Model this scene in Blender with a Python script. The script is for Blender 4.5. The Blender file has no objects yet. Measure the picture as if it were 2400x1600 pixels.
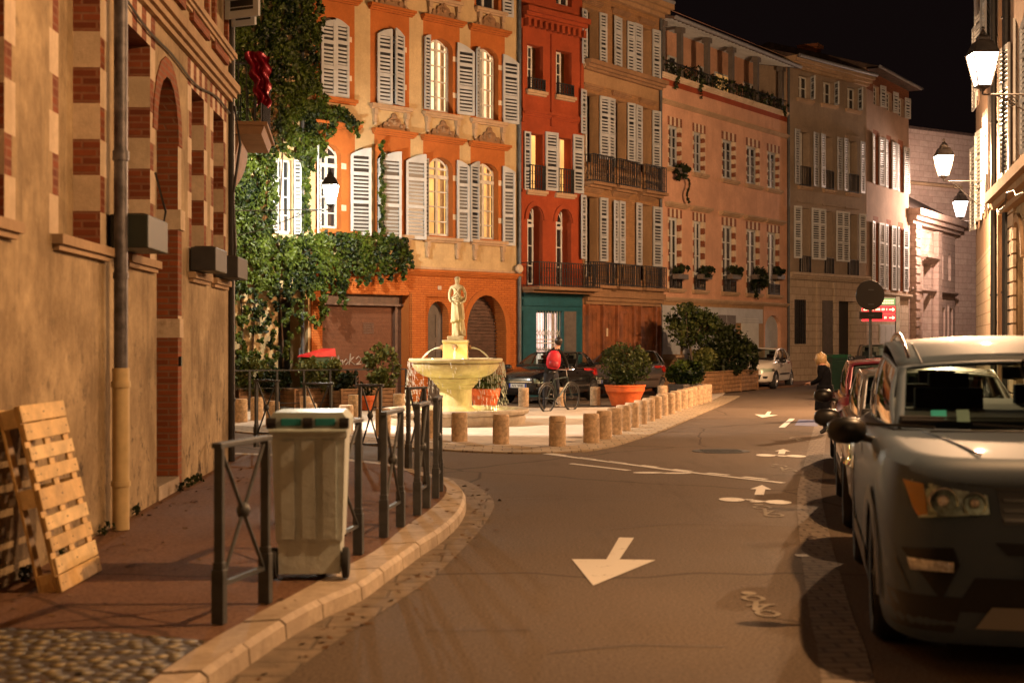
import bpy, math, random
from mathutils import Vector, Matrix, noise
random.seed(7)
R=math.radians
sc=bpy.context.scene
COL=sc.collection
# ---------------------------------------------------------------- camera
K=3333.0; CH=1.68
cam=bpy.data.objects.new('camera',bpy.data.cameras.new('camera')); COL.objects.link(cam)
cam.location=(0,0,CH); cam.rotation_euler=(R(90),0,0)
cam.data.sensor_width=36; cam.data.lens=50
cam.data.clip_start=.1; cam.data.clip_end=2000
cam.data.dof.use_dof=True; cam.data.dof.focus_distance=31; cam.data.dof.aperture_fstop=2.4
sc.camera=cam
# ---------------------------------------------------------------- world, exposure
w=bpy.data.worlds.new('World'); sc.world=w; w.use_nodes=True
nt=w.node_tree; bg=nt.nodes['Background']
tc=nt.nodes.new('ShaderNodeTexCoord'); sx=nt.nodes.new('ShaderNodeSeparateXYZ'); rp=nt.nodes.new('ShaderNodeValToRGB')
nt.links.new(tc.outputs['Generated'],sx.inputs[0]); nt.links.new(sx.outputs['Z'],rp.inputs[0]); nt.links.new(rp.outputs[0],bg.inputs['Color'])
rp.color_ramp.elements[0].color=(.075,.042,.034,1); rp.color_ramp.elements[0].position=0
rp.color_ramp.elements[1].color=(.075,.045,.052,1); rp.color_ramp.elements[1].position=.45
bg.inputs['Strength'].default_value=.06
sc.view_settings.view_transform='Standard'; sc.view_settings.look='None'
sc.view_settings.exposure=0; sc.view_settings.gamma=1
sc.cycles.use_denoising=True
sc.cycles.max_bounces=7; sc.cycles.diffuse_bounces=3; sc.cycles.glossy_bounces=3; sc.cycles.transparent_max_bounces=12
sc.cycles.transmission_bounces=4; sc.cycles.caustics_reflective=False; sc.cycles.caustics_refractive=False
sc.cycles.sample_clamp_indirect=4; sc.cycles.sample_clamp_direct=0; sc.cycles.blur_glossy=.5
try: sc.cycles.use_light_tree=True
except Exception: pass
LP1,LP2,LP3,LP4,LP5,LP6,LP7=1500,2000,8500,2700,2250,230,0
FLP,FNP,FBP=5000,34,15
def P(px,py,z=0.0):
    Y=K*(CH-z)/(py-800.0); return Vector(((px-1200)/K*Y,Y,z))
def D(px,Y,py=None,z=None):
    return Vector(((px-1200)/K*Y,Y,(0 if py is None else CH+(800-py)*Y/K) if z is None else z))
# lamps: colour, watts, place  (every one belongs to a lantern or spotlight built below)
def light(name,kind,loc,power,col,size=.06,**kw):
    l=bpy.data.lights.new(name,kind); l.energy=power; l.color=col
    if kind in('POINT','SPOT'): l.shadow_soft_size=size
    o=bpy.data.objects.new(name,l); COL.objects.link(o); o.location=loc
    for k,v in kw.items(): setattr(l,k,v)
    return o
ORANGE=(1,.55,.245); ROSE=(1,.58,.30); PINKW=(1,.70,.55); WHITE=(1,.92,.74)
# ---------------------------------------------------------------- helpers
def tag(o,label=None,cat=None,group=None,kind=None):
    if label: o['label']=label
    if cat: o['category']=cat
    if group: o['group']=group
    if kind: o['kind']=kind
    return o
def empty(name,loc=(0,0,0),rz=0,label=None,cat=None,group=None):
    o=bpy.data.objects.new(name,None); COL.objects.link(o); o.location=loc; o.rotation_euler=(0,0,rz)
    o.empty_display_size=.2
    return tag(o,label,cat,group)
class MB:
    def __init__(s): s.v=[];s.f=[];s.m=[]
    def poly(s,pts,m=0):
        n=len(s.v); s.v+=[tuple(p) for p in pts]; s.f.append(tuple(range(n,n+len(pts)))); s.m.append(m)
    def box(s,x0,x1,y0,y1,z0,z1,m=0,M=None):
        c=[Vector((x,y,z)) for z in(z0,z1) for y in(y0,y1) for x in(x0,x1)]
        if M is not None: c=[M@p for p in c]
        n=len(s.v); s.v+=[tuple(p) for p in c]
        for q in((0,2,3,1),(4,5,7,6),(0,1,5,4),(2,6,7,3),(0,4,6,2),(1,3,7,5)):
            s.f.append(tuple(n+i for i in q)); s.m.append(m)
    def beam(s,a,b,w,h=None,m=0):
        a=Vector(a);b=Vector(b);d=b-a;L=d.length
        if L<1e-6:return
        h=h or w; q=d.to_track_quat('Y','Z').to_matrix().to_4x4(); q.translation=a
        s.box(-w/2,w/2,0,L,-h/2,h/2,m,q)
    def tube(s,pts,r,n=8,m=0,cap=True):
        pts=[Vector(p) for p in pts]; rs=r if isinstance(r,(list,tuple)) else [r]*len(pts)
        base=len(s.v); up=Vector((0,0,1))
        for i,p in enumerate(pts):
            d=(pts[min(i+1,len(pts)-1)]-pts[max(i-1,0)])
            d=d.normalized() if d.length>1e-9 else Vector((0,0,1))
            a=d.cross(up)
            if a.length<.05: a=d.cross(Vector((1,0,0)))
            a.normalize(); b=d.cross(a)
            for k in range(n):
                t=2*math.pi*k/n; s.v.append(tuple(p+a*math.cos(t)*rs[i]+b*math.sin(t)*rs[i]))
        for i in range(len(pts)-1):
            for k in range(n):
                s.f.append((base+i*n+k,base+i*n+(k+1)%n,base+(i+1)*n+(k+1)%n,base+(i+1)*n+k)); s.m.append(m)
        if cap:
            s.f.append(tuple(base+k for k in range(n))[::-1]); s.m.append(m)
            s.f.append(tuple(base+(len(pts)-1)*n+k for k in range(n))); s.m.append(m)
    def lathe(s,prof,n=24,c=(0,0,0),m=0,M=None,a0=0,close=True):
        base=len(s.v); c=Vector(c)
        for r,z in prof:
            for k in range(n):
                t=2*math.pi*k/n+a0; p=Vector((r*math.cos(t),r*math.sin(t),z))
                if M is not None:p=M@p
                s.v.append(tuple(p+c))
        for i in range(len(prof)-1):
            for k in range(n):
                s.f.append((base+i*n+k,base+i*n+(k+1)%n,base+(i+1)*n+(k+1)%n,base+(i+1)*n+k)); s.m.append(m)
        if close:
            s.f.append(tuple(base+k for k in range(n))[::-1]); s.m.append(m)
            s.f.append(tuple(base+(len(prof)-1)*n+k for k in range(n))); s.m.append(m)
    def prism(s,pts,z0,z1,m=0,f=None):
        """pts 2-D outline (ccw) -> solid; f maps (a,b,c) to a point"""
        f=f or (lambda a,b,c:(a,b,c)); n=len(pts)
        s.poly([f(a,b,z1) for a,b in pts],m); s.poly([f(a,b,z0) for a,b in pts][::-1],m)
        for i in range(n):
            a=pts[i];b=pts[(i+1)%n]
            s.poly([f(a[0],a[1],z0),f(b[0],b[1],z0),f(b[0],b[1],z1),f(a[0],a[1],z1)],m)
    def mesh(s,name,mats,smooth=False):
        me=bpy.data.meshes.new(name); me.from_pydata(s.v,[],s.f)
        for x in (mats if isinstance(mats,(list,tuple)) else [mats]): me.materials.append(x)
        me.polygons.foreach_set('material_index',s.m)
        if smooth: me.polygons.foreach_set('use_smooth',[True]*len(s.f))
        me.update(); return me
    def build(s,name,mats,parent=None,smooth=False,loc=None,rot=None,bevel=0,weld=False,auto=False):
        me=s.mesh(name,mats,smooth or auto)
        if weld:
            import bmesh
            bm=bmesh.new(); bm.from_mesh(me); bmesh.ops.remove_doubles(bm,verts=bm.verts,dist=1e-4); bm.to_mesh(me); bm.free()
        if auto:
            try: me.set_sharp_from_angle(angle=R(38))
            except Exception: pass
        return link(name,me,parent,loc,rot,bevel)
def link(name,me,parent=None,loc=None,rot=None,bevel=0):
    o=bpy.data.objects.new(name,me); COL.objects.link(o)
    if parent is not None:o.parent=parent
    if loc is not None:o.location=loc
    if rot is not None:o.rotation_euler=rot
    if bevel:
        b=o.modifiers.new('bevel','BEVEL'); b.width=bevel; b.segments=2; b.limit_method='ANGLE'; b.angle_limit=R(40)
    return o
def bake(o):
    dg=bpy.context.evaluated_depsgraph_get(); dg.update()
    me=bpy.data.meshes.new_from_object(o.evaluated_get(dg)); o.modifiers.clear(); o.data=me; return o
def copy_tree(o,parent=None):
    c=o.copy(); COL.objects.link(c)
    if parent is not None:c.parent=parent
    for ch in [x for x in o.children]: copy_tree(ch,c)
    return c
def skin(name,J,E,mats,parent=None,sub=2,root=0,matf=None):
    """J: list of (x,y,z,r) joints, E: edges"""
    me=bpy.data.meshes.new(name); me.from_pydata([j[:3] for j in J],E,[])
    o=bpy.data.objects.new(name,me); COL.objects.link(o)
    m=o.modifiers.new('skin','SKIN'); m.use_smooth_shade=True
    for i,j in enumerate(J):
        sv=me.skin_vertices[0].data[i]; r=j[3]; sv.radius=(r,r) if not isinstance(r,tuple) else r
        sv.use_root=(i==root)
    b=o.modifiers.new('sub','SUBSURF'); b.levels=sub; b.render_levels=sub
    bake(o); o.data.name=name
    for x in (mats if isinstance(mats,(list,tuple)) else [mats]): o.data.materials.append(x)
    for p in o.data.polygons:
        p.use_smooth=True
        if matf:p.material_index=matf(p.center)
    if parent is not None:o.parent=parent
    return o
# ---------------------------------------------------------------- materials
def nodes(name):
    m=bpy.data.materials.new(name); m.use_nodes=True; n=m.node_tree
    return m,n,n.nodes['Principled BSDF'],n.links
def N(n,t,**kw):
    x=n.nodes.new('ShaderNode'+t)
    for k,v in kw.items(): setattr(x,k,v)
    return x
def mixc(n,L,fac,a,b,blend='MIX'):
    x=N(n,'Mix',data_type='RGBA',blend_type=blend)
    for s,v in((0,fac),(6,a),(7,b)):
        if hasattr(v,'is_linked'): L.new(v,x.inputs[s])
        elif s==0: x.inputs[0].default_value=v
        else: x.inputs[s].default_value=(*v,1) if len(v)==3 else v
    return x.outputs[2]
def coords(n,L,scale=(1,1,1)):
    t=N(n,'TexCoord'); mp=N(n,'Mapping'); mp.inputs['Scale'].default_value=scale; L.new(t.outputs['Object'],mp.inputs[0]); return mp.outputs[0]
def noi(n,L,vec,scale,detail=4,rough=.6,lo=.35,hi=.65):
    x=N(n,'TexNoise'); x.inputs['Scale'].default_value=scale; x.inputs['Detail'].default_value=detail; x.inputs['Roughness'].default_value=rough
    L.new(vec,x.inputs['Vector']); r=N(n,'MapRange'); r.inputs[1].default_value=lo; r.inputs[2].default_value=hi; L.new(x.outputs[0],r.inputs[0]); return r.outputs[0]
def bump(n,L,h,b,strength=.3,dist=.02):
    x=N(n,'Bump'); x.inputs['Strength'].default_value=strength; x.inputs['Distance'].default_value=dist
    L.new(h,x.inputs['Height']); L.new(x.outputs[0],b.inputs['Normal'])
def plain(name,c,rough=.6,metal=0,var=.15,sc_=6,bmp=0,coat=0,spec=None):
    m,n,b,L=nodes(name); v=coords(n,L)
    b.inputs['Roughness'].default_value=rough; b.inputs['Metallic'].default_value=metal
    if coat: b.inputs['Coat Weight'].default_value=coat; b.inputs['Coat Roughness'].default_value=.04
    if spec is not None: b.inputs['Specular IOR Level'].default_value=spec
    if var:
        f=noi(n,L,v,sc_); L.new(mixc(n,L,f,[x*(1-var) for x in c],[min(1,x*(1+var)) for x in c]),b.inputs['Base Color'])
        if bmp: bump(n,L,noi(n,L,v,sc_*6,5),b,bmp)
    else: b.inputs['Base Color'].default_value=(*c,1)
    return m
def plaster(name,c,dirt=(.12,.08,.05),amt=.45,stain=.5,rough=.9,fine=14,lowdirt=0,scratch=0,c2=None):
    """rendered wall: mottled colour, vertical streaks, stains of their own"""
    m,n,b,L=nodes(name); v=coords(n,L); b.inputs['Roughness'].default_value=rough; b.inputs['Specular IOR Level'].default_value=.25
    f1=noi(n,L,v,.9,7,.7,.38,.62); base=mixc(n,L,f1,[x*.8 for x in c],c2 or [min(1,x*1.15) for x in c])
    f2=noi(n,L,v,fine,5,.7,.3,.7); base=mixc(n,L,f2,base,mixc(n,L,.6,base,[x*.72 for x in c]))
    vs=coords(n,L,(2.6,2.6,.28)); f3=noi(n,L,vs,1.6,6,.7,.52,.78)
    q=N(n,'Math',operation='MULTIPLY'); L.new(f3,q.inputs[0]); q.inputs[1].default_value=stain
    base=mixc(n,L,q.outputs[0],base,dirt)
    f4=noi(n,L,v,2.3,8,.75,.6,.72); q=N(n,'Math',operation='MULTIPLY'); L.new(f4,q.inputs[0]); q.inputs[1].default_value=amt
    base=mixc(n,L,q.outputs[0],base,dirt)
    if lowdirt:
        t=N(n,'TexCoord'); s=N(n,'SeparateXYZ'); L.new(t.outputs['Object'],s.inputs[0])
        mr=N(n,'MapRange'); mr.inputs[1].default_value=2.4; mr.inputs[2].default_value=.6; mr.inputs[3].default_value=0; mr.inputs[4].default_value=1; L.new(s.outputs['Z'],mr.inputs[0])
        f5=noi(n,L,v,3.4,9,.8,.53,.62)
        q=N(n,'Math',operation='MULTIPLY'); L.new(f5,q.inputs[0]); L.new(mr.outputs[0],q.inputs[1])
        q2=N(n,'Math',operation='MULTIPLY'); L.new(q.outputs[0],q2.inputs[0]); q2.inputs[1].default_value=lowdirt
        base=mixc(n,L,q2.outputs[0],base,[.05,.035,.025])
    L.new(base,b.inputs['Base Color'])
    bump(n,L,noi(n,L,v,fine*2.2,6,.7,.2,.8),b,.35,.012)
    return m
def brick(name,c1,c2,mortar,scale=1,rough=.85,amt=.35,flat=False,bw=.24,bh=.065,ms=.012,bs=.5):
    m,n,b,L=nodes(name); b.inputs['Roughness'].default_value=rough; b.inputs['Specular IOR Level'].default_value=.25
    t=N(n,'TexCoord'); s=N(n,'SeparateXYZ'); L.new(t.outputs['Object'],s.inputs[0]); cb=N(n,'CombineXYZ')
    if flat: L.new(s.outputs['X'],cb.inputs[0]); L.new(s.outputs['Y'],cb.inputs[1])
    else:
        ad=N(n,'Math',operation='ADD'); L.new(s.outputs['X'],ad.inputs[0]); L.new(s.outputs['Y'],ad.inputs[1])
        L.new(ad.outputs[0],cb.inputs[0]); L.new(s.outputs['Z'],cb.inputs[1])
    bt=N(n,'TexBrick'); L.new(cb.outputs[0],bt.inputs[0]); bt.inputs['Scale'].default_value=scale
    bt.inputs['Color1'].default_value=(*c1,1); bt.inputs['Color2'].default_value=(*c2,1); bt.inputs['Mortar'].default_value=(*mortar,1)
    bt.inputs['Mortar Size'].default_value=ms; bt.inputs['Brick Width'].default_value=bw; bt.inputs['Row Height'].default_value=bh
    bt.inputs['Mortar Smooth'].default_value=.3
    v=coords(n,L); f=noi(n,L,v,5,6,.7)
    q=N(n,'Math',operation='MULTIPLY'); L.new(f,q.inputs[0]); q.inputs[1].default_value=amt
    col=mixc(n,L,q.outputs[0],bt.outputs['Color'],[x*.45 for x in c1]); L.new(col,b.inputs['Base Color'])
    iv=N(n,'Math',operation='SUBTRACT'); iv.inputs[0].default_value=1; L.new(bt.outputs['Fac'],iv.inputs[1]); 
    ad2=N(n,'Math',operation='MULTIPLY_ADD'); L.new(f,ad2.inputs[0]); ad2.inputs[1].default_value=.4; L.new(iv.outputs[0],ad2.inputs[2])
    bump(n,L,ad2.outputs[0],b,bs,.012)
    return m
def emit(name,c,s,glass=False):
    m,n,b,L=nodes(name); e=N(n,'Emission'); e.inputs[0].default_value=(*c,1); e.inputs[1].default_value=s
    out=n.nodes['Material Output']
    if glass:
        t=N(n,'BsdfTransparent'); a=N(n,'AddShader'); L.new(e.outputs[0],a.inputs[0]); L.new(t.outputs[0],a.inputs[1]); L.new(a.outputs[0],out.inputs[0])
    else: L.new(e.outputs[0],out.inputs[0])
    return m
def room(name,c,s,s2):
    """walls of a lit room seen through its window"""
    m,n,b,L=nodes(name); v=coords(n,L,(1.3,1.3,.7)); f=noi(n,L,v,1.5,2,.5,.3,.7)
    e=N(n,'Emission'); L.new(mixc(n,L,f,[x*s2 for x in c],c),e.inputs[0]); e.inputs[1].default_value=s
    L.new(e.outputs[0],n.nodes['Material Output'].inputs[0]); return m
def glassmat(name,tint=(.02,.022,.025),tr=.0,rough=.04):
    m,n,b,L=nodes(name); b.inputs['Base Color'].default_value=(*tint,1); b.inputs['Roughness'].default_value=rough; b.inputs['Specular IOR Level'].default_value=.7
    if tr:
        t=N(n,'BsdfTransparent'); t.inputs[0].default_value=(.75,.85,.8,1); g=N(n,'BsdfGlossy'); g.inputs['Roughness'].default_value=rough
        lw=N(n,'Fresnel'); lw.inputs[0].default_value=1.35
        x=N(n,'MixShader'); L.new(lw.outputs[0],x.inputs[0]); L.new(t.outputs[0],x.inputs[1]); L.new(g.outputs[0],x.inputs[2]); L.new(x.outputs[0],n.nodes['Material Output'].inputs[0])
    return m
def leafmat(name,a,b_,spec=.4,rough=.5):
    m,n,b,L=nodes(name); oi=N(n,'Attribute'); oi.attribute_name='tone'; oi.attribute_type='GEOMETRY'
    L.new(mixc(n,L,oi.outputs['Fac'],a,b_),b.inputs['Base Color']); b.inputs['Roughness'].default_value=rough; b.inputs['Specular IOR Level'].default_value=spec
    b.inputs['Subsurface Weight'].default_value=0
    t=N(n,'BsdfTranslucent'); L.new(mixc(n,L,oi.outputs['Fac'],a,b_),t.inputs[0]); x=N(n,'MixShader'); x.inputs[0].default_value=.25
    L.new(b.outputs[0],x.inputs[1]); L.new(t.outputs[0],x.inputs[2]); L.new(x.outputs[0],n.nodes['Material Output'].inputs[0])
    return m
M={}
M['tan']=plaster('tan_render',(.29,.205,.115),(.075,.052,.033),.8,.8,lowdirt=1,fine=6,c2=(.56,.43,.265))
M['cream']=plaster('cream_render',(.47,.34,.18),(.22,.14,.07),.35,.45)
M['oranger']=plaster('orange_render',(.37,.112,.024),(.35,.08,.02),.3,.25)
M['orangeb']=brick('orange_painted_brick',(.46,.14,.028),(.36,.105,.02),(.27,.07,.016),amt=.3)
M['redr']=plaster('red_render',(.29,.055,.018),(.2,.03,.01),.3,.4)
M['ochre']=brick('ochre_brick',(.36,.19,.08),(.28,.14,.06),(.24,.15,.08),amt=.5)
M['ochrep']=plaster('ochre_stone',(.34,.21,.11),(.12,.08,.05),.5,.5)
M['pink']=plaster('pink_render',(.60,.34,.22),(.28,.14,.08),.45,.4)
M['greyb']=plaster('grey_brown_render',(.31,.24,.175),(.13,.09,.06),.3,.4)
M['rosew']=plaster('rose_render',(.36,.25,.18),(.2,.13,.09),.3,.4)
M['limest']=brick('limestone_blocks',(.50,.40,.30),(.43,.34,.25),(.2,.15,.1),amt=.4,bw=.62,bh=.30,ms=.012,bs=.4)
M['church']=brick('pale_church_stone',(.52,.40,.34),(.44,.32,.27),(.28,.2,.17),amt=.45,bw=.7,bh=.32,ms=.014,bs=.5)
M['quoin_s']=plaster('quoin_stone',(.60,.47,.33),(.25,.16,.09),.6,.4,c2=(.74,.60,.45))
M['quoin_b']=brick('quoin_brick',(.27,.075,.03),(.14,.038,.018),(.25,.12,.07),amt=.4)
M['redbrick']=brick('red_brick',(.30,.085,.03),(.18,.05,.02),(.22,.12,.07),amt=.3)
M['stone']=plaster('trim_stone',(.42,.29,.18),(.15,.1,.06),.5,.5)
M['ornament']=plaster('ornament_stone',(.26,.15,.08),(.1,.06,.03),.6,.5)
M['shut']=plain('grey_painted_wood',(.36,.375,.39),.55,var=.12,sc_=2)
M['shutw']=plain('white_painted_wood',(.50,.51,.50),.5,var=.08,sc_=2)
M['shutd']=plain('dark_painted_wood',(.10,.085,.075),.6)
M['winf']=plain('window_paint',(.55,.53,.48),.5)
M['pane']=glassmat('window_pane')
M['panelit']=glassmat('lit_window_pane',tr=1); M['panelit'].node_tree.nodes['Transparent BSDF'].inputs[0].default_value=(1,1,1,1)
M['lit1']=room('lit_room_cream',(1,.66,.33),2.6,.6)
M['lit2']=room('lit_room_amber',(1,.46,.12),2.0,.55)
M['lit3']=room('lit_room_dim',(1,.45,.12),.7,.35)
M['shoplit']=room('lit_shop',(1,.66,.56),3.2,.45)
M['iron']=plain('black_iron',(.018,.017,.017),.45,var=.3,sc_=10)
M['irongrey']=plain('grey_iron',(.05,.055,.06),.5,var=.3)
M['roof']=plain('roof_tiles',(.07,.045,.035),.85,var=.4,sc_=4,bmp=.4)
M['zinc']=plain('zinc',(.25,.25,.26),.45,.3)
M['wood']=plain('pine_board',(.58,.34,.13),.65,var=.2,sc_=5,bmp=.2)
M['woodp']=plain('planter_board',(.24,.13,.06),.7,var=.3,sc_=5,bmp=.2)
M['wooddoor']=plain('brown_door_wood',(.21,.075,.03),.55,var=.35,sc_=3,bmp=.2)
M['teal']=plain('teal_paint',(.012,.075,.10),.4,var=.15)
M['black']=plain('black_plastic',(.012,.012,.013),.4,var=0)
M['terra']=plain('terracotta',(.62,.13,.03),.6,var=.15,bmp=.15)
M['soil']=plain('soil',(.04,.025,.015),.95)
M['rollr']=plain('brown_roller_shutter',(.085,.045,.03),.5,var=.3)
M['garage']=plaster('rusty_roller_shutter',(.115,.045,.022),(.07,.03,.02),.5,.5,.6)
def pavemat():
    m=plain('plaza_paving',(.55,.47,.38),.75,var=.12,sc_=3,bmp=.2); return m
M['plaza']=pavemat()
def asphalt(name,c,redden=None):
    m,n,b,L=nodes(name); v=coords(n,L); b.inputs['Specular IOR Level'].default_value=.04
    f=noi(n,L,v,.35,5,.6,.35,.65); base=mixc(n,L,f,[x*.78 for x in c],[x*1.2 for x in c])
    g=noi(n,L,v,48,4,.8,.32,.68); base=mixc(n,L,g,mixc(n,L,.7,base,[x*.35 for x in c]),mixc(n,L,.5,base,[x*2.6 for x in c]))
    st=coords(n,L,(1.4,.22,1)); h=noi(n,L,st,1.3,6,.7,.55,.75); q=N(n,'Math',operation='MULTIPLY'); L.new(h,q.inputs[0]); q.inputs[1].default_value=.45
    base=mixc(n,L,q.outputs[0],base,[x*.55 for x in c])
    # tar seams
    vo=N(n,'TexVoronoi',feature='DISTANCE_TO_EDGE'); wv=coords(n,L,(.23,.16,1)); nn=N(n,'TexNoise'); nn.inputs['Scale'].default_value=3; L.new(wv,nn.inputs[0])
    av=N(n,'VectorMath',operation='MULTIPLY_ADD'); L.new(nn.outputs['Color'],av.inputs[0]); av.inputs[1].default_value=(.16,.16,0); L.new(wv,av.inputs[2]); L.new(av.outputs[0],vo.inputs['Vector']); vo.inputs['Scale'].default_value=1
    mr=N(n,'MapRange'); mr.inputs[1].default_value=.002; mr.inputs[2].default_value=.006; mr.inputs[3].default_value=.6; mr.inputs[4].default_value=0; L.new(vo.outputs[0],mr.inputs[0])
    base=mixc(n,L,mr.outputs[0],base,[x*.35 for x in c])
    L.new(base,b.inputs['Base Color'])
    rr=N(n,'MapRange'); rr.inputs[3].default_value=.6; rr.inputs[4].default_value=.85; L.new(f,rr.inputs[0]); L.new(rr.outputs[0],b.inputs['Roughness'])
    bump(n,L,noi(n,L,v,120,3,.7,.2,.8),b,.5,.01); return m
M['asph']=asphalt('road_asphalt',(.118,.090,.068)); M['asphd']=asphalt('patched_asphalt',(.108,.082,.062)); M['tar']=plain('tar',(.055,.042,.032),.5,var=.3)
M['sidewalk']=asphalt('red_pavement_asphalt',(.15,.085,.055))
M['parkpav']=brick('parking_setts',(.26,.21,.165),(.21,.165,.13),(.10,.078,.06),amt=.5,flat=True,bw=.2,bh=.12,ms=.014,bs=.9)
M['kerb']=plaster('kerb_stone',(.42,.33,.24),(.16,.11,.07),.8,.4,.7,16,c2=(.68,.56,.42))
M['gutter']=brick('gutter_setts',(.26,.2,.14),(.21,.16,.11),(.13,.10,.07),amt=.8,flat=True,bw=.55,bh=.31,ms=.012,bs=.8)
M['edge']=brick('plaza_edge_setts',(.42,.33,.22),(.34,.26,.17),(.16,.12,.08),amt=.4,flat=True,bw=.3,bh=.3,ms=.012,bs=.4)
def roadpaint():
    m,n,b,L=nodes('road_paint'); v=coords(n,L); f=noi(n,L,v,7,7,.75,.32,.40)
    L.new(mixc(n,L,f,(.10,.085,.07),(.66,.62,.55)),b.inputs['Base Color']); b.inputs['Roughness'].default_value=.6; return m
M['paint']=roadpaint(); M['wornpaint']=plaster('worn_road_paint',(.30,.255,.20),(.13,.10,.075),.9,.9)
M['bluepaint']=plain('blue_road_paint',(.10,.11,.20),.7,var=.3)
M['bollard']=plain('bollard_stone',(.52,.37,.23),.8,var=.3,sc_=14,bmp=.5)
M['fount']=plaster('fountain_limestone',(.40,.33,.17),(.16,.13,.06),.55,.6,.6,12,c2=(.58,.48,.27))
M['fountdark']=plain('basin_stone',(.40,.33,.24),.7,var=.2,sc_=6,bmp=.2)
M['water']=glassmat('basin_water',(.05,.06,.04),rough=.08)
def drop():
    m,n,b,L=nodes('water_drops'); b.inputs['Base Color'].default_value=(.75,.73,.68,1); b.inputs['Roughness'].default_value=.12; b.inputs['Alpha'].default_value=.75; return m
M['drop']=drop(); M['drop'].node_tree.nodes['Principled BSDF'].inputs['Alpha'].default_value=.36
M['leaf']=leafmat('ivy_leaf',(.002,.009,.002),(.065,.095,.008),spec=.28,rough=.5)
M['leafr']=leafmat('ivy_autumn_leaf',(.12,.05,.012),(.20,.11,.02))
M['leafd']=leafmat('shrub_leaf',(.008,.014,.005),(.035,.045,.012),spec=.2)
M['leaft']=leafmat('tree_leaf',(.016,.030,.007),(.075,.085,.022),spec=.2)
M['leafy']=leafmat('pale_leaf',(.06,.075,.015),(.16,.16,.04))
M['bark']=plain('bark',(.10,.065,.04),.9,var=.3,bmp=.4)
M['skin']=plain('skin',(.50,.26,.17),.55,var=.05)
M['rubber']=plain('tyre_rubber',(.012,.012,.012),.8,var=.1)
M['rim']=plain('alloy_rim',(.42,.42,.43),.3,.8,var=.05)
M['chrome']=plain('chrome',(.75,.75,.75),.12,1,var=0)
M['cabin']=plain('cabin_cloth',(.014,.014,.016),.85,var=.2)
M['carglass']=glassmat('car_glass',tr=1,rough=.02)
M['trim']=plain('black_trim',(.010,.010,.011),.35,var=0)
M['amber']=plain('amber_lens',(.85,.28,.02),.2,var=.1,coat=.5)
M['redlens']=plain('red_lens',(.45,.012,.01),.2,var=0,coat=.6)
M['lens']=plain('lamp_reflector',(.80,.77,.72),.38,.55,var=.35,sc_=45)
M['clear']=glassmat('lamp_cover',tr=1,rough=.03)
def paint(name,c,metal=.3,rough=.32): return plain(name,c,rough,metal,var=.03,sc_=1.5,coat=1)
# ---------------------------------------------------------------- ground
g=MB(); g.poly([(-120,-20,0),(140,-20,0),(140,200,0),(-120,200,0)]); g.build('ground',M['asph'])['kind']='structure'
def cr(pts,n=5):
    pts=[Vector(p) for p in pts]; out=[]
    for i in range(len(pts)-1):
        p0=pts[max(i-1,0)];p1=pts[i];p2=pts[i+1];p3=pts[min(i+2,len(pts)-1)]
        for k in range(n):
            t=k/n; out.append(.5*((2*p1)+(p2-p0)*t+(2*p0-5*p1+4*p2-p3)*t*t+(3*p1-p0-3*p2+p3)*t**3))
    out.append(pts[-1]); return out
SZ=.12
ow=[P(x,y,SZ) for x,y in[(444,1600),(576,1509),(668,1450),(760,1401),(844,1365),(905,1323),(947,1294),(986,1267),(1039,1233),(1078,1195),(1091,1160),(1078,1137),(1055,1120),(1001,1107)]]
iw=[P(x,y,SZ) for x,y in[(345,1600),(490,1500),(590,1445),(690,1391),(778,1342),(860,1300),(905,1270),(945,1236),(993,1203),(1036,1168),(1047,1147),(1040,1133),(1024,1122),(985,1113)]]
near=Vector((-1.35,3.2,SZ)); ow=[Vector((-1.25,3.0,SZ)),P(250,1760,SZ)]+ow; iw=[Vector((-1.55,3.0,SZ)),P(150,1760,SZ)]+iw
far=[P(905,1084,SZ),P(833,1076,SZ),P(700,1066,SZ),P(560,1060,SZ),P(330,1052,SZ)]
fari=[p+Vector((0,-.3,0)) for p in far]
OW=cr(ow+far,6); IW=cr(iw+fari,6)
# pavement surface: inner kerb line to the wall
sw=MB(); pts=[(p.x,p.y,SZ-.006) for p in IW]
wl=lambda y:-3.70+.049*(18.57-y)
sw.poly(pts+[(-12,21,SZ-.006),(-12,18.6,SZ-.006),(-3.85,18.6,SZ-.006),(-3.85,17,SZ-.006),(-3.5,3,SZ-.006)])
# cobbled patch boundary
sw.build('pavement',M['sidewalk'])['kind']='structure'
cb=MB(); c0=P(-60,1462,SZ);c1=P(250,1478,SZ);c2=P(480,1496,SZ)
cb.poly([(c0.x-.3,c0.y,SZ-.001),(c1.x,c1.y,SZ-.001),(c2.x-.02,c2.y-.02,SZ-.001)][::-1]+[(-3.6,2.9,SZ-.001),(-1.56,2.9,SZ-.001)]+[(p.x-.01,p.y,SZ-.001) for p in IW if p.y<c2.y and p.y>3.05])
def cobmat():
    m,n,b,L=nodes('pebble_cobbles'); v=coords(n,L,(1,1,1)); vo=N(n,'TexVoronoi'); vo.inputs['Scale'].default_value=13; vo.inputs['Randomness'].default_value=.85
    mp=coords(n,L,(1,.8,1)); L.new(mp,vo.inputs['Vector'])
    r=N(n,'MapRange'); r.inputs[1].default_value=.15; r.inputs[2].default_value=.6; L.new(vo.outputs['Distance'],r.inputs[0])
    cc=mixc(n,L,noi(n,L,v,9,3),(.40,.31,.13),(.13,.11,.05)); L.new(mixc(n,L,r.outputs[0],cc,(.05,.035,.02)),b.inputs['Base Color']); b.inputs['Roughness'].default_value=.6
    iv=N(n,'Math',operation='SUBTRACT'); iv.inputs[0].default_value=1; L.new(r.outputs[0],iv.inputs[1]); bump(n,L,iv.outputs[0],b,1,.03); return m
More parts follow.
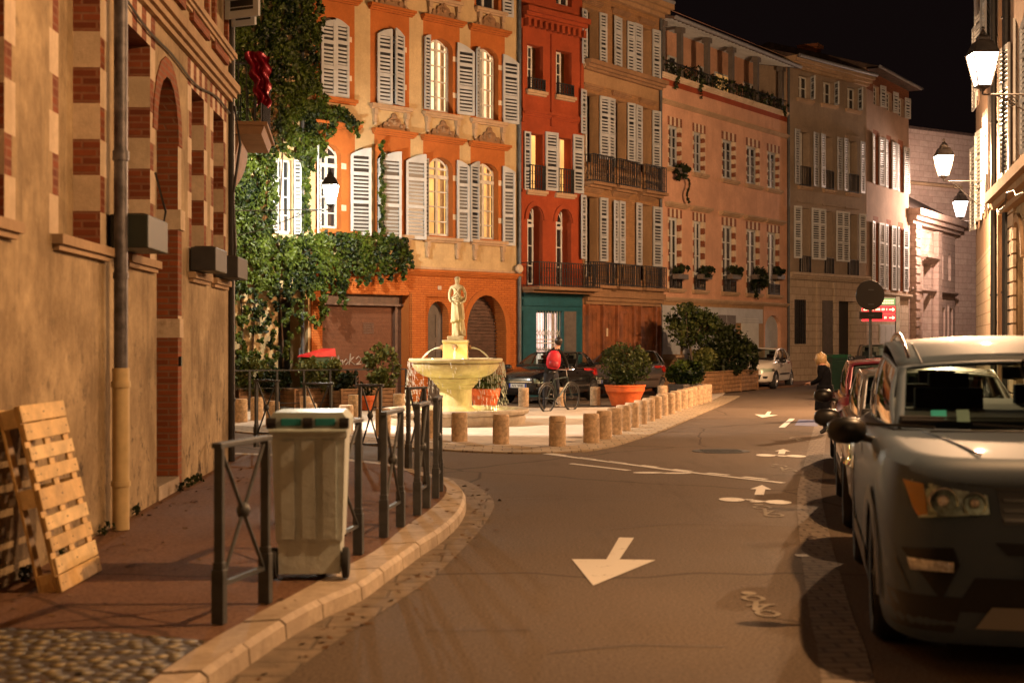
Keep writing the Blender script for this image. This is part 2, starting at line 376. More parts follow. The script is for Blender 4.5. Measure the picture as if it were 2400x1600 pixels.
cb.build('cobbled_pavement',cobmat())['kind']='structure'
# kerb stones with joints
def arclen(pl):
    a=[0]
    for i in range(1,len(pl)): a.append(a[-1]+(pl[i]-pl[i-1]).length)
    return a
def at_arc(pl,a,s):
    for i in range(1,len(pl)):
        if a[i]>=s: 
            t=(s-a[i-1])/max(1e-6,a[i]-a[i-1]); return pl[i-1].lerp(pl[i],t)
    return pl[-1]
AO=arclen(OW);AI=arclen(IW)
kb=MB(); ns=int(AO[-1]/.62); NS=ns
for i in range(ns):
    j=random.uniform(-.004,.004); t0=i/ns+.00022*2.4; t1=(i+1)/ns-.00022*2.4; zt=SZ+random.uniform(-.004,.004)
    seg=3; prof=[]
    for k in range(seg+1):
        t=t0+(t1-t0)*k/seg; o=at_arc(OW,AO,t*AO[-1]); q=at_arc(IW,AI,t*AI[-1]); d=(o-q).normalized()
        prof.append([Vector((q.x,q.y,-.02)),Vector((q.x,q.y,zt)),Vector((o.x,o.y,zt))-d*.03,Vector((o.x,o.y,zt-.03))+d*.003,Vector((o.x,o.y,-.02))+d*.012])
    for k in range(seg):
        for e in range(4): kb.poly([prof[k][e],prof[k+1][e],prof[k+1][e+1],prof[k][e+1]])
    for pr in (prof[0],prof[-1][::-1]): kb.poly(pr)
kb.build('kerb',M['kerb'])['kind']='structure'
# sett gutter alongside
gl=cr([Vector((-1.0,3.0,0)),P(500,1700)]+[P(x,y) for x,y in[(655,1600),(760,1522),(870,1450),(1011,1356),(1073,1298),(1126,1241),(1157,1190),(1150,1163),(1122,1142),(1085,1125),(1010,1112),(905,1092)]],6); AG=arclen(gl)
gu=MB(); n=80
for i in range(n):
    a=at_arc(OW,AO,i/n*AO[-1]*.80);b=at_arc(OW,AO,(i+1)/n*AO[-1]*.80); c=at_arc(gl,AG,(i+1)/n*AG[-1]); d=at_arc(gl,AG,i/n*AG[-1])
    gu.poly([(a.x,a.y,.004),(d.x,d.y,.004),(c.x,c.y,.004),(b.x,b.y,.004)])
gu.build('gutter',M['gutter'])['kind']='structure'
# plaza: pale paving with a border of setts
edge=[P(x,y) for x,y in[(380,1003),(545,1013),(700,1028),(900,1047),(1050,1057),(1200,1063),(1330,1061),(1420,1051),(1490,1031),(1560,1007),(1640,972),(1705,944),(1735,929)]]
inn=[P(x,y) for x,y in[(380,993),(545,999),(700,1012),(900,1030),(1050,1042),(1200,1048),(1310,1049),(1385,1040),(1440,1022),(1500,997),(1570,972),(1660,943),(1690,929)]]
EG=cr(edge,4);IN=cr(inn,4)
back=[P(1700,921),P(1640,925),P(1560,943),P(1500,955),P(1300,958),P(1190,958),P(1050,955),P(900,965),P(700,966),P(380,966)]
pz=MB(); pz.poly([(p.x,p.y,.024) for p in IN]+[(p.x,p.y,.024) for p in back]); 
for a,b in zip([IN[-1]]+back,back): pz.poly([(a.x,a.y,0),(b.x,b.y,0),(b.x,b.y,.024),(a.x,a.y,.024)])
pz.build('plaza',M['plaza'])['kind']='structure'
pe=MB()
for i in range(len(EG)-1):
    a,b,c,d=EG[i],EG[i+1],IN[i+1],IN[i]
    pe.poly([(a.x,a.y,.026),(b.x,b.y,.026),(c.x,c.y,.026),(d.x,d.y,.026)]); pe.poly([(a.x,a.y,0),(b.x,b.y,0),(b.x,b.y,.026),(a.x,a.y,.026)])
pe.build('plaza_kerb',M['edge'])['kind']='structure'
# parking lane: row of setts + paved bay, running up the right side
ul=Vector((.2,.98,0)).normalized(); ur=Vector((.98,-.2,0))
park=[P(1930,1640),P(1915,1514),P(1899,1451),P(1877,1299),P(1868,1190),P(1869,1150),P(1897,1037),P(1923,951),P(1935,905),P(1942,880)]
gp=MB(); 
for i in range(len(park)-1):
    a,b=park[i],park[i+1]; d=ur*.27; gp.poly([(a.x,a.y,.004),(a.x+d.x,a.y,.004),(b.x+d.x,b.y,.004),(b.x,b.y,.004)])
gp.build('parking_gutter',M['parkpav'])['kind']='structure'
rs=MB(); 
q=[Vector((1.65+2.35,5.5,0)),Vector((1.65+2.35+.22*28,33.5,0)),Vector((14.5,52,0)),Vector((17.8,62,0)),Vector((30,62,0)),Vector((16,5.5,0))]
rs.prism([(p.x,p.y) for p in q][::-1],0,.11)
rs.build('far_pavement',M['sidewalk'])['kind']='structure'
# pavement in front of the brown houses (left side of the street)
rs=MB(); rs.prism([(p.x,p.y) for p in [P(1700,921),P(1745,915),P(1862,907),P(1945,893),P(2010,888),P(2010,880),P(1800,885)]],0,.07)
rs.build('street_pavement',M['sidewalk'])['kind']='structure'
# ---- road markings
mk=0
def mark(name,px,label=None,z=.006,mat='paint'):
    m=MB(); m.poly([(p.x,p.y,z) for p in [P(x,y) for x,y in px]]); o=m.build(name,M[mat]); o['kind']='structure'; return o
arrow=[(1340,1311),(1390,1373),(1537,1313),(1452,1311.5),(1486,1261),(1451,1260),(1421,1311.5)]
am=MB(); am.poly([(p.x,p.y,.006) for p in[P(*arrow[0]),P(*arrow[1]),P(*arrow[2]),P(*arrow[3]),P(*arrow[6])]]); am.poly([(p.x,p.y,.006) for p in[P(*arrow[6]),P(*arrow[3]),P(*arrow[4]),P(*arrow[5])]])
am.poly([(p.x,p.y,.006) for p in[P(1769,971),P(1786.6,979),P(1823,973),P(1803,972),P(1793,972)]]); am.poly([(p.x,p.y,.006) for p in[P(1793,972),P(1803,972),P(1808,964.5),P(1799,964.5)]])
am.build('road_marking_arrow',M['paint'])['kind']='structure'
lm=MB()
def ln(m,a,b,w,z=.006):
    a=P(*a) if not isinstance(a,Vector) else a; b=P(*b) if not isinstance(b,Vector) else b; d=(b-a).normalized(); n_=Vector((-d.y,d.x,0))*w/2
    m.poly([(a.x-n_.x,a.y-n_.y,z),(b.x-n_.x,b.y-n_.y,z),(b.x+n_.x,b.y+n_.y,z),(a.x+n_.x,a.y+n_.y,z)])
ln(lm,(1229,1057),(1400,1079),.11); ln(lm,(1400,1079),(1600,1105),.10); ln(lm,(1600,1105),(1836,1132),.09)
for a,b in[((1283,1062),(1325,1067.5)),((1356,1072),(1394,1077)),((1425,1081),(1465,1086)),((1501,1090.5),(1540,1095)),((1578,1100),(1620,1104.5)),((1658,1108.5),(1708,1113.5)),((1742,1117.5),(1796,1123.5))]: ln(lm,a,b,.09)
ln(lm,(1337,1086.5),(1474,1102.5),.10)
ln(lm,(1832,1002),(1857,981),.12)
ln(lm,(1876,1300),(1884,1305),.1)
lm.build('road_marking_line',M['paint'])['kind']='structure'
bm_=MB()
def disc(m,c,rx,ry,z=.006,n=18,rot=0):
    c=P(*c) if not isinstance(c,Vector) else c; m.poly([(c.x+rx*math.cos(2*math.pi*k/n),c.y+ry*math.sin(2*math.pi*k/n),z) for k in range(n)])
def ring(m,c,rx,ry,w,z=.006,n=16):
    c=P(*c) if not isinstance(c,Vector) else c
    for k in range(n):
        t=2*math.pi*k/n;u=2*math.pi*(k+1)/n
        m.poly([(c.x+rx*math.cos(t),c.y+ry*math.sin(t),z),(c.x+rx*math.cos(u),c.y+ry*math.sin(u),z),(c.x+(rx-w)*math.cos(u),c.y+(ry-w)*math.sin(u),z),(c.x+(rx-w)*math.cos(t),c.y+(ry-w)*math.sin(t),z)])
def bikemark(tip,base,wl_,wr,rx,ry,aw):
    T=P(*tip);B=P(*base); d=(T-B); h=T-d*.45; n_=Vector((d.y,-d.x,0)).normalized()
    bm_.poly([(p.x,p.y,.006) for p in[T,h-n_*aw,h+n_*aw]][::-1]); w2=aw*.42; bm_.poly([(p.x,p.y,.006) for p in[h-n_*w2,B-n_*w2,B+n_*w2,h+n_*w2]])
    disc(bm_,wl_,rx,ry); disc(bm_,wr,rx,ry)
    a=P(*wl_);b=P(*wr);c=(a+b)/2
    ln(bm_,a+Vector((rx*.9,0,0)),c+Vector((0,ry*.5,0)),.05,.0065); ln(bm_,c+Vector((-rx*.6,ry*.7,0)),b-Vector((rx*.9,-.02,0)),.06,.007); disc(bm_,c+Vector((0,-ry*.5,0)),.07,.06,.0075)
bikemark((1786,1137),(1779,1160),(1715,1171),(1824,1177),.135,.19,.12)
bikemark((1836,1052.5),(1831,1064),(1794.6,1067),(1866,1069),.14,.22,.12)
disc(bm_,(1520,1108),.2,.12); disc(bm_,(1584,1109),.2,.10)
bm_.build('road_marking_bicycle',M['paint'])['kind']='structure'
sm=MB()
for (cx,cy),s in(((1800,1198),1.),((1838,1098),1.1),((1782,1420),.8),((1872,1030),1.)):
    c=P(cx,cy); ring(sm,c+Vector((0,.32*s,0)),.10*s,.14*s,.035); ring(sm,c+Vector((0,-.32*s,0)),.10*s,.14*s,.035); ln(sm,c+Vector((0,.2*s,0)),c+Vector((-.06,-.2*s,0)),.035,.0065); ln(sm,c+Vector((.07,.05,0)),c+Vector((-.06,-.22*s,0)),.03,.007); ln(sm,c+Vector((-.09,0,0)),c+Vector((.1,.03,0)),.035,.0075); disc(sm,c+Vector((.0,.55*s,0)),.05,.07,.008)
sm.build('road_marking_symbol',M['wornpaint'])['kind']='structure'
bb=MB(); bb.poly([(p.x,p.y,.005) for p in[P(1862,997),P(1916,999),P(1920,984),P(1872,983)]]); bb.build('road_marking_bay',M['bluepaint'])['kind']='structure'
tl=MB()
for pl_ in ([(1161,1172),(1240,1168),(1333,1166),(1480,1172)],[(1000,1477),(1120,1476),(1249,1476)],[(1290,1530),(1480,1512),(1700,1516)],[(1560,1010),(1700,1013),(1900,1018)],[(1420,1240),(1600,1226),(1860,1232)]):
    for a_,b_ in zip(pl_,pl_[1:]): ln(tl,a_,b_,.011 if a_[1]>1100 else .04,.0065)
tl.build('road_seam',M['tar'])['kind']='structure'
mh=MB(); c=P(1690,1057); 
mh.lathe([(.0,.0),(.44,.0),(.44,.007),(.36,.007),(.36,.0045),(0,.0045)],28,(c.x,c.y,.001),close=False)
for i in range(-3,4): mh.box(c.x-.3,c.x+.3,c.y+i*.09-.02,c.y+i*.09+.02,.005,.012)
tag(mh.build('manhole_cover',M['irongrey']),'round iron manhole cover set flush in the middle of the road','manhole cover')
def gullymat(): return M['iron']
# ---------------------------------------------------------------- facades
leafcache={}
def leafmesh(w_,h,arch,mat,pitch=.1):
    key=(round(w_*20),round(h*5),arch,mat,pitch)
    if key in leafcache: return leafcache[key]
    w=key[0]/20;h=key[1]/5; b=MB(); t=.022; st=min(.075,w*.17)
    rise=w*.35 if arch else 0
    zt=h-rise
    b.box(0,st,-t,t,0,zt+(0 if arch>=0 else rise)); b.box(w-st,w,-t,t,0,zt+(0 if arch<=0 else rise))
    for z in(0,h*.36,h*.68): b.box(st,w-st,-t+.002,t-.002,z,z+st*1.25)
    if arch:
        n=6; pts=[]
        for k in range(n+1):
            u=k/n; x=st+(w-2*st)*u if False else w*u; q=u if arch>0 else 1-u; pts.append((x,zt+rise*math.sin(q*math.pi/2)))
        low=zt-st*.4
        b.prism([(0,low)]+[(w,low)]+pts[::-1],-t+.003,t-.003,0,lambda a,c_,d:(a,d,c_))
        top=zt-st*.4
    else: b.box(st,w-st,-t+.002,t-.002,h-st*1.25,h); top=h-st*1.25
    z=st*1.25+pitch*.6
    q=Matrix.Rotation(R(38),4,'X')
    while z<top-pitch*.4:
        if not(h*.36-pitch*.3<z<h*.36+st*1.25+pitch*.3) and not(h*.68-pitch*.3<z<h*.68+st*1.25+pitch*.3):
            b.box(st,w-st,-.005,.005,-pitch*.30,pitch*.30,0,Matrix.Translation((0,0,z))@q)
        z+=pitch
    b.box(st,w-st,t*.55,t*.7,st,top,1)   # black sheet behind the slats, shade of the gaps put in as colour
    me=b.mesh('shutter',[M[mat],M['trim']]); leafcache[key]=(me,w,h); return leafcache[key]
class Facade:
    def __init__(s,name,p0,p1,wall,label,cat='building',group=None,cell=0):
        s.p0=Vector((p0[0],p0[1],0)); d=Vector((p1[0]-p0[0],p1[1]-p0[1],0)); s.L=d.length; s.u=d.normalized()
        s.root=empty(name,s.p0,math.atan2(s.u.y,s.u.x),label,cat,group)
        s.mats=[wall]; s.zones=[]; s.ops=[]; s.bx=[];s.bz=[]; s.mb={}
    def s(s,px):
        t=(px-1200)/K; return (t*s.p0.y-s.p0.x)/(s.u.x-t*s.u.y)
    def z(s,px,py): return CH+(800-py)*(s.p0.y+s.s(px)*s.u.y)/K
    def mi(s,m):
        if m not in s.mats:s.mats.append(m)
        return s.mats.index(m)
    def zone(s,a,b,c,d,m): s.zones.append((min(a,b),max(a,b),min(c,d),max(c,d),s.mi(m)))
    def hole(s,a,b,z0,z1,rise=0,depth=.22,rev=None,n=8): s.ops.append((a,b,z0,z1,rise,depth,rev))
    def obj(s,name,mb,mat,parent=None,**k):
        return mb.build(name,mat if not isinstance(mat,str) else M[mat],parent or s.root,**k)
    def window(s,a,b,z0,z1,rise=0,depth=.2,rev=None,lit=None,bars=3,hole=True,frame='winf',cols=2,transom=None,narrow=0,fw=.06,pane=None):
        """opening + painted frame + pane (sub-part) + lit room if lit"""
        if hole: s.hole(a,b,z0,z1,rise,depth+.08,rev)
        if narrow: b=b-narrow
        f=MB(); y0,y1=depth-.02,depth+.04
        f.box(a,a+fw,y0,y1,z0,z1); f.box(b-fw,b,y0,y1,z0,z1); f.box(a,b,y0,y1,z0,z0+fw*1.3)
        zt=z1-rise
        if rise:
            n=8
            for k in range(n):
                def q(i,o):
                    u=i/n; x=a+(b-a)*u; return(x,y0+.004,min(z1,zt+rise*math.sin(math.pi*min(1,max(0,u)))**.8)-o)
                p,r=q(k,0),q(k+1,0); p2,r2=q(k,fw*1.2),q(k+1,fw*1.2)
                f.poly([p2,r2,r,p])
            f.box(a,b,y0+.002,y1,zt-fw/2,zt+fw/2)
        else: f.box(a,b,y0,y1,z1-fw,z1)
        if transom: f.box(a,b,y0-.01,y1,transom-.05,transom+.05)
        for c in range(1,cols):
            x=a+(b-a)*c/cols; f.box(x-.045,x+.045,y0-.006,y1,z0,z1)
        top=transom or zt
        for k in range(1,bars+1):
            z=z0+(top-z0)*k/(bars+1); f.box(a,b,y0+.008,y1,z-.018,z+.018)
        o=s.obj('window',f,frame)
        p=MB(); p.box(a+.01,b-.01,depth+.012,depth+.018,z0,z1)
        s.obj('pane',p,'panelit' if lit else (pane or 'pane'),o)
        if lit:
            r=MB(); x0,x1=a-.5,b+.6; d0=depth+.05; d1=depth+1.3; zb,zz=z0-.3,z1+.25
            r.poly([(x0,d1,zb),(x1,d1,zb),(x1,d1,zz),(x0,d1,zz)]); r.poly([(x0,d0,zb),(x0,d1,zb),(x0,d1,zz),(x0,d0,zz)]); r.poly([(x1,d0,zb),(x1,d1,zb),(x1,d1,zz),(x1,d0,zz)])
            r.poly([(x0,d0,zz),(x1,d0,zz),(x1,d1,zz),(x0,d1,zz)]); r.poly([(x0,d0,zb),(x1,d0,zb),(x1,d1,zb),(x0,d1,zb)])
            s.obj('lit_room',r,lit,o)
            # curtains, furniture and a lampshade to give the room depth
            c=MB(); wv=(b-a)*random.uniform(.12,.24)
            for side_ in (0,1):
                for q_ in range(5): xx=(a+.03+q_*wv/5) if side_ else (b-.03-(q_+1)*wv/5); yy=d0+.05+.03*(q_%2); c.poly([(xx,yy,z0),(xx+wv/5,yy+(.03 if q_%2==0 else -.03),z0),(xx+wv/5,yy+(.03 if q_%2==0 else -.03),z1),(xx,yy,z1)])
            s.obj('curtain',c,M['curt'],o)
            c=MB(); xm=(a+b)/2+random.uniform(-.2,.3); zf_=z0+random.uniform(.25,.6); c.box(xm,xm+.45,d1-.12,d1-.02,zf_+.5,zf_+1.1); c.box(x0+.5,x0+1.3,d1-.5,d1-.02,zb,z0+.45); s.obj('furniture',c,'shutd',o)
            c=MB(); c.lathe([(.10,0),(.16,-.20)],14,(xm-.25,d1-.45,z0+.75 if random.random()<.6 else z1-.35),close=False); s.obj('lampshade',c,M['shade'],o)
        return o
    def leaf(s,a,b,z0,z1,arch=0,ang=0,hinge='l',mat='shut',y=-.05,pitch=.1):
        w=b-a;h=z1-z0; me,mw,mh=leafmesh(w,h,arch,mat,pitch)
        o=bpy.data.objects.new('shutter',me); COL.objects.link(o); o.parent=s.root; sxc=w/mw; szc=h/mh
        ang+=random.uniform(-2.5,4.5); y-=random.uniform(0,.02)
        if hinge=='l': o.location=(a,y,z0); o.rotation_euler=(0,0,-R(ang)); o.scale=(sxc,1,szc)
        else:
            # rotate about the right edge
            t=R(ang); o.location=(b-w*math.cos(t),y-w*math.sin(t),z0); o.rotation_euler=(0,0,t); o.scale=(sxc,1,szc)
        return o
    def mould(s,a,b,z,h=.12,d=.12,mat='stone',name='cornice'):
        m=MB(); m.box(a,b,-d,.03,z+h*.55,z+h); m.box(a+.02,b-.02,-d*.7,.03,z+h*.25,z+h*.55-.001); m.box(a+.04,b-.04,-d*.4,.03,z,z+h*.25-.001)
        return s.obj(name,m,mat)
    def sill(s,a,b,z,mat='stone',h=.09,d=.14,brackets=False):
        m=MB(); m.box(a,b,-d,.05,z-h,z)
        m.box(a+.03,b-.03,-d*.6,.05,z-h*1.6,z-h-.001)
        if brackets:
            for x in(a+.1,b-.22):
                m.box(x,x+.12,-.12,.02,z-h*1.6-.16,z-h*1.6-.002); m.box(x+.015,x+.105,-.08,.02,z-h*1.6-.36,z-h*1.6-.161); m.lathe([(0,-.06),(.05,-.03),(.05,.03),(0,.06)],8,(x+.06,-.06,z-h*1.6-.40),close=False)
        return s.obj('sill',m,mat)
    def ornament(s,a,b,z,h=.4,mat='ornament'):
        m=MB(); c=(a+b)/2; w=(b-a)/2
        pts=[(-1,0),(-.9,.16),(-.72,.2),(-.6,.42),(-.42,.40),(-.34,.62),(-.18,.70),(-.12,.9),(0,1),(.12,.9),(.18,.70),(.34,.62),(.42,.40),(.6,.42),(.72,.2),(.9,.16),(1,0)]
        m.prism([(c+x*w,z+q*h) for x,q in pts][::-1],-.07,.0,0,lambda p,q,r:(p,r,q))
        for x,q,r_ in((-.72,.12,.1),(.72,.12,.1),(-.4,.25,.12),(.4,.25,.12),(0,.45,.17),(0,.8,.1),(-.18,.5,.08),(.18,.5,.08)):
            m.lathe([(0,-1),(.7,-.7),(1,0),(.7,.7),(0,1)],7,(0,0,0),0,Matrix.Translation((c+x*w,-.07,z+q*h))@Matrix.Scale(r_*h*1.1,4),close=False)
        return s.obj('ornament',m,mat)
    def rail(s,a,b,z0,z1,d=.35,mat='iron',curly=True,name='balcony',solid=False,slab=True):
        m=MB(); r=.012
        for z in(z0+.04,z1): m.box(a,b,-d-.015,-d+.015,z-.015,z+.015); m.box(a-.0,a+.03,-d,0,z-.012,z+.012); m.box(b-.03,b,-d,0,z-.012,z+.012)
        n=max(4,int((b-a)/.11))
        for k in range(n+1):
            x=a+.015+(b-a-.03)*k/n; m.box(x-r,x+r,-d-r,-d+r,z0,z1)
        for y in(-d*.66,-d*.33): m.box(a,a+.02,y-r,y+r,z0,z1); m.box(b-.02,b,y-r,y+r,z0,z1)
        if curly:
            for k in range(n):
                x=a+(b-a)*(k+.5)/n
                for zz in(.3,.7): 
                    cz=z0+(z1-z0)*zz; m.tube([(x+.05*math.cos(t),-d,cz+.05*math.sin(t)) for t in[i*math.pi/3 for i in range(7)]],.008,4,cap=False)
        if solid: m.box(a+.01,b-.01,-d-.01,-d+.01,z0+.02,z1-.04)
        o=s.obj(name,m,mat)
        if slab:
            q=MB(); q.box(a-.05,b+.05,-d-.06,.02,z0-.10,z0-.005); q.box(a+.0,b-.0,-d*.7,.02,z0-.18,z0-.101); s.obj('slab',q,'ornament',o)
        return o
    def pipe(s,x,z0,z1,mat='zinc',r=.05,y=-.08):
        m=MB(); m.tube([(x,y,z0),(x,y,z1)],r,10)
        z=z0+.8
        while z<z1: m.tube([(x,y,z-.02),(x,y,z+.02)],r*1.25,10); z+=1.9
        return s.obj('downpipe',m,mat,smooth=False)
    def quoins(s,a,b,z0,z1,q=.18,n=9,bm='quoin_b',sm_='quoin_s',lint=.3,alt=True):
        h=(z1-z0)/n; cut=[z0]+[z0+k*h+random.uniform(-.14,.14)*h for k in range(1,n)]+[z1]
        for k in range(n):
            za=cut[k]; h=cut[k+1]-za; st=k%2==0; e=q if st or not alt else q*.65; mm=M[sm_] if st else M[bm]
            s.zone(a-e,a,za,za+h,mm); s.zone(b,b+e,za,za+h,mm)
        if lint:
            m=7; ww=(b-a+2*q)/m
            for k in range(m): s.zone(a-q+k*ww,a-q+(k+1)*ww,z1,z1+lint,M[sm_] if k%2 else M[bm])
    def finish(s,H,z0=0,depth=9,eave=.5,roofh=2.2,side=True,roof=True,roofmat='roof',zones_first=True,x0=0,x1=None,gutter='zinc'):
        x1=s.L if x1 is None else x1; s.H=H
        xs={x0,x1};zs={z0,H}
        for a,b,c,d,_ in s.zones: xs|={a,b};zs|={c,d}
        for a,b,c,d,r,_,_ in s.ops: xs|={a,b};zs|={c,d}
        xs=sorted(x for x in xs if x0<=x<=x1); zs=sorted(z for z in zs if z0<=z<=H)
        def uniq(v):
            o=[v[0]]
            for x in v[1:]:
                if x-o[-1]>.004:o.append(x)
            o[-1]=max(o[-1],v[-1]); return o
        xs=uniq(xs);zs=uniq(zs)
        w=MB()
        def zm(x,z):
            m=0
            for a,b,c,d,k in s.zones:
                if a<=x<=b and c<=z<=d:m=k
            return m
        for i in range(len(xs)-1):
            run=None
            for j in range(len(zs)-1):
                cx=(xs[i]+xs[i+1])/2; cz=(zs[j]+zs[j+1])/2
                if any(a<cx<b and c<cz<d for a,b,c,d,_,_,_ in s.ops):
                    run=None; continue
                m=zm(cx,cz)
                w.poly([(xs[i],0,zs[j]),(xs[i+1],0,zs[j]),(xs[i+1],0,zs[j+1]),(xs[i],0,zs[j+1])],m)
        for a,b,c,d,r,dep,rev in s.ops:
            zt=d-r
            segs=[(c,zt,None)]
            if isinstance(rev,tuple):   # striped reveal (mat1,mat2,n)
                n=rev[2]; segs=[(c+(zt-c)*k/n,c+(zt-c)*(k+1)/n,rev[0] if k%2==0 else rev[1]) for k in range(n)]
                base=s.mi(M[rev[0]])
            else: base=s.mi(M[rev]) if rev else zm(b+.01,(c+zt)/2)
            for za,zb,mm in segs:
                k=s.mi(M[mm]) if mm else base
                w.poly([(a,0,za),(a,dep,za),(a,dep,zb),(a,0,zb)],k); w.poly([(b,0,za),(b,0,zb),(b,dep,zb),(b,dep,za)],k)
            w.poly([(a,0,c),(b,0,c),(b,dep,c),(a,dep,c)],base)
            if r:
                n=12; pts=[]
                for k in range(n+1):
                    t=math.pi*(1-k/n); x=(a+b)/2+(b-a)/2*math.cos(t); pts.append((x,zt+r*math.sin(t)))
                for k in range(n):
                    p,q=pts[k],pts[k+1]; m=zm((p[0]+q[0])/2,d+.01) 
                    w.poly([(p[0],0,p[1]),(q[0],0,q[1]),(q[0],0,d),(p[0],0,d)],m)
                    w.poly([(p[0],0,p[1]),(p[0],dep,p[1]),(q[0],dep,q[1]),(q[0],0,q[1])],base)
            else: w.poly([(a,0,d),(a,dep,d),(b,dep,d),(b,0,d)],base)
        if side:
            w.poly([(x0,0,z0),(x0,depth,z0),(x0,depth,H),(x0,0,H)][::-1],0); w.poly([(x1,0,z0),(x1,depth,z0),(x1,depth,H),(x1,0,H)],0); w.poly([(x0,depth,z0),(x1,depth,z0),(x1,depth,H),(x0,depth,H)],0)
            w.poly([(x0,0,H),(x1,0,H),(x1,depth,H),(x0,depth,H)],0)
        s.obj('wall',w,s.mats)
        if roof:
            r=MB(); t=.10
            r.poly([(x0-.05,-eave,H+.02),(x1+.05,-eave,H+.02),(x1+.05,depth*.5,H+roofh),(x0-.05,depth*.5,H+roofh)]); r.poly([(x0-.05,-eave,H+.02-t),(x1+.05,-eave,H+.02-t),(x1+.05,-eave,H+.02),(x0-.05,-eave,H+.02)])
            r.poly([(x0-.05,-eave,H+.02-t),(x0-.05,.02,H-t+.02),(x1+.05,.02,H-t+.02),(x1+.05,-eave,H+.02-t)])
            r.poly([(x0-.05,depth*.5,H+roofh),(x1+.05,depth*.5,H+roofh),(x1+.05,depth+.3,H),(x0-.05,depth+.3,H)])
            r.poly([(x0-.05,-eave,H),(x0-.05,depth*.5,H+roofh),(x0-.05,depth,H)]); r.poly([(x1+.05,-eave,H),(x1+.05,depth*.5,H+roofh),(x1+.05,depth,H)])
            ro=s.obj('roof',r,roofmat)
            if gutter:
                m=MB(); n=8
                m.tube([(x0,-eave-.06,H-.02),(x1,-eave-.06,H-.02)],.07,8); s.obj('gutter_pipe',m,gutter,ro)
M['curt']=plain('curtain_cloth',(.55,.42,.28),.9,var=.2); M['shade']=emit('lampshade_glow',(1,.75,.45),9)
# ================================================================ cream and orange corner house
B=Facade('townhouse',(-6.995,35.6),(.24,42.7),M['cream'],'cream house with orange window surrounds and green ivy, behind the fountain')
S=B.s; OR=M['oranger']; OB=M['orangeb']
zs_=B.z(1100,643)                       # string course
B.zone(B.s(728),B.L,0,zs_-.02,OB)
# pilaster strip, bright pier
u1,u0=B.z(1027,90),B.z(1030,262); l1,l0=B.z(1020,368),B.z(1020,552)
cols=[(S(750),S(812),S(740),S(832)),(S(881),S(944),S(868),S(957)),(S(1005),S(1062),S(995),S(1080)),(S(1120),S(1164),S(1112),S(1184))]
cw=(S(1062)-S(1005))*.98
for row,(z1,z0) in enumerate(((u1,u0),(l1,l0))):
    for i,(a,b,pa,pb) in enumerate(cols):
        c=(a+b)/2; a,b=c-cw/2,c+cw/2; pa,pb=a-.22,b+.26; hz=z1+.42
        if row==1 and i==0: a,b=S(750),S(800); pa,pb=a-.15,S(832)
        if row==1 and i==1: a,b=S(884),S(932); pa,pb=a-.1,S(962)
        B.zone(pa,pb,z0-.05,hz,OR)
        n=3
        for k in (.22,.72): B.zone(b,min(pb,b+.17),z0+(z1-z0)*k,z0+(z1-z0)*(k+.07),M['quoin_s'])
        B.mould(pa-.10,pb+.12,hz,.16,.20,'oranger'); 
        if i>0 or row==0: B.ornament(pa+.1,pb-.05,hz+.17,.48)
        B.sill(pa-.03,pb+.03,z0-.05,'stone' if i else 'oranger',brackets=(i>0))
        lit=None
        if row==0 and i>=2: lit=M['lit1']
        if row==1 and i>=2: lit=M['lit2']
        B.window(a,b,z0,z1,.30,.22,lit=lit,bars=3,transom=(z0+(z1-z0)*.76) if row==1 else None)
# third floor, mostly above the frame
t0=B.z(1125,15)
for i,(a,b,pa,pb) in enumerate(cols):
    B.zone(pa,pb,t0-.05,t0+2.4,OR); B.window((a+b)/2-cw/2,(a+b)/2+cw/2,t0,t0+1.9,.3,.22); B.sill(pa,pb,t0-.05,brackets=True)
B.leaf(S(1175),S(1198),t0-.15,t0+1.9,-1,8,'l')
# extra window inside the ivy
wz1,wz0=B.z(655,372),B.z(655,547); B.window(S(649),S(684),wz0,wz1,0,.12,bars=3,frame='shutw'); B.leaf(S(633),S(649),wz0,wz1,0,10,'r','shutw'); B.leaf(S(686),S(700),wz0,wz1,0,35,'l','shutw')
def L2(pa,pb,py1,py0,arch,ang=4,h='l',mat='shut'):
    B.leaf(S(pa),S(pb),B.z(pa,py0),B.z(pa,py1),arch,ang,h,mat)
for a in[(749,782,42,226,1,2,'l'),(783,815,44,227,-1,2,'r'),(881,914,64,243,1,3,'l'),(915,944,68,246,-1,14,'r'),(990,1006,80,256,1,10,'r'),(1068,1104,101,268,-1,8,'l'),(1106,1121,108,273,1,24,'r'),(1176,1210,128,288,-1,7,'l'),
         (727,749,332,547,1,40,'r'),(819,860,344,551,1,14,'l'),(883,930,352,558,1,16,'l'),(948,991,358,560,1,8,'l'),(992,1001,371,560,1,4,'r'),(1068,1094,376,566,-1,6,'l'),(1095,1121,376,566,1,8,'r'),(1175,1200,390,575,-1,6,'l')]:
    L2(*a)
B.mould(S(728),B.L,zs_-.08,.16,.14,'oranger'); m=MB(); m.box(S(728),B.L,-.07,.01,zs_+.09,zs_+.16); B.obj('string_course',m,'stone')
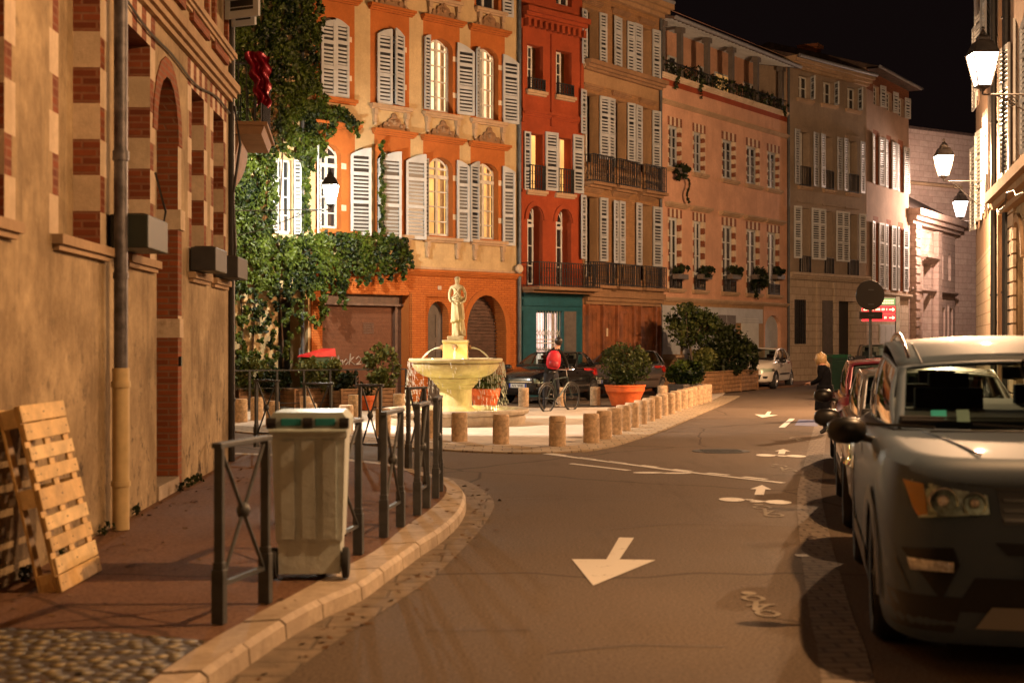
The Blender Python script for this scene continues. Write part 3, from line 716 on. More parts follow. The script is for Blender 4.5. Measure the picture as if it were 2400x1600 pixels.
# ground floor openings
gz=B.z(757,686)
B.hole(S(755),S(959),0,gz,0,.55,'oranger')
gm=MB(); a,b=S(755),S(959)
gm.box(a,b,.46,.50,0,gz-.28); 
for k in range(30): gm.box(a,b,.452,.46,k*.11+.01,k*.11+.022)
go=B.obj('garage_shutter',gm,'garage')
gf=MB(); gf.box(a,b,.30,.52,gz-.28,gz-.001); gf.box(a,b,.24,.31,gz-.30,gz-.24); gf.box(b-.22,b-.001,.34,.52,0,gz-.28); gf.box(a,a+.10,.34,.52,0,gz-.28); B.obj('shutter_housing',gf,'rollr')
gv=MB()
for k in range(7): gv.box(S(875),S(900),.44,.452,gz*.64+k*.045,gz*.64+.022+k*.045)
B.obj('air_vent',gv,'rollr')
# scribbled graffiti on the shutter
gr=MB(); x=S(800); z=1.05
def stroke(pts): gr.tube([(x+p[0]*.9,.445,z+p[1]*.5) for p in pts],.018,5)
for dx,pts in((0,[(0,0),(.1,.35),(.05,.45),(0,.3),(.12,.0),(.2,.25)]),(.28,[(0,0),(.04,.5),(.1,.2),(.18,.25),(.2,0)]),(.55,[(.1,.3),(0,.15),(.08,0),(.18,.15),(.1,.32)]),(.8,[(0,0),(.05,.6),(.04,.3),(.18,.42),(.04,.2),(.2,0)]),(1.1,[(0,.3),(.1,.45),(.2,.3),(.12,.1),(.0,.0),(.2,.02)]),(1.4,[(.0,.1),(.2,.1)]),(1.7,[(.15,.35),(0,.2),(.1,0),(.2,.2),(.2,.4),(.22,0)]),(1.98,[(.1,.3),(0,.1),(.15,0),(.15,.5)])):
    stroke([(p[0]+dx*.85,p[1]) for p in pts])
B.obj('graffiti',gr,plain('white_spray',(.30,.24,.19),.8,var=.2),go)
a1,b1=S(1003),S(1052); az=B.z(1027,706)
B.hole(a1,b1,0,az,.45,.35); dm=MB(); dm.box(a1,b1,.28,.33,0,az); 
for k in range(2):
    for q in range(3): dm.box(a1+.12+k*(b1-a1)/2,a1+(k+1)*(b1-a1)/2-.08,.262,.28,.2+q*.8,.85+q*.8)
do=B.obj('door',dm,'shutd'); hm=MB(); hm.box(a1+.12,a1+.32,.24,.26,1.0,1.04); B.obj('handle',hm,'chrome',do)
a2,b2=S(1092),S(1184); az2=B.z(1138,692)
B.hole(a2,b2,0,az2,1.05,.5); rm=MB(); rm.box(a2,b2,.42,.46,0,az2)
for k in range(34): rm.box(a2,b2,.36,.42,k*.10+.012,k*.10+.05)
B.obj('roller_shutter',rm,'rollr')
# raised arch band round it
ar=MB(); n=16
def archband(mb,a,b,zt,r,w,d):
    for k in range(n):
        t0_,t1_=math.pi*k/n,math.pi*(k+1)/n; c=(a+b)/2; rx=(b-a)/2
        P4=[(c+rx*math.cos(t0_),zt+r*math.sin(t0_)),(c+(rx+w)*math.cos(t0_),zt+(r+w)*math.sin(t0_)),(c+(rx+w)*math.cos(t1_),zt+(r+w)*math.sin(t1_)),(c+rx*math.cos(t1_),zt+r*math.sin(t1_))]
        mb.prism(P4,-d,.0,0,lambda p,q,r_:(p,r_,q))
archband(ar,a2,b2,az2-1.05,1.05,.17,.05); ar.box(a2-.17,a2,-.05,0,0,az2-1.05); ar.box(b2,b2+.17,-.05,0,0,az2-1.05); B.obj('arch_surround',ar,'oranger')
pl=MB(); pl.box(S(961),S(992),-.10,.01,0,gz+.1); B.obj('pier',pl,'orangeb'); pl=MB(); pl.box(S(728),S(753),-.05,.01,0,zs_-.1); B.obj('pier',pl,'orangeb'); pl=MB(); pl.box(S(994),S(997),-.06,.01,0,gz-.021); pl.box(S(994),S(1068),-.06,.01,gz-.02,gz+.04); B.obj('door_band',pl,'orangeb')
num=MB(); num.box(S(1026),S(1033),-.03,0,B.z(1029,679),B.z(1029,670)); B.obj('number_plate',num,'quoin_s')
# dark gateway under the ivy
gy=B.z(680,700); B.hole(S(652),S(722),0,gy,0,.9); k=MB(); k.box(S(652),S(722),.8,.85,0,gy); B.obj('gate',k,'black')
k=MB(); k.box(S(701),S(708),-.02,.02,B.z(704,848),B.z(704,815)); B.obj('intercom',k,'zinc')
k=MB(); k.lathe([(0,-.12),(.10,-.12),(.14,-.02),(.10,.04),(0,.04)],14,(S(1208),-.2,B.z(1205,630)),0,Matrix.Rotation(R(90),4,'X'),close=False); B.obj('siren',k,'quoin_s')
B.pipe(B.L-.10,.0,15,'irongrey',.06)
B.pipe(S(705),.2,15,'irongrey',.045)
B.finish(15.2,eave=.6)
# ================================================================ narrow red house
Rr=Facade('townhouse',(.27,42.72),(2.21,44.7),M['redr'],'narrow red house with arched first-floor windows over the blue shop'); S=Rr.s
w_=.5
tz1,tz0=Rr.z(1245,104),Rr.z(1245,212); mz1,mz0=Rr.z(1245,312),Rr.z(1245,446); az1,az0=Rr.z(1245,482),Rr.z(1245,668)
for i,(p,q) in enumerate(((1236,1273),(1303,1340))):
    a,b=S(p),S(q)
    Rr.window(a,b,tz0,tz1,0,.25,bars=3,narrow=.25,cols=2); Rr.sill(a-.1,b+.1,tz0,'stone'); Rr.rail(a,b,tz0,tz0+.35,.1,'iron',True,slab=False)
    Rr.window(a,b,mz0,mz1,0,.25,lit=M['lit2'],bars=2,narrow=.28); Rr.sill(a-.1,b+.1,mz0,'stone'); Rr.rail(a,b,mz0,mz0+.75,.1,'iron',True,slab=False)
    Rr.window(a,b-.02,az0,az1,.42,.3,bars=2,frame='shutw',transom=az0+(az1-az0)*.76,narrow=.12)
    k=MB(); archband(k,a,b,az1-.42,.42,.14,.06); Rr.obj('arch_surround',k,'redr')
for p,q,t in((1226,1240,308),(1276,1303,309),(1341,1365,315)): Rr.leaf(S(p),min(S(q),Rr.L),Rr.z(p,t+137),Rr.z(p,t),0,5 if p<1300 else 3)
cz=Rr.z(1230,45); Rr.mould(-.02,Rr.L+.02,cz,.35,.35,'redr'); k=MB()
for i in range(11): k.box(.1+i*.25,.22+i*.25,-.22,.02,cz-.22,cz-.002)
Rr.obj('dentil',k,'redr'); Rr.mould(0,Rr.L,Rr.z(1230,270),.2,.1,'redr'); Rr.mould(0,Rr.L,Rr.z(1230,452),.12,.06,'redr'); 
k=MB(); k.box(1.28,1.42,-.07,.01,tz0-1,cz-.3); k.box(0,.12,-.07,.01,tz0-1,cz-.3); k.box(Rr.L-.12,Rr.L,-.07,.01,tz0-1,cz-.3); Rr.obj('pilaster',k,'redr')
for i,(p,q) in enumerate(((1236,1273),(1303,1340))): Rr.window(S(p),S(q),cz+.7,cz+2.0,0,.2)
Rr.rail(0,Rr.L-.02,Rr.z(1230,672),Rr.z(1230,616),.75,'iron',True)
sz=Rr.z(1230,686); 
for m_ in [M['teal']]: Rr.zone(0,Rr.L,0,sz,m_)
Rr.mould(.02,Rr.L-.02,sz-.12,.16,.14,'teal','shop_cornice')
a,b=S(1257),S(1317); lz=Rr.z(1258,728)
Rr.window(a,b,.25,lz,0,.15,lit=M['shoplit'],bars=1,frame='teal')
# folding lattice grille over the lit door
gm=MB(); n=9
for i in range(n+1): x=a+(b-a)*i/n; gm.box(x-.008,x+.008,.08,.095,.3,lz)
for zz in(.35,lz*.33,lz*.62,lz*.66): gm.box(a,b,.075,.10,zz,zz+.03)
for i in range(n):
    for zz in(.6,lz*.5,lz*.7): 
        x=a+(b-a)*i/n; d=(b-a)/n; gm.beam((x,.08,zz),(x+d,.08,zz+.22),.012); gm.beam((x,.08,zz+.22),(x+d,.08,zz),.012)
Rr.obj('lattice_grille',gm,'winf')
k=MB(); k.box(S(1322),S(1350),-.01,.02,.1,lz); 
for q in(.3,1.4): k.box(S(1325),S(1347),-.03,-.01,q,q+.8)
d_=Rr.obj('door',k,'shutd'); k=MB(); k.box(S(1344),S(1347),-.07,-.03,1.0,1.15); Rr.obj('handle',k,'chrome',d_)
k=MB(); k.box(.05,S(1252),-.04,.0,.2,lz); k.box(.05,Rr.L-.05,-.05,.0,lz+.15,sz-.2); Rr.obj('shop_panel',k,'teal')
Rr.finish(14.2,eave=.4)
# ================================================================ ochre house with many grey shutters
O=Facade('townhouse',(2.23,44.72),(5.05,48.66),M['ochre'],'ochre brick house with grey shutters, iron balconies and wooden shopfront'); S=O.s
rows=[(O.z(1402,28),O.z(1402,160)),(O.z(1402,224),O.z(1402,385)),(O.z(1402,463),O.z(1402,650))]
cx=[(1371,1402),(1439,1467),(1502,1526)]
for r,(z1,z0) in enumerate(rows):
    O.zone(0,O.L,z0-.55,z0-.12,M['ochrep']); 
    for i,(p,q) in enumerate(cx):
        a,b=S(p),S(q); O.window(a,b,z0,z1,0,.25,bars=3,narrow=.3 if r!=0 else .25,rev='ochrep'); 
        if r==0: O.sill(a-.2,b+.2,z0)
        O.mould(a-.18,b+.15,z1+.12,.15,.12,'ornament')
bz=[O.z(1368,425),O.z(1368,667)]
for k_,zz in enumerate(bz):
    h=(O.z(1368,362) if k_==0 else O.z(1368,614))-zz
    for p,q in((1369,1418),(1430,1479),(1493,1541)): O.rail(S(p),S(q),zz,zz+h,.35,'iron',True,solid=False)
for p,q,t,bo in((1358,1371,24,152),(1402,1416,30,155),(1433,1453,38,167),(1467,1481,50,170),(1484,1502,54,181),(1526,1541,69,194),
              (1356,1370,212,315),(1402,1420,225,372),(1421,1438,229,374),(1467,1480,241,378),(1484,1501,246,384),(1526,1541,259,393),
              (1356,1370,458,607),(1402,1418,463,612),(1431,1446,470,616),(1447,1462,471,617),(1486,1501,475,621),(1527,1545,484,624)):
    a,b=S(p),S(q); O.leaf(a,b,O.z(max(p,1367),bo),O.z(max(p,1367),t),0,random.choice([3,6,10]),'l' if p in(1402,1467,1526,1527) else 'r','shut')
O.mould(-.05,O.L+.05,O.z(1402,172),.3,.35,'ornament'); O.mould(0,O.L,O.z(1402,402)-.15,.2,.12,'ochrep'); O.mould(-.1,O.L+.15,12.7,.5,.5,'ochrep')
# shopfront
sz=O.z(1372,690); O.mould(0,O.L,sz-.30,.42,.25,'ornament','lintel'); O.zone(0,O.L,0,sz-.3,M['wooddoor'])
edges=[1372,1404,1414,1436,1447,1478,1490,1500,1520,1544]
for i,(p,q) in enumerate(((1374,1402),(1413,1436),(1448,1478),(1482,1492),(1499,1524))):
    a,b=S(p),S(q); k=MB(); k.box(a,b,-.05,.0,.1,sz-.42)
    for j in range(3): 
        x0=a+(b-a)*j/3+.03; k.box(x0,a+(b-a)*(j+1)/3-.03,-.065,-.05,.2,sz-.55)
    for zz in(.5,1.6,2.6): k.box(a+.02,b-.02,-.08,-.065,zz,zz+.07)
    O.obj('wooden_shutter',k,'wooddoor')
k=MB(); 
for p in(1372,1407,1441,1480,1495,1530,1541): k.box(S(p),S(p)+.09,-.12,.0,0,sz-.3)
O.obj('shop_pilaster',k,'wooddoor')
k=MB(); k.box(S(1416),S(1420),-.09,-.066,O.z(1418,788),O.z(1418,769)); O.obj('notice',k,'quoin_s')
O.pipe(O.L-.05,0,13,'irongrey',.05)
O.finish(13.2,eave=.5)
# ================================================================ pink house with the roof gallery
Pk=Facade('townhouse',(5.08,48.7),(11.12,57.5),M['pink'],'long pink house with brick-and-stone window surrounds under a roof gallery'); S=Pk.s
bz_=Pk.z(1550,701); gf=Pk.z(1550,172)
r1=(Pk.z(1566,292),Pk.z(1566,392)); r2=(Pk.z(1566,508),Pk.z(1566,675))
colx=[(1566,1598),(1624,1653),(1692,1725),(1749,1781),(1798,1827)]
Pk.zone(0,Pk.L,0,bz_,M['ochrep']); Pk.zone(S(1790),Pk.L,0,bz_,M['pink'])
for r,(z1,z0) in enumerate((r1,r2)):
    for i,(p,q) in enumerate(colx):
        a,b=S(p)+.08,S(q)-.10
        Pk.quoins(a,b,z0,z1,.12,11 if r else 9)
        Pk.window(a,b,z0,z1,0,.12,bars=3,rev=('quoin_s','quoin_b',11 if r else 9),frame='shutw' if r else 'shut',narrow=.10,fw=.085)
        if r: Pk.mould(a-.35,b+.35,z1+.34,.16,.22,'stone')
        Pk.sill(a-.2,b+.2,z0,'stone')
        if r: Pk.rail(a,b,z0,z0+.42,.06,'iron',True,slab=False)
Pk.mould(0,Pk.L,Pk.z(1550,238)-.05,.14,.14,'stone')
Pk.zone(0,Pk.L,gf-.34,gf-.12,M['redr']); Pk.mould(-.02,Pk.L+.02,gf-.14,.18,.12,'quoin_s')
Pk.mould(0,Pk.L,bz_-.06,.14,.14,'stone')
# ground floor
def rectpanel(F,p,q,z0,z1,mat,name,n=0,y=-.04,slats=0,parent=None):
    a,b=F.s(p),F.s(q); k=MB(); k.box(a,b,y,.01,z0,z1)
    for j in range(n): k.box(a+(b-a)*j/n+.03,a+(b-a)*(j+1)/n-.03,y-.02,y,z0+.1,z1-.1)
    if slats:
        t=z0+.1
        while t<z1-.1: k.box(a+.05,b-.05,y-.025,y,t,t+.03); t+=.09
    return F.obj(name,k,mat,parent)
rectpanel(Pk,1549,1592,Pk.z(1570,830),Pk.z(1570,727),'shut','wooden_shutter',2); rectpanel(Pk,1600,1672,Pk.z(1620,860),Pk.z(1620,735),'shut','wooden_shutter',3)
rectpanel(Pk,1678,1722,.1,Pk.z(1700,732),'shutd','door',2); rectpanel(Pk,1737,1776,.9,Pk.z(1755,737),'shutw','roller_shutter',0,slats=1)
Pk.sill(S(1545),S(1596),Pk.z(1570,832)); k=MB(); k.box(S(1546),S(1785),-.05,.01,bz_-.75,bz_-.2); Pk.obj('fascia_board',k,'shut')
dz=Pk.z(1811,739); Pk.hole(S(1793),S(1830),0,dz,.55,.2); k=MB(); k.box(S(1793),S(1830),.14,.18,0,dz)
for j in range(2): k.box(S(1796)+j*(S(1811)-S(1794)),S(1808)+j*(S(1811)-S(1794)),.12,.14,.3,dz-1.0)
Pk.obj('door',k,'shut')
# gallery: wall set back, posts, deep roof
top=Pk.z(1560,40)
G_=MB(); G_.box(0,Pk.L,1.3,1.45,gf,top+.2); Pk.obj('gallery_wall',G_,'pink')
for i,(p,q,z0_,z1_,lit) in enumerate(((1552,1578,175,100,0),(1630,1658,205,128,0),(1700,1716,200,150,0),(1738,1768,212,165,1),(1805,1830,250,200,0))):
    a,b=S(p)+.3,S(q)+.5; k=MB(); zb=gf+.15; zt=top-.75; y=1.24
    k.box(a,b,y,1.3,zt-.06,zt); k.box(a,a+.07,y,1.3,zb,zt);k.box(b-.07,b,y,1.3,zb,zt);k.box((a+b)/2-.04,(a+b)/2+.04,y,1.3,zb,zt); k.box(a,b,y,1.3,zb,zb+.1)
    for t in(.3,.65): k.box(a,b,y+.01,1.3,zb+(zt-zb)*t,zb+(zt-zb)*t+.04)
    o=Pk.obj('window',k,'shutw'); k=MB(); k.box(a+.02,b-.02,1.27,1.285,zb,zt); Pk.obj('pane',k,M['lit3'] if lit else 'pane',o)
for p in(1560,1602,1665,1722,1780,1838):
    a=S(p); k=MB(); k.box(a-.09,a+.09,.05,.23,gf,top-.15); k.box(a-.15,a+.15,.0,.28,top-.3,top-.12); Pk.obj('gallery_post',k,'shutd')
k=MB(); k.box(0,Pk.L,.02,.12,gf+.5,gf+.53); 
for i in range(int(Pk.L/.16)): k.box(i*.16,i*.16+.02,.05,.07,gf,gf+.5)
Pk.obj('gallery_railing',k,'iron')
Pk.hole(0.0001,Pk.L-.0001,gf+.02,top+.3,0,.02)
k=MB(); k.box(0,Pk.L,0,1.4,gf-.12,gf+.01); Pk.obj('gallery_floor',k,'stone')
Pk.finish(top+.31,eave=.45,roof=False,side=False)
k=MB(); e=.55; L_=Pk.L
k.prism([(-e,top-.12),(1.6,top+.35),(5,top+1.6),(5,top+1.5),(1.6,top+.23),(-e,top-.22)][::-1],-.05,L_+.05,0,lambda p,q,r:(r,p,q)); ro=Pk.obj('roof',k,'roof')
k=MB(); k.tube([(0,-e-.05,top-.16),(L_,-e-.05,top-.16)],.07,8); Pk.obj('gutter_pipe',k,'zinc',ro)
k=MB(); 
for i in range(int(L_/.3)): k.box(i*.3,i*.3+.07,-e+.02,1.3,top-.30,top-.2) if False else k.beam((i*.3+.05,-e+.08,top-.2),(i*.3+.05,1.3,top+.16),.05,.06)
Pk.obj('rafter',k,'shut',ro)
k=MB(); k.box(0,L_,3,9,0,top+.8); k.box(-.02,.0,0,9,0,top-.2); Pk.obj('rear_wall',k,'pink')
Pk.pipe(Pk.L-.02,0,top,'irongrey',.05)
# ================================================================ grey-brown house
G1=Facade('townhouse',(11.15,57.53),(15.4,61.9),M['greyb'],'grey-brown house with a stone ground floor and black carriage door'); S=G1.s
ra=(G1.z(1875,176),G1.z(1875,231)); rb=(G1.z(1875,308),G1.z(1875,436)); rc=(G1.z(1875,487),G1.z(1875,646))
gzz=G1.z(1850,645); G1.zone(0,G1.L,0,gzz,M['limest'])
for i,(p,q) in enumerate(((1873,1897),(1932,1951),(1986,2009))):
    a,b=S(p),S(q)
    for r,(z1,z0) in enumerate((ra,rb,rc)):
        if r==0: c=(a+b)/2; G1.window(c-.42,c+.42,z0,z1,0,.2,bars=1); G1.leaf(c+.0,c+.40,z0,z1,0,55,'r','shutw'); G1.sill(c-.6,c+.6,z0)
        else: G1.window(a,b,z0,z1,0,.25,bars=3,narrow=.2); G1.sill(a-.15,b+.15,z0); G1.mould(a-.2,b+.2,z1+.2,.07,.05,'greyb')
        if r: G1.rail(a,b,z0+.02,z0+.8,.08,'iron',False,slab=False)
for p,q in((1858,1872),(1900,1916),(1918,1931),(1958,1972),(1973,1985),(2011,2024)):
    a,b=S(p),S(q); G1.leaf(a,b,rb[1]+.05,rb[0]+.05,0,6,'r','shut'); G1.leaf(a,b,rc[1]+.7,rc[0]+.05,0,8,'l','shutw')
G1.mould(-.02,G1.L,gzz-.15,.3,.28,'limest'); 
G1.hole(S(1862),S(1890),G1.z(1875,806),G1.z(1875,702),0,.25); k=MB(); k.box(S(1862),S(1890),.2,.22,G1.z(1875,806),G1.z(1875,702)); w=G1.obj('window',k,'pane'); k=MB()
for i in range(7): x=S(1862)+(S(1890)-S(1862))*(i+.5)/7; k.box(x-.02,x+.02,.0,.04,G1.z(1875,806),G1.z(1875,702))
G1.obj('window_grille',k,'iron',w)
rectpanel(G1,1927,1950,0,G1.z(1938,704),'shutd','door',1)
a,b=S(1966),S(2007); z1=G1.z(1986,706); G1.hole(a,b,0,z1,0,.5); k=MB(); k.box(a,b,.4,.45,0,z1); G1.obj('carriage_door',k,'black')
G1.mould(-.05,G1.L+.05,12.75,.45,.45,'stone'); k=MB(); k.box(S(1921),S(1924),-.04,0,2.2,z1-.1); k.box(S(1952),S(1956),-.10,0,0,gzz-.2); k.box(S(1912),S(1918),-.1,0,0,gzz-.2); G1.obj('pilaster',k,'limest')
G1.finish(13.2,eave=.5,roofh=1.6)
# ================================================================ rose-grey house
F=Facade('townhouse',(15.43,61.93),(18.8,67.4),M['rosew'],'rose-grey house with very tall white shutters beside the church wall'); S=F.s
ra=(F.z(2060,205),F.z(2060,250)); rb=(F.z(2050,318),F.z(2050,432)); rc=(F.z(2050,520),F.z(2050,676))
F.zone(0,F.L,0,rc[1]-.1,M['limest']); F.zone(0,F.L,rb[0]+1.9,14,M['redbrick'])
for i,(p,q) in enumerate(((2048,2057),(2079,2087),(2106,2115))):
    a,b=S(p),S(q)
    for r,(z1,z0) in enumerate((rb,rc)):
        F.window(a,b,z0,z1,.2,.12,rev='redbrick'); F.zone(a-.1,b+.1,z0,z1+.25,M['redbrick'])
        w_=(b-a); F.leaf(a-w_*.95-.05,a-.05,z0,z1,0,5,'r','shutw'); F.leaf(b+.05,b+.05+w_*.95,z0,z1,0,5,'l','shutw')
    F.window(a-.1,b+.2,ra[1],ra[0],0,.15); F.leaf(b+.25,b+.75,ra[1],ra[0]+.1,0,10,'l','shutw')
F.mould(0,F.L,rc[1]-.35,.22,.2,'limest'); rectpanel(F,2060,2098,0,F.z(2075,760),'shutw','garage_door',3)
F.finish(13.6,eave=.55,roofh=1.6)
k=MB(); k.box(2.1,2.7,3,3.8,13.8,15.2); k.box(2.0,2.8,2.9,3.9,15.2,15.35); F.obj('chimney',k,'redbrick')
# ================================================================ church-like stone front, lit pink
C_=Facade('stone_church',(18.83,67.43),(23.4,75.1),M['church'],'pale stone church front with tall portal, glowing under the wall lantern',cat='church'); S=C_.s
H_=C_.z(2135,500); a,b=S(2164),S(2182); z1=C_.z(2173,618)
C_.hole(a,b,0,z1,0,.5); k=MB(); k.box(a,b,.4,.45,0,z1-1.2); C_.obj('portal_door',k,'shutd')
k=MB(); k.box(S(2138)-.3,S(2138)+.5,-.25,0,0,H_-.5)
for i in range(18): k.box(S(2138)-.35,S(2138)+.6,-.30,0,.3+i*.42,.55+i*.42)
C_.obj('pilaster',k,'church'); k=MB(); k.box(S(2188),S(2188)+.7,-.25,0,0,H_-.6); C_.obj('pilaster',k,'church')
C_.mould(-.2,C_.L+.2,H_-.5,.7,.6,'church'); C_.mould(a-.5,b+.5,z1+.1,.3,.35,'church'); k=MB(); c=(a+b)/2
k.prism([(c-.7,z1+.4),(c,z1+1.5),(c+.7,z1+.4)][::-1],-.2,0,0,lambda p,q,r:(p,r,q)); C_.obj('pediment',k,'church')
for zz in (H_*.52,): C_.mould(-.1,C_.L+.1,zz,.22,.18,'church')
for aa in (S(2195)+.6,S(2195)+2.2):
    k=MB(); k.box(aa,aa+.9,-.09,0,1.2,1.35); k.box(aa,aa+.9,-.09,0,3.4,3.55); k.box(aa,aa+.12,-.09,0,1.351,3.399); k.box(aa+.78,aa+.9,-.09,0,1.351,3.399); C_.obj('relief_panel',k,'church'); C_.hole(aa+.15,aa+.75,H_*.52+.8,H_*.52+2.2,.3,.3)
    k=MB(); k.box(aa+.15,aa+.75,.22,.26,H_*.52+.8,H_*.52+2.2); C_.obj('window',k,'pane')
C_.finish(H_+.2,eave=.1,depth=4,roofh=1.4)
T=Facade('church_building',(18.9,72.5),(25.5,77),M['church'],'high plain stone wall with a chimney, rising behind the church front',cat='building')
T.finish(T.z(2150,300),eave=.2,depth=6,roofh=-1.6,gutter=None); k=MB(); cz=T.z(2150,300); k.box(.5,1.4,.2,1.0,cz-2,cz+.9); k.box(.4,1.5,.1,1.1,cz+.9,cz+1.05); k.lathe([(.12,0),(.12,.6)],8,(.8,.6,cz+1.05)); k.lathe([(.12,0),(.12,.6)],8,(1.1,.6,cz+1.05)); T.obj('chimney',k,'church')
k=MB(); k.box(1.2,6,-.25,.0,T.z(2190,438),T.z(2190,432)); T.obj('string_course',k,'stone')
# far house closing the street
Fh=Facade('townhouse',(22.6,78.5),(30,80),M['rosew'],'small far house with white shutters and orange arches closing the street'); S=Fh.s
z1,z0=Fh.z(2270,606),Fh.z(2270,705)
Fh.zone(0,Fh.L,0,Fh.z(2270,712),M['oranger'])
for p in(2254,2272):
    a,b=S(p),S(p+9); Fh.window(a,b,z0,z1,0,.15); Fh.leaf(a-.45,a,z0,z1,0,3,'r','shutw'); Fh.leaf(b,b+.45,z0,z1,0,3,'l','shutw')
    aa=S(p)-.1; Fh.hole(aa,aa+.9,0,Fh.z(2270,750),.45,.4)
    Fh.window(a,b,z0+5.6,z1+5.8,0,.15); Fh.leaf(a-.45,a,z0+5.6,z1+5.8,0,3,'r','shutw')
Fh.rail(S(2250),S(2290),Fh.z(2270,570),Fh.z(2270,515),.5,'iron',True); Fh.zone(S(2241),S(2295),Fh.z(2270,570),Fh.z(2270,500),M['shutd'])
Fh.finish(Fh.z(2240,375),eave=.5,roofh=1.0)
# ================================================================ right-hand buildings
Rt=Facade('townhouse',(10.45,30.0),(4.32,3.9),M['tan'],'tall house along the right pavement with blind arches and grey shutters'); S=Rt.s
cz=4.45; zs2=cz+.35
Rt.zone(0,Rt.L,zs2,20,M['rosew'])
Rt.mould(-.1,Rt.L,cz-.1,.45,.45,'stone')
for k_ in range(8):
    a=1.2+k_*3.05; b=a+1.55
    Rt.hole(a,b,0.6,4.05,.75,.35); q=MB(); q.box(a,b,.28,.33,.6,4.05); Rt.obj('blind_arch',q,'ochre')
    q=MB(); archband(q,a,b,3.3,.75,.16,.06); Rt.obj('arch_surround',q,'stone')
    for zz in range(6): 
        q2=None
    z0=zs2+.35; 
    if k_==0: continue
    Rt.window(a+.1,b-.1,z0,z0+2.6,.3,.25,bars=3)
    Rt.leaf(a-.62,a+.08,z0,z0+2.6,1,8,'r','shut'); Rt.leaf(b-.08,b+.62,z0,z0+2.6,-1,8,'l','shut'); Rt.zone(a-.1,b+.1,z0,z0+3.0,M['redbrick'])
    Rt.window(a+.1,b-.1,z0+4,z0+6.2,.3,.25,bars=3); Rt.leaf(b-.08,b+.62,z0+4,z0+6.2,-1,8,'l','shut')
Rt.window(1.0,2.3,zs2+.3,zs2+3.0,.3,.25); Rt.leaf(.1,.95,zs2+.3,zs2+3.0,0,6,'r','shutw'); Rt.leaf(2.35,3.2,zs2+.3,zs2+3.0,0,6,'l','shutw')
k=MB(); 
for i in range(16): k.box(-.04,1.6,-.06,0,.1+i*.28,.34+i*.28)
Rt.obj('corner_stones',k,'quoin_s')
Rt.pipe(.5,0,12,'iron',.08)
k=MB(); k.tube([(2.0,-.15,cz+.1)]+[(3+i*.7,-.5-.05*(i%2),cz-.25-.12*math.sin(i*1.4)) for i in range(12)],.012,5); Rt.obj('cable',k,'iron')
Rt.finish(12,eave=.6)
J2=Facade('townhouse',(13.7,42),(10.6,31.0),M['rosew'],'narrow sliver of pale house with white shutters and dark downpipe, under the middle lantern'); J2.zone(0,J2.L,0,4.0,M['limest'])
for a in(1.2,4.6,8.0):
    for z0 in(4.9,8.4): J2.window(a,a+1.2,z0,z0+2.4,0,.2); J2.leaf(a-.8,a-.02,z0,z0+2.4,0,5,'r','shutw'); J2.leaf(a+1.22,a+2.0,z0,z0+2.4,0,5,'l','shut')
J2.pipe(J2.L-.3,0,12,'iron',.07); J2.finish(12,eave=.4)
J=Facade('townhouse',(23.7,70),(11.75,34.9),M['limest'],'pale stone building set back behind the right-hand corner'); J.finish(10.5,eave=.3)
# ================================================================ left-hand building (near)
W0=(-2.94,3.0); W1=(-3.70,18.57)
Lf=Facade('townhouse',W0,W1,M['tan'],'stained tan corner building with brick-and-stone window jambs, along the left pavement'); S=Lf.s
zc=4.80; zsill=2.45; 
qz=zc-.30
def tallwin(p,q,pan=None,far=.26,nearq=.26,z0=zsill,z1=qz,depth=.22):
    a,b=S(p),S(q); Lf.quoins(a,b,z0,z1,.24,7,lint=.30)
    Lf.hole(a,b,z0,z1,0,depth+.06,('quoin_b','quoin_s',7)); k=MB(); k.box(a,b,depth,depth+.05,z0,z1)
    if pan=='tan': Lf.obj('blocked_panel',k,'tan')
    else:
        o=Lf.obj('window',k,'shutd'); k=MB()
        for zz in(.25,.5,.75): k.box(a,b,depth-.02,depth,z0+(z1-z0)*zz-.02,z0+(z1-z0)*zz+.02)
        k.box((a+b)/2-.03,(a+b)/2+.03,depth-.025,depth,z0,z1); Lf.obj('frame',k,'winf',o)
    Lf.sill(a-.18,b+.18,z0,'stone',h=.07,d=.08)
tallwin(-75,10,'tan'); tallwin(137,235,'tan'); tallwin(300,352); tallwin(449,478); tallwin(500,524)
# arched doorway
a,b=S(367),S(417); at=4.36; Lf.hole(a,b,.12,at,.62,.30,'redbrick',12); 
k=MB(); k.box(a,b,.24,.28,2.95,at); Lf.obj('fanlight',k,'pane'); k=MB(); k.box(a,b,.24,.30,.12,2.93); 
for q in range(2): k.box(a+.08+q*(b-a)/2,a+(q+1)*(b-a)/2-.08,.225,.24,.35,2.7)
do=Lf.obj('door',k,'shutd'); k=MB(); k.box(a+.5,a+.56,.19,.225,1.1,1.25); Lf.obj('handle',k,'chrome',do)
Lf.zone(b,b+.26,2.85,3.08,M['quoin_s']); Lf.zone(b,b+.22,.12,2.85,M['redbrick']); Lf.zone(b,b+.22,1.75,1.95,M['quoin_s']); Lf.zone(b,b+.2,3.08,at-.3,M['quoin_s'])
k=MB(); k.box(b-.005,b+.26,-.03,.30,2.86,3.07); Lf.obj('impost',k,'quoin_s'); k=MB(); k.box(b-.005,b+.22,-.02,.30,1.72,1.92); Lf.obj('band_stone',k,'quoin_s')
k=MB(); archband(k,a,b,at-.62,.62,.2,.012); Lf.obj('arch_surround',k,'redbrick')
k=MB(); k.box(a+.02,b-.02,-.02,.22,.12,.26); Lf.obj('doorstep',k,'kerb')
k=MB(); k.box(b+.03,b+.10,-.03,-.0,1.42,1.52); Lf.obj('doorbell',k,'black')
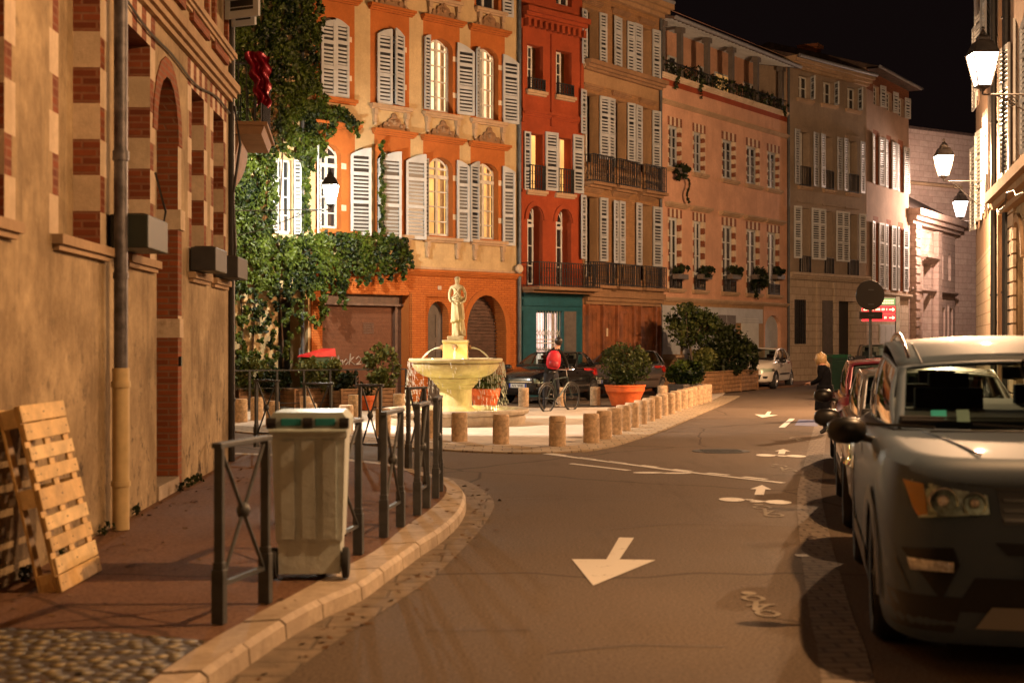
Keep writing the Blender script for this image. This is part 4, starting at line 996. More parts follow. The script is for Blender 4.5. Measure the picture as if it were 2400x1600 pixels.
# cornice: brick with dentils, then upper floor panels
Lf.mould(-.1,Lf.L+.10,zc,.22,.14,'stone'); 
Lf.zone(0,Lf.L,zc+.35,7.6,M['tan'])
for p,q in((-60,30),(150,230),(300,352),(375,420),(449,478),(500,524)):
    a,b=S(p),S(q); z0=zc+.62; Lf.zone(a-.12,b+.12,z0-.1,7.3,M['quoin_b']); Lf.zone(a-.02,b+.02,z0,7.2,M['tan'])
    k=MB(); k.box(a-.14,a-.04,-.05,0,z0-.1,7.3); k.box(b+.04,b+.14,-.05,0,z0-.1,7.3); k.box(a-.14,b+.14,-.05,0,z0-.2,z0-.1); Lf.obj('brick_band',k,'quoin_b')
Lf.leaf(S(505),S(520),5.75,7.9,0,60,'r','shut'); Lf.leaf(S(522),S(532),5.75,7.9,0,60,'r','shut')
Lf.mould(-.1,Lf.L+.10,5.30,.14,.10,'stone')
Lf.finish(10,z0=0,depth=6,eave=.5,x1=Lf.L)
Lf.pipe(Lf.L+.02,.12,10,'iron',.05,-.03)
k=MB(); a=S(536)-.3; k.tube([(a,-.12,4.7),(a-.05,-.2,4.2),(a+.03,-.1,3.6),(a,-.13,2.9),(a,-.1,2.5)],.02,6); Lf.obj('cable',k,'iron')
# downpipe with its iron foot
x=S(249); k=MB(); k.tube([(x,-.12,1.44),(x,-.12,10)],.058,14); k.tube([(x,-.12,3.18),(x,-.12,3.26)],.07,14); k.tube([(x,-.12,2.2),(x,-.12,2.25)],.066,14); dp=Lf.obj('downpipe',k,plain('worn_zinc',(.09,.085,.095),.5,.4,var=.5,sc_=8),auto=True)
k=MB(); k.tube([(x,-.12,.12),(x,-.12,1.46)],.072,14); k.tube([(x,-.12,1.3),(x,-.12,1.35)],.082,14); k.tube([(x,-.12,.48),(x,-.12,.52)],.082,14); Lf.obj('pipe_foot',k,plain('cream_pipe_paint',(.50,.38,.20),.5,var=.15),dp,auto=True)
# metal boxes on the sills
def wbox(s0,s1,z0,z1,label,d=.34):
    k=MB(); k.box(s0,s1,-d,-.02,z0,z1); k.box(s0+.02,s1-.02,-d+.02,-.04,z1-.03,z1+.004)
    o=k.build('flower_box',plain('metal_box_'+label[:8],(.012,.018,.013) if 'largest' in label else (.025,.025,.027),.5,var=.2),None,bevel=.01); o.matrix_world=Lf.root.matrix_basis.copy(); tag(o,label,'window box','window boxes along the left facade'); 
    o2=MB(); o2.box(s0+.04,s1-.04,-d+.04,-.06,z1+.004,z1+.012); 
    if 1: c=o2.build('soil',M['soil'],o)
bpy.context.view_layer.update()
wbox(8.85,9.7,2.46,2.74,'largest metal window box, left of the arched doorway')
wbox(12.65,13.45,2.46,2.72,'grey metal window box just right of the arched doorway',.30)
wbox(14.35,15.2,2.46,2.72,'dark metal window box nearest the building corner',.30)
# building behind with the balcony
H2=Facade('townhouse',(-5.1,20.2),(-6.9,35.3),M['tan'],'shadowed house with a stone balcony between the corner building and the ivy'); 
a,b=3.0,5.4; zb=5.22
k=MB(); 
q=[(0,zb-.14),(-1.35,zb-.14),(-1.40,zb),(0,zb)]; k.prism(q[::-1],a,b,0,lambda p,q_,r:(r,p,q_)); k.box(a-.05,b+.05,-1.45,0,zb,zb+.06)
cur=[(0,zb-.15)]+[(-.98*math.cos(t),zb-.15-1.0*math.sin(t)) for t in[i*math.pi/2/10 for i in range(11)]]
k.prism(cur,a+.1,b-.1,0,lambda p,q_,r:(r,p,q_)); bal=H2.obj('balcony',k,'ornament')
k=MB(); 
for x in[a+i*.12 for i in range(int((b-a)/.12)+1)]: k.box(x,x+.02,-1.38,-1.36,zb+.06,zb+1.0)
for i in range(11): k.box(a,a+.02,-1.38+i*.13,-1.36+i*.13,zb+.06,zb+1.0); k.box(b-.02,b,-1.38+i*.13,-1.36+i*.13,zb+.06,zb+1.0)
k.box(a,b,-1.40,-1.35,zb+1.0,zb+1.04); k.box(a,a+.03,-1.38,0,zb+1.0,zb+1.04); k.box(a+.03,b-.03,-1.345,-1.335,zb+.1,zb+.95); k.box(a+.03,b-.03,-.1,-.05,zb+.1,zb+2.6); H2.obj('balcony_railing',k,'iron',bal)
H2.finish(12,depth=6,eave=.3)
# ================================================================ lanterns
def lantern(loc,wallpt,label,power,col,emi=60,visible=True,arm2=None,gcol=None,sc_=.84):
    r=empty('wall_lantern',loc,0,label,'lantern','wall lanterns of the street')
    k=MB(); s2=math.sqrt(2)
    k.lathe([(.315*1,0.56),(.325,.58),(.30,.62),(.20,.78),(.14,.80),(.13,.86),(.06,.93),(.03,.99),(.045,1.02),(.0,1.06)],4,(0,0,0),0,None,R(45),close=False)
    for a in range(4):
        t=R(45+90*a); c,s_=math.cos(t),math.sin(t); k.beam((.16*c,.16*s_,0),(.315*c,.315*s_,.57),.02)
    k.lathe([(.0,-.10),(.03,-.09),(.06,-.05),(.165,-.01),(.165,.012),(0,.012)],4,(0,0,0),0,None,R(45),close=False)
    k.build('lantern_frame',M['iron'],r)
    g_=MB(); g_.lathe([(.155,.015),(.305,.565)],4,(0,0,0),0,None,R(45),close=False); g_.build('lantern_glass',emit('lantern_glass_glow',gcol or col,emi*.05,True),r)
    b=MB(); b.lathe([(0,.26),(.05,.28),(.075,.36),(.06,.46),(0,.50)],12,close=False); b.build('bulb',emit('bulb_glow',col,emi,True),r,smooth=True)
    w=(Vector(wallpt)-Vector(loc))/sc_; a=MB(); z=-.14
    a.tube([(0,0,-.1),(0,0,z)],.02,6); a.tube([(0,0,z),(w.x,w.y,z)],.018,6)
    d=Vector((w.x,w.y,0)); L=d.length; d.normalize()
    def pt(x,zz): return(d.x*x,d.y*x,zz)
    a.tube([pt(L,z-.75),pt(L*.75,z-.6),pt(L*.5,z-.35),pt(L*.25,z-.08),pt(L*.12,z)],.014,6)
    for cx,rr in((L*.3,.11),(L*.72,.17)):
        a.tube([pt(cx+rr*(1-t/14)*math.cos(t),z-rr-.03+rr*(1-t/14)*math.sin(t)) for t in[i*.5 for i in range(24)]],.011,5)
    a.box(w.x-.03,w.x+.03,w.y-.06,w.y+.06,z-.85,z+.2)
    a.build('bracket',M['iron'],r)
    r.scale=(sc_,)*3; l=light('lantern_light','POINT',(0,0,.40),power,col,.07); l.parent=r
    return r
L1=D(775,34.6); L1.z=CH+(800-480)*34.6/K
lantern((L1.x,L1.y,L1.z),(-6.85,34.9,0),'white-lit iron lantern on a long arm before the ivy',LP1,WHITE,70)
def rightl(px,Y,py,label,power,col,wall=None,sc_=.84):
    p=D(px,Y,py); wx=10.45+.235*(Y-30); 
    if wall:wx=wall
    lantern(p,(wx+.02,Y,0),label,power,col,70,gcol=(1,.80,.74),sc_=sc_)
rightl(2303,21,203,'nearest and largest glowing lantern, top right, before grey shutters',LP2,ROSE)
rightl(2212,33.5,413,'glowing lantern hanging below and left of the largest lantern',LP3,ROSE,11.15)
rightl(2251,67,509,'smallest glowing lantern, far away above the dark balcony',LP4,PINKW,22.6,1.3)
# the row of street lanterns continues out of frame beside the grey car
lantern((4.0,8.6,5.35),(5.40,8.6,0),'street lantern on the right-hand house beside the grey car',LP5,ORANGE,70)
lantern((2.6,-5.0,5.6),(3.3,-5.0,0),'unseen fill lantern added behind the viewer',LP6,ORANGE,70)  # lantern added out of view as fill light for the near fronts
# floodlight on the house with the balcony, aimed at the fountain square
fl=empty('floodlight',(-5.75,27.0,4.6),0,'small white floodlight fixed to the shadowed house, aimed at the fountain','floodlight')
k=MB(); k.box(-.12,.12,-.1,.1,-.1,.1); k.box(-.45,-.1,-.02,.02,-.02,.02); k.build('lamp_housing',M['iron'],fl)
k=MB(); k.box(.121,.13,-.09,.09,-.09,.09); k.build('lamp_face',emit('flood_face',WHITE,20),fl)
sp=light('floodlight_beam','SPOT',(.2,0,0),FLP,(1,.82,.66),.08,spot_size=R(54),spot_blend=.45); sp.parent=fl
sp.rotation_euler=(Vector((-.6,28.0,0))-Vector((-5.55,27,4.6))).to_track_quat('-Z','Y').to_euler()
# ================================================================ fountain
FC=Vector((-1.14,28.8,.02))
f=empty('fountain',FC,0,'round pale stone fountain with a raised bowl, lit gold from below','fountain')
k=MB(); k.lathe([(0,.0),(1.40,0),(1.42,.12),(1.40,.19),(1.47,.22),(1.49,.27),(1.47,.31),(1.30,.31),(1.27,.27),(1.25,.08),(0,.08)],64,close=False); k.build('basin',M['fountdark'],f,auto=True)
k=MB(); k.lathe([(1.26,.24),(0,.24)],48,close=False); k.build('basin_water',M['water'],f,auto=True)
k=MB(); k.lathe([(0,.06),(.40,.06),(.40,.28),(.37,.32),(.345,.34),(.33,.38),(.325,.70),(.35,.72),(.38,.75),(.385,.78),(.42,.80),(.45,.83),(.46,.87),(.50,.88),(.53,.90),(.53,.93),(0,.93)],48,close=False); k.build('pedestal',M['fount'],f,auto=True)
k=MB(); k.lathe([(0,.92),(.50,.925),(.60,.95),(.72,1.0),(.82,1.08),(.87,1.16),(.885,1.20),(.86,1.215),(.88,1.235),(.935,1.25),(.955,1.285),(.945,1.315),(.91,1.32),(.88,1.29),(.80,1.24),(0,1.22)],64,close=False); k.build('bowl',M['fount'],f,auto=True)
k=MB(); k.lathe([(.86,1.292),(0,1.292)],40,close=False); k.build('bowl_water',M['water'],f,auto=True)
k=MB(); k.box(-.25,.25,-.25,.25,1.22,1.66); k.box(-.265,.265,-.265,.265,1.63,1.69); k.box(-.165,.165,-.165,.165,1.69,1.77); blk=k.build('pedestal_block',M['fount'],f,bevel=.012)
for sx_,sy_ in((1,0),(-1,0),(0,-1),(0,1)):
    k=MB(); c=Vector((sx_*.265,sy_*.265,1.54)); k.lathe([(0,-1),(.6,-.8),(1,0),(.6,.8),(0,1)],12,c,0,Matrix.Scale(.06,4),close=False)
    k.tube([c+Vector((sx_*.03,sy_*.03,-.01)),c+Vector((sx_*.10,sy_*.10,-.015))],.018,8); k.build('spout',M['ornament'],f,smooth=True)
def jet(dx,dy):
    k=MB(); pts=[]
    for i in range(12):
        t=i/11; x=.30+.42*t; pts.append((dx*x,dy*x,1.53+.05*t*1.0-.32*t*t*1.0))
    k.tube(pts,[.018+.006*math.sin(i) for i in range(12)],6); return k
for d in((1,0),(-1,0),(0,-1),(0,1)): jet(*d).build('water_jet',M['drop'],f,smooth=True)
# falling drops round the bowl
k=MB(); random.seed(5)
for i in range(800):
    a=random.uniform(0,2*math.pi); c=math.cos(a)
    if abs(c)<.45 and random.random()<.75: continue
    t=random.random(); r=.95+.10*t+random.uniform(-.02,.03); z=1.27-.98*t**1.2; x,y=r*math.cos(a),r*math.sin(a); h=random.uniform(.03,.11)
    k.tube([(x,y,z),(x+.012,y,z-h)],[.002,.0045],4)
dr=k.build('falling_water',M['drop'],None); dr.location=FC; tag(dr,'drops of water falling from the rim of the stone bowl','water',kind='stuff')
# underwater lamps
for i,(x,y) in enumerate(((-.75,-.75),(.75,-.75),(0,1.05))):
    k=MB(); k.lathe([(0,.10),(.09,.10),(.09,.20),(.0,.22)],12,(x,y,0),close=False); k.build('basin_lamp',emit('basin_lamp_glow',(1,.72,.22),14),f,smooth=True)
    l=light('basin_light','POINT',(x,y,.30),FNP,(1,.74,.26),.05); l.parent=f
for x,y in((.16,-.56),(-.45,-.42)):
    k=MB(); k.lathe([(0,1.25),(.05,1.25),(.05,1.31),(0,1.32)],10,(x,y,0),close=False); k.build('bowl_lamp',emit('bowl_lamp_glow',(1,.85,.45),30),f,smooth=True)
    l=light('bowl_light','POINT',(x,y,1.37),FBP,(1,.70,.20),.04); l.parent=f
# ---- statue: draped standing woman
st=empty('statue',FC+Vector((.03,0,1.77)),0,'pale stone statue of a robed woman standing on top of the fountain','statue')
J=[(0,0,.66,.085),(0,0,.78,.080),(0.005,0,.90,.088),(0.0,0,.985,.070),(0,0,1.045,.034),(0.005,-.01,1.10,.055),(0.005,-.01,1.165,.050),
   (-.115,0,.985,.042),(-.155,-.01,.86,.034),(-.150,-.06,.74,.028),(-.115,-.10,.68,.022),
   (.115,0,.98,.042),(.165,.01,.86,.034),(.160,-.03,.73,.028),(.12,-.08,.67,.022),
   (-.055,0,.60,.070),(-.065,-.02,.34,.050),(-.075,.0,.08,.032),(-.08,-.07,.02,.026),
   (.055,0,.60,.072),(.06,-.05,.36,.055),(.05,-.01,.08,.036),(.055,-.08,.02,.028)]
E=[(0,1),(1,2),(2,3),(3,4),(4,5),(5,6),(3,7),(7,8),(8,9),(9,10),(3,11),(11,12),(12,13),(13,14),(0,15),(15,16),(16,17),(17,18),(0,19),(19,20),(20,21),(21,22)]
skin('body',J,E,M['fount'],st)
def robe(z0,z1,rx0,ry0,rx1,ry1,folds,amp,cx0=0,cx1=0,n=48,m=14,tilt=0):
    k=MB(); 
    for j in range(m+1):
        t=j/m; rx=rx0+(rx1-rx0)*t; ry=ry0+(ry1-ry0)*t; cx=cx0+(cx1-cx0)*t
        for i in range(n):
            a=2*math.pi*i/n; f_=1+amp*(1-t*.5)*math.sin(folds*a+2.2*math.sin(t*2.4))+amp*.5*math.sin(folds*2.3*a+1)
            k.v.append((cx+rx*f_*math.cos(a),ry*f_*math.sin(a),z0+(z1-z0)*t+tilt*math.cos(a)*(1-t)))
    for j in range(m):
        for i in range(n): k.f.append((j*n+i,j*n+(i+1)%n,(j+1)*n+(i+1)%n,(j+1)*n+i)); k.m.append(0)
    k.f.append(tuple(range(n))[::-1]); k.m.append(0); k.f.append(tuple(m*n+i for i in range(n))); k.m.append(0)
    return k
robe(.30,.80,.135,.115,.098,.085,9,.10,.01,0,tilt=.03).build('skirt',M['fount'],st,smooth=True)
robe(.0,.36,.13,.10,.105,.09,7,.14,.03,.02).build('robe_hem',M['fount'],st,smooth=True)
k=MB(); 
for j in range(5): k.tube([(.12*math.cos(a),.105*math.sin(a),.70+.02*j+.02*math.sin(a*2+j)) for a in[i*math.pi/8 for i in range(17)]],.014,6,cap=False)
k.tube([(-.10,-.05,.98),(-.03,-.10,.93),(.04,-.11,.84),(.09,-.09,.76)],.018,6); k.tube([(.09,-.05,.99),(.03,-.10,.94),(-.02,-.105,.86),(-.08,-.10,.80)],.016,6); k.build('sash',M['fount'],st,smooth=True)
k=MB(); k.lathe([(0,-1),(.6,-.8),(1,0),(.8,.6),(0,1)],12,(0.005,.012,1.15),0,Matrix.Diagonal((.062,.066,.062,1)),close=False); k.lathe([(0,-1),(1,0),(0,1)],8,(0.005,.075,1.14),0,Matrix.Scale(.03,4),close=False); k.build('hair',M['fount'],st,smooth=True)
k=MB(); k.lathe([(0,0),(.014,.01),(.0,.03)],6,(.005,-.065,1.085),close=False)
k.build('nose',M['fount'],st,smooth=True)
for s_ in(-1,1):
    k=MB()
    for hnd in range(4): k.tube([(s_*.115+.01*hnd*-s_,-.09,.685),(s_*.085+.008*hnd*-s_,-.125,.67-.008*hnd),(s_*.06,-.125,.655-.01*hnd)],.007,5)
    k.build('hand',M['fount'],st,smooth=True)
# ================================================================ bollards
bol=[(565,991),(602,986),(639,998),(718,983),(727,1007),(811,1012),(830,978),(898,1023),(936,974),(1005,1029),(1077,1037),(1174,1043),(1227,954),(1313,953),(1395,951),(1306,1048),(1386,1040),(1416,1031),(1440,1021),(1461,1012),(1481,1004),(1501,996),(1520,989),(1536,983),(1552,976),(1569,972),(1584,965),(1599,960),(1612,956),(1623,952),(1635,949),(1646,946),(1657,943),(1553,947)]
k=MB(); k.lathe([(0,0),(.135,0),(.135,.375),(.128,.38),(.128,.39),(.135,.395),(.133,.465),(.12,.485),(0,.49)],24,close=False); bme=k.mesh('bollard_mesh',[M['bollard']]); 
for p_ in bme.polygons:p_.use_smooth=True
try:bme.set_sharp_from_angle(angle=R(35))
except Exception:pass
def ordinal(n): return ['first','second','third','fourth','fifth','sixth','seventh','eighth','ninth','tenth','eleventh','twelfth','thirteenth','fourteenth','fifteenth','sixteenth','seventeenth','eighteenth','nineteenth'][n]
labs={0:'leftmost stone bollard, beside the corner of the tan building',1:'stone bollard second from the left, by the first far barrier',2:'stone bollard just above the left end of the bin lid',3:'farther of two stone bollards right behind the bin lid',4:'nearer of two stone bollards right behind the bin lid',5:'stone bollard just right of the bin lid',6:'stone bollard against the planters, left of the crossed barrier',7:'stone bollard behind the crossed barrier, left of the basin',8:'stone bollard behind the left rim of the basin',9:'stone bollard hidden behind barrier posts, left before the basin',10:'stone bollard in front of the basin, below the pedestal',11:'stone bollard in front of the right side of the basin',12:'stone bollard before the number plate of the black car',13:'stone bollard beside the bicycle wheels',14:'stone bollard before the rear of the black car',15:'lone stone bollard on the bright square, right of the basin',33:'stone bollard standing alone behind the diagonal row'}
for i,(px,py) in enumerate(bol):
    o=bpy.data.objects.new('stone_bollard',bme); COL.objects.link(o); p=P(px,py); o.location=(p.x,p.y,.015); o.rotation_euler=(random.uniform(-.01,.01),random.uniform(-.01,.01),random.uniform(0,6))
    lab=labs.get(i) or (f'{ordinal(i-16)} stone bollard of the diagonal row, counted from the nearest')
    tag(o,lab,'bollard','stone bollards round the square')
# ================================================================ iron barriers
def barrier(pa,pb,label,h=.98,z=SZ,wh=None):
    a,b=Vector(pa),Vector(pb); d=b-a; d.z=0; L=d.length; r=empty('street_barrier',(a.x,a.y,z),math.atan2(d.y,d.x),label,'barrier','iron barriers along the kerb')
    for x in(0,L):
        k=MB(); k.box(x-.018,x+.018,-.026,.026,0,h-.01); k.box(x-.030,x+.030,-.036,.036,0,.30); k.box(x-.024,x+.024,-.030,.030,.30,.34); k.build('post',M['irongrey'],r,bevel=.004)
    k=MB(); k.box(-.04,L+.04,-.03,.03,h-.01,h+.02); k.build('top_rail',M['irongrey'],r,bevel=.004)
    k=MB(); k.box(.03,L-.03,-.012,.012,.20,.225); k.build('bottom_rail',M['irongrey'],r)
    k=MB(); k.tube([(.03,0,h-.03),(L-.03,0,.22)],.012,8); k.build('brace',M['irongrey'],r); k=MB(); k.tube([(L-.03,0,h-.03),(.03,0,.22)],.012,8); k.build('brace',M['irongrey'],r)
    k=MB(); k.lathe([(0,-.05),(.03,-.035),(.042,0),(.03,.035),(0,.05)],12,(L/2,0,(h+.20)/2),close=False); k.build('boss',M['irongrey'],r,smooth=True)
pp=lambda x,y:P(x,y,SZ)
barrier(pp(514,1460),pp(622,1412),'nearest iron barrier, in front of the rubbish bin')
barrier(pp(755,1345),pp(840,1298),'iron barrier half hidden behind the rubbish bin')
barrier(pp(900,1258),pp(939,1233),'third iron barrier along the kerb, right of the bin')
barrier(pp(978,1206),pp(1000,1189),'fourth iron barrier along the kerb')
barrier(pp(1021,1166),pp(1031,1150),'last iron barrier at the tip of the kerb')
barrier(pp(957,1097),pp(994,1093),'iron barrier at the far kerb, before the fountain basin')
barrier(pp(844,1078),pp(892,1079),'crossed iron barrier at the far kerb, right of the bin lid')
barrier(pp(714,1068),pp(775,1068),'iron barrier at the far kerb, directly behind the bin')
barrier(pp(601,1047),pp(649,1050),'iron barrier at the far kerb, next to the tan corner')
# dark bollard-like end post
# ================================================================ rubbish bin
def bin_(loc,rz,W,Dp,H,body,lid,label,panels=None,detail=True):
    r=empty('wheelie_bin',loc,rz,label,'bin')
    k=MB(); w0,w1=W*.40,W*.49; d0,d1=Dp*.36,Dp*.5
    def lay(w,d,z,o=0): return[(-w,-d+o,z),(w,-d+o,z),(w,d,z),(-w,d,z)]
    rings=[lay(w0,d0,.04),lay(w0*1.02,d0*1.02,.24),lay(w0*1.08,d0*1.05,.26),lay(w1*.97,d1*.96,H*.84),lay(w1*1.02,d1*1.0,H*.85),lay(w1*1.03,d1*1.02,H*.91)]
    for i in range(len(rings)-1):
        for q in range(4): k.poly([rings[i][q],rings[i][(q+1)%4],rings[i+1][(q+1)%4],rings[i+1][q]])
    k.poly(rings[0][::-1]); k.poly(rings[-1])
    k.build('bin_body',body,r,bevel=.018)
    if detail:
        k=MB(); 
        for x in(-W*.27,0,W*.27): k.prism([(-d0*1.05-.014,.27),(-d0*1.05+.02,.27),(-d1*.96+.02,.83*H),(-d1*.96-.016,.83*H)],x-W*.085,x+W*.085,0,lambda p,q,s:(s,p,q))
        k.build('rib',body,r,bevel=.006)
    k=MB(); zt=H*.91; k.prism([(-W*.52,zt),(W*.52,zt),(W*.52,zt+.05),(W*.44,H*1.0),(-W*.44,H*1.0),(-W*.52,zt+.05)],-Dp*.53,Dp*.53,0,lambda p,q,s:(p,s,q)); k.build('lid',lid,r,bevel=.03)
    if panels:
        for x in(-W*.22,W*.22): k=MB(); k.box(x-W*.13,x+W*.13,-Dp*.545,-Dp*.53,zt+.012,zt+.06); k.build('lid_panel',panels,r,bevel=.004)
        for x in(-W*.47,0,W*.47): 
            k=MB(); k.tube([(x-.03,-Dp*.56,zt+.03),(x+.03,-Dp*.56,zt+.03)],.035,12); k.build('hinge',M['black'],r,auto=True)
        k=MB(); k.tube([(-W*.5,-Dp*.6,zt-.02),(W*.5,-Dp*.6,zt-.02)],.016,8); k.build('handle',lid,r)
    k=MB(); k.tube([(-W*.44,-d0*.75,.12),(W*.44,-d0*.75,.12)],.014,8); k.build('axle',M['chrome'],r)
    for x in(-W*.47,W*.47):
        k=MB(); q=Matrix.Rotation(R(90),4,'Y'); k.lathe([(.03,-.02),(.08,-.025),(.10,-.02),(.105,0),(.10,.02),(.08,.025),(.03,.02)],20,(x,-d0*.75,.105),0,q); k.build('wheel',M['rubber'],r,auto=True)
    return r
bp=pp(718,1362)
bin_((bp.x,bp.y+.25,SZ),R(3),.50,.52,1.10,plaster('dirty_bin_plastic',(.56,.62,.60),(.14,.11,.07),.55,.5,.5,6),plain('pale_bin_lid',(.42,.50,.48),.4,var=.12),'tall dirty cream wheeled bin with teal lid panels, beside the nearest barrier',plain('teal_panel',(.02,.20,.20),.4))
# ================================================================ pallet
pa=Vector((-2.80,8.86,SZ)); r=empty('wooden_pallet',pa,R(90),'pale wooden pallet leaning upright against the tan wall','pallet')
tilt=Matrix.Rotation(R(-12.5),4,'X')   # local: x along the wall, y towards the wall (+), z up
Mx=Matrix.Rotation(R(-13),4,'X')
random.seed(3)
def pb(name,x0,x1,y0,y1,z0,z1,var=0):
    k=MB(); k.box(x0,x1,y0,y1,z0,z1,0,Mx); mats=PW; return k.build(name,mats[random.randrange(3)],r,bevel=.004)
PW=[plain('pallet_board_a',(.66,.45,.19),.65,var=.2,sc_=7,bmp=.2),plain('pallet_board_b',(.58,.38,.15),.65,var=.25,sc_=5,bmp=.2),plain('pallet_board_c',(.72,.52,.25),.65,var=.2,sc_=8,bmp=.2)]
for z0,z1 in((0,.105),(.112,.215),(.255,.345),(.39,.48),(.52,.655),(.70,.79),(.835,.925),(.965,1.075),(1.082,1.19)): pb('slat',random.uniform(-.006,.006),.86+random.uniform(-.006,.006),0,.02,z0,z1)
for x in(0,.38,.76): pb('stringer_board',x,x+.10,.0205,.04,0,1.19)
for x in(0,.38,.76):
    for z in(0.01,.55,1.06): pb('block',x,x+.10,.0405,.13,z,z+.12)
for x in(0,.38,.76): pb('base_board',x,x+.10,.1305,.150,0,1.19)
# ================================================================ fence, planters, pots
def slab(px,py,z=0): return P(px,py,z)
fa,fb=P(520,962),P(952,952); d=fb-fa; L=d.length; r=empty('railing_fence',(fa.x,fa.y,.02),math.atan2(d.y,d.x),'long black railing in front of the garage and ivy planters','fence')
k=MB(); k.box(0,L,-.02,.02,.93,.965); k.build('top_rail',M['iron'],r); k=MB(); k.box(0,L,-.012,.012,.12,.14); k.box(0,L,-.012,.012,.5,.515); k.build('bottom_rail',M['iron'],r)
n=7
for i in range(n+1): k=MB(); k.box(L*i/n-.025,L*i/n+.025,-.025,.025,0,.94); k.build('post',M['iron'],r)
def woodplanter(p0,p1,dep,h,label,mat='woodp',rows=5):
    a,b=Vector(p0),Vector(p1); d=b-a; L=d.length; r=empty('wooden_planter',(a.x,a.y,0),math.atan2(d.y,d.x),label,'planter')
    for j in range(rows):
        k=MB(); z0=.04+j*(h-.06)/rows; z1=z0+(h-.06)/rows-.015; k.box(0,L,0,.04,z0,z1); k.box(0,.04,.041,dep,z0,z1); k.box(L-.04,L,.041,dep,z0,z1); k.box(0.041,L-.041,dep-.04,dep-.001,z0,z1); k.build('board',M[mat],r)
    for x in[i*L/3 for i in range(4)]: k=MB(); k.box(x-.03 if x else -.01,x+.03 if x<L else L+.01,-.02,-.001,.0,h); k.build('batten',M[mat],r)
    k=MB(); k.box(-.02,L+.02,-.04,.06,h-.02,h+.015); k.box(-.02,L+.02,dep-.06,dep+.02,h-.02,h+.015); k.build('coping',M[mat],r)
    k=MB(); k.box(.045,L-.045,.062,dep-.062,h-.25,h-.08); k.build('soil',M['soil'],r); return r
woodplanter(P(1648,927),P(1776,914),1.5,.72,'long pale wooden planter box holding the tree and bushes','woodp',5)
for i,(a,b,l) in enumerate(((560,650,'dark wooden planter left, behind the black railing'),(690,790,'dark wooden planter in the middle, behind the black railing'),(800,925,'dark wooden planter right, before the garage'))):
    A_=D(a,35.5);A_.z=0;B_=D(b,36.3);B_.z=0; woodplanter(A_,B_,.7,.48,l,'woodp',4)
def pot(px,py,rtop,h,label,Y=None):
    p=P(px,py) if Y is None else D(px,Y); p.z=.02; r=empty('terracotta_pot',p,0,label,'plant pot')
    k=MB(); k.lathe([(0,0),(rtop*.66,0),(rtop*.80,h*.42),(rtop*.82,h*.43),(rtop*.83,h*.47),(rtop*.93,h*.68),(rtop*.95,h*.69),(rtop*.95,h*.72),(rtop*.99,h*.93),(rtop*1.02,h*.94),(rtop*1.02,h),(rtop*.92,h),(rtop*.90,h*.85),(0,h*.85)],36,close=False); k.build('pot',M['terra'],r,auto=True)
    k=MB(); k.lathe([(rtop*.9,h*.88),(0,h*.90)],24,close=False); k.build('soil',M['soil'],r); return p
bushp=pot(1465,952,.53,.54,'large orange terracotta pot with a round bush, right of the black car')
pot2=pot(1137,955,.38,.52,'orange terracotta pot partly hidden behind the fountain drops',Y=34.5)
pot3=pot(860,966,.22,.35,'small orange terracotta pot left of the fountain, behind the railing',Y=34.6)
k=MB(); dk=P(1608,938)
r=empty('square_pot',(dk.x,dk.y,0),R(30),'dark square pot with a low leafy shrub, left of the wooden planter','plant pot'); k.box(-.35,.35,-.35,.35,0,.45); k.box(-.37,.37,-.37,.37,.40,.47); k.build('pot',M['shutd'],r,bevel=.01)
k=MB(); k.box(-.32,.32,-.32,.32,.47,.475); k.build('soil',M['soil'],r)
# ================================================================ foliage
def leaves(name,pts,size,mat,parent=None,loc=None,up=.3,droop=0,out=None,tone=None):
    """pts: list of positions; builds folded leaf quads with a per-leaf tone"""
    v=[];f=[];tn=[]
    for p in pts:
        s_=size*random.uniform(.6,1.35); n=Vector((random.gauss(0,1),random.gauss(0,1),random.gauss(0,1)+up))
        if out is not None: n+=Vector(out)*1.6
        n.normalize(); a=n.orthogonal(); a.rotate(Matrix.Rotation(random.uniform(0,6.28),3,n)); 
        if droop: a=(a+Vector((0,0,-droop))); a=(a-n*a.dot(n)); a=a.normalized() if a.length>1e-3 else n.orthogonal()
        b=n.cross(a); p=Vector(p); k=len(v)
        v+=[tuple(p-a*s_*.5),tuple(p-a*s_*.05+b*s_*.36-n*s_*.08),tuple(p+a*s_*.6),tuple(p-a*s_*.05-b*s_*.36-n*s_*.08)]
        f.append((k,k+1,k+2,k+3)); t=tone(p) if tone else noise.noise(p*1.7)*.5+.5; t=min(1,max(0,t*1.5-.3+random.uniform(-.45,.45))); tn.append(t)
    me=bpy.data.meshes.new(name); me.from_pydata(v,[],f); me.materials.append(mat)
    at=me.attributes.new('tone','FLOAT','FACE'); at.data.foreach_set('value',tn)
    return link(name,me,parent,loc)
def clumps(centre,rad,n,nc,seed,squash=.8,gap=.25,tight=.20):
    """leaf positions in uneven clumps inside an ellipsoid"""
    random.seed(seed); C=[]; out=[]
    while len(C)<nc:
        p=Vector((random.uniform(-1,1),random.uniform(-1,1),random.uniform(-1,1)))
        if p.length<1 and p.length>.25: C.append((p,random.uniform(.5,1.25)))
    for i in range(n):
        c,s_=random.choice(C); q=Vector((random.gauss(0,1),random.gauss(0,1),random.gauss(0,1)))*tight*s_
        p=c+q
        if p.length>1.18: p*=1.1/p.length
        out.append(Vector((centre[0]+p.x*rad[0],centre[1]+p.y*rad[1],centre[2]+p.z*rad[2])))
    return out,[Vector((centre[0]+c.x*rad[0],centre[1]+c.y*rad[1],centre[2]+c.z*rad[2])) for c,_ in C]
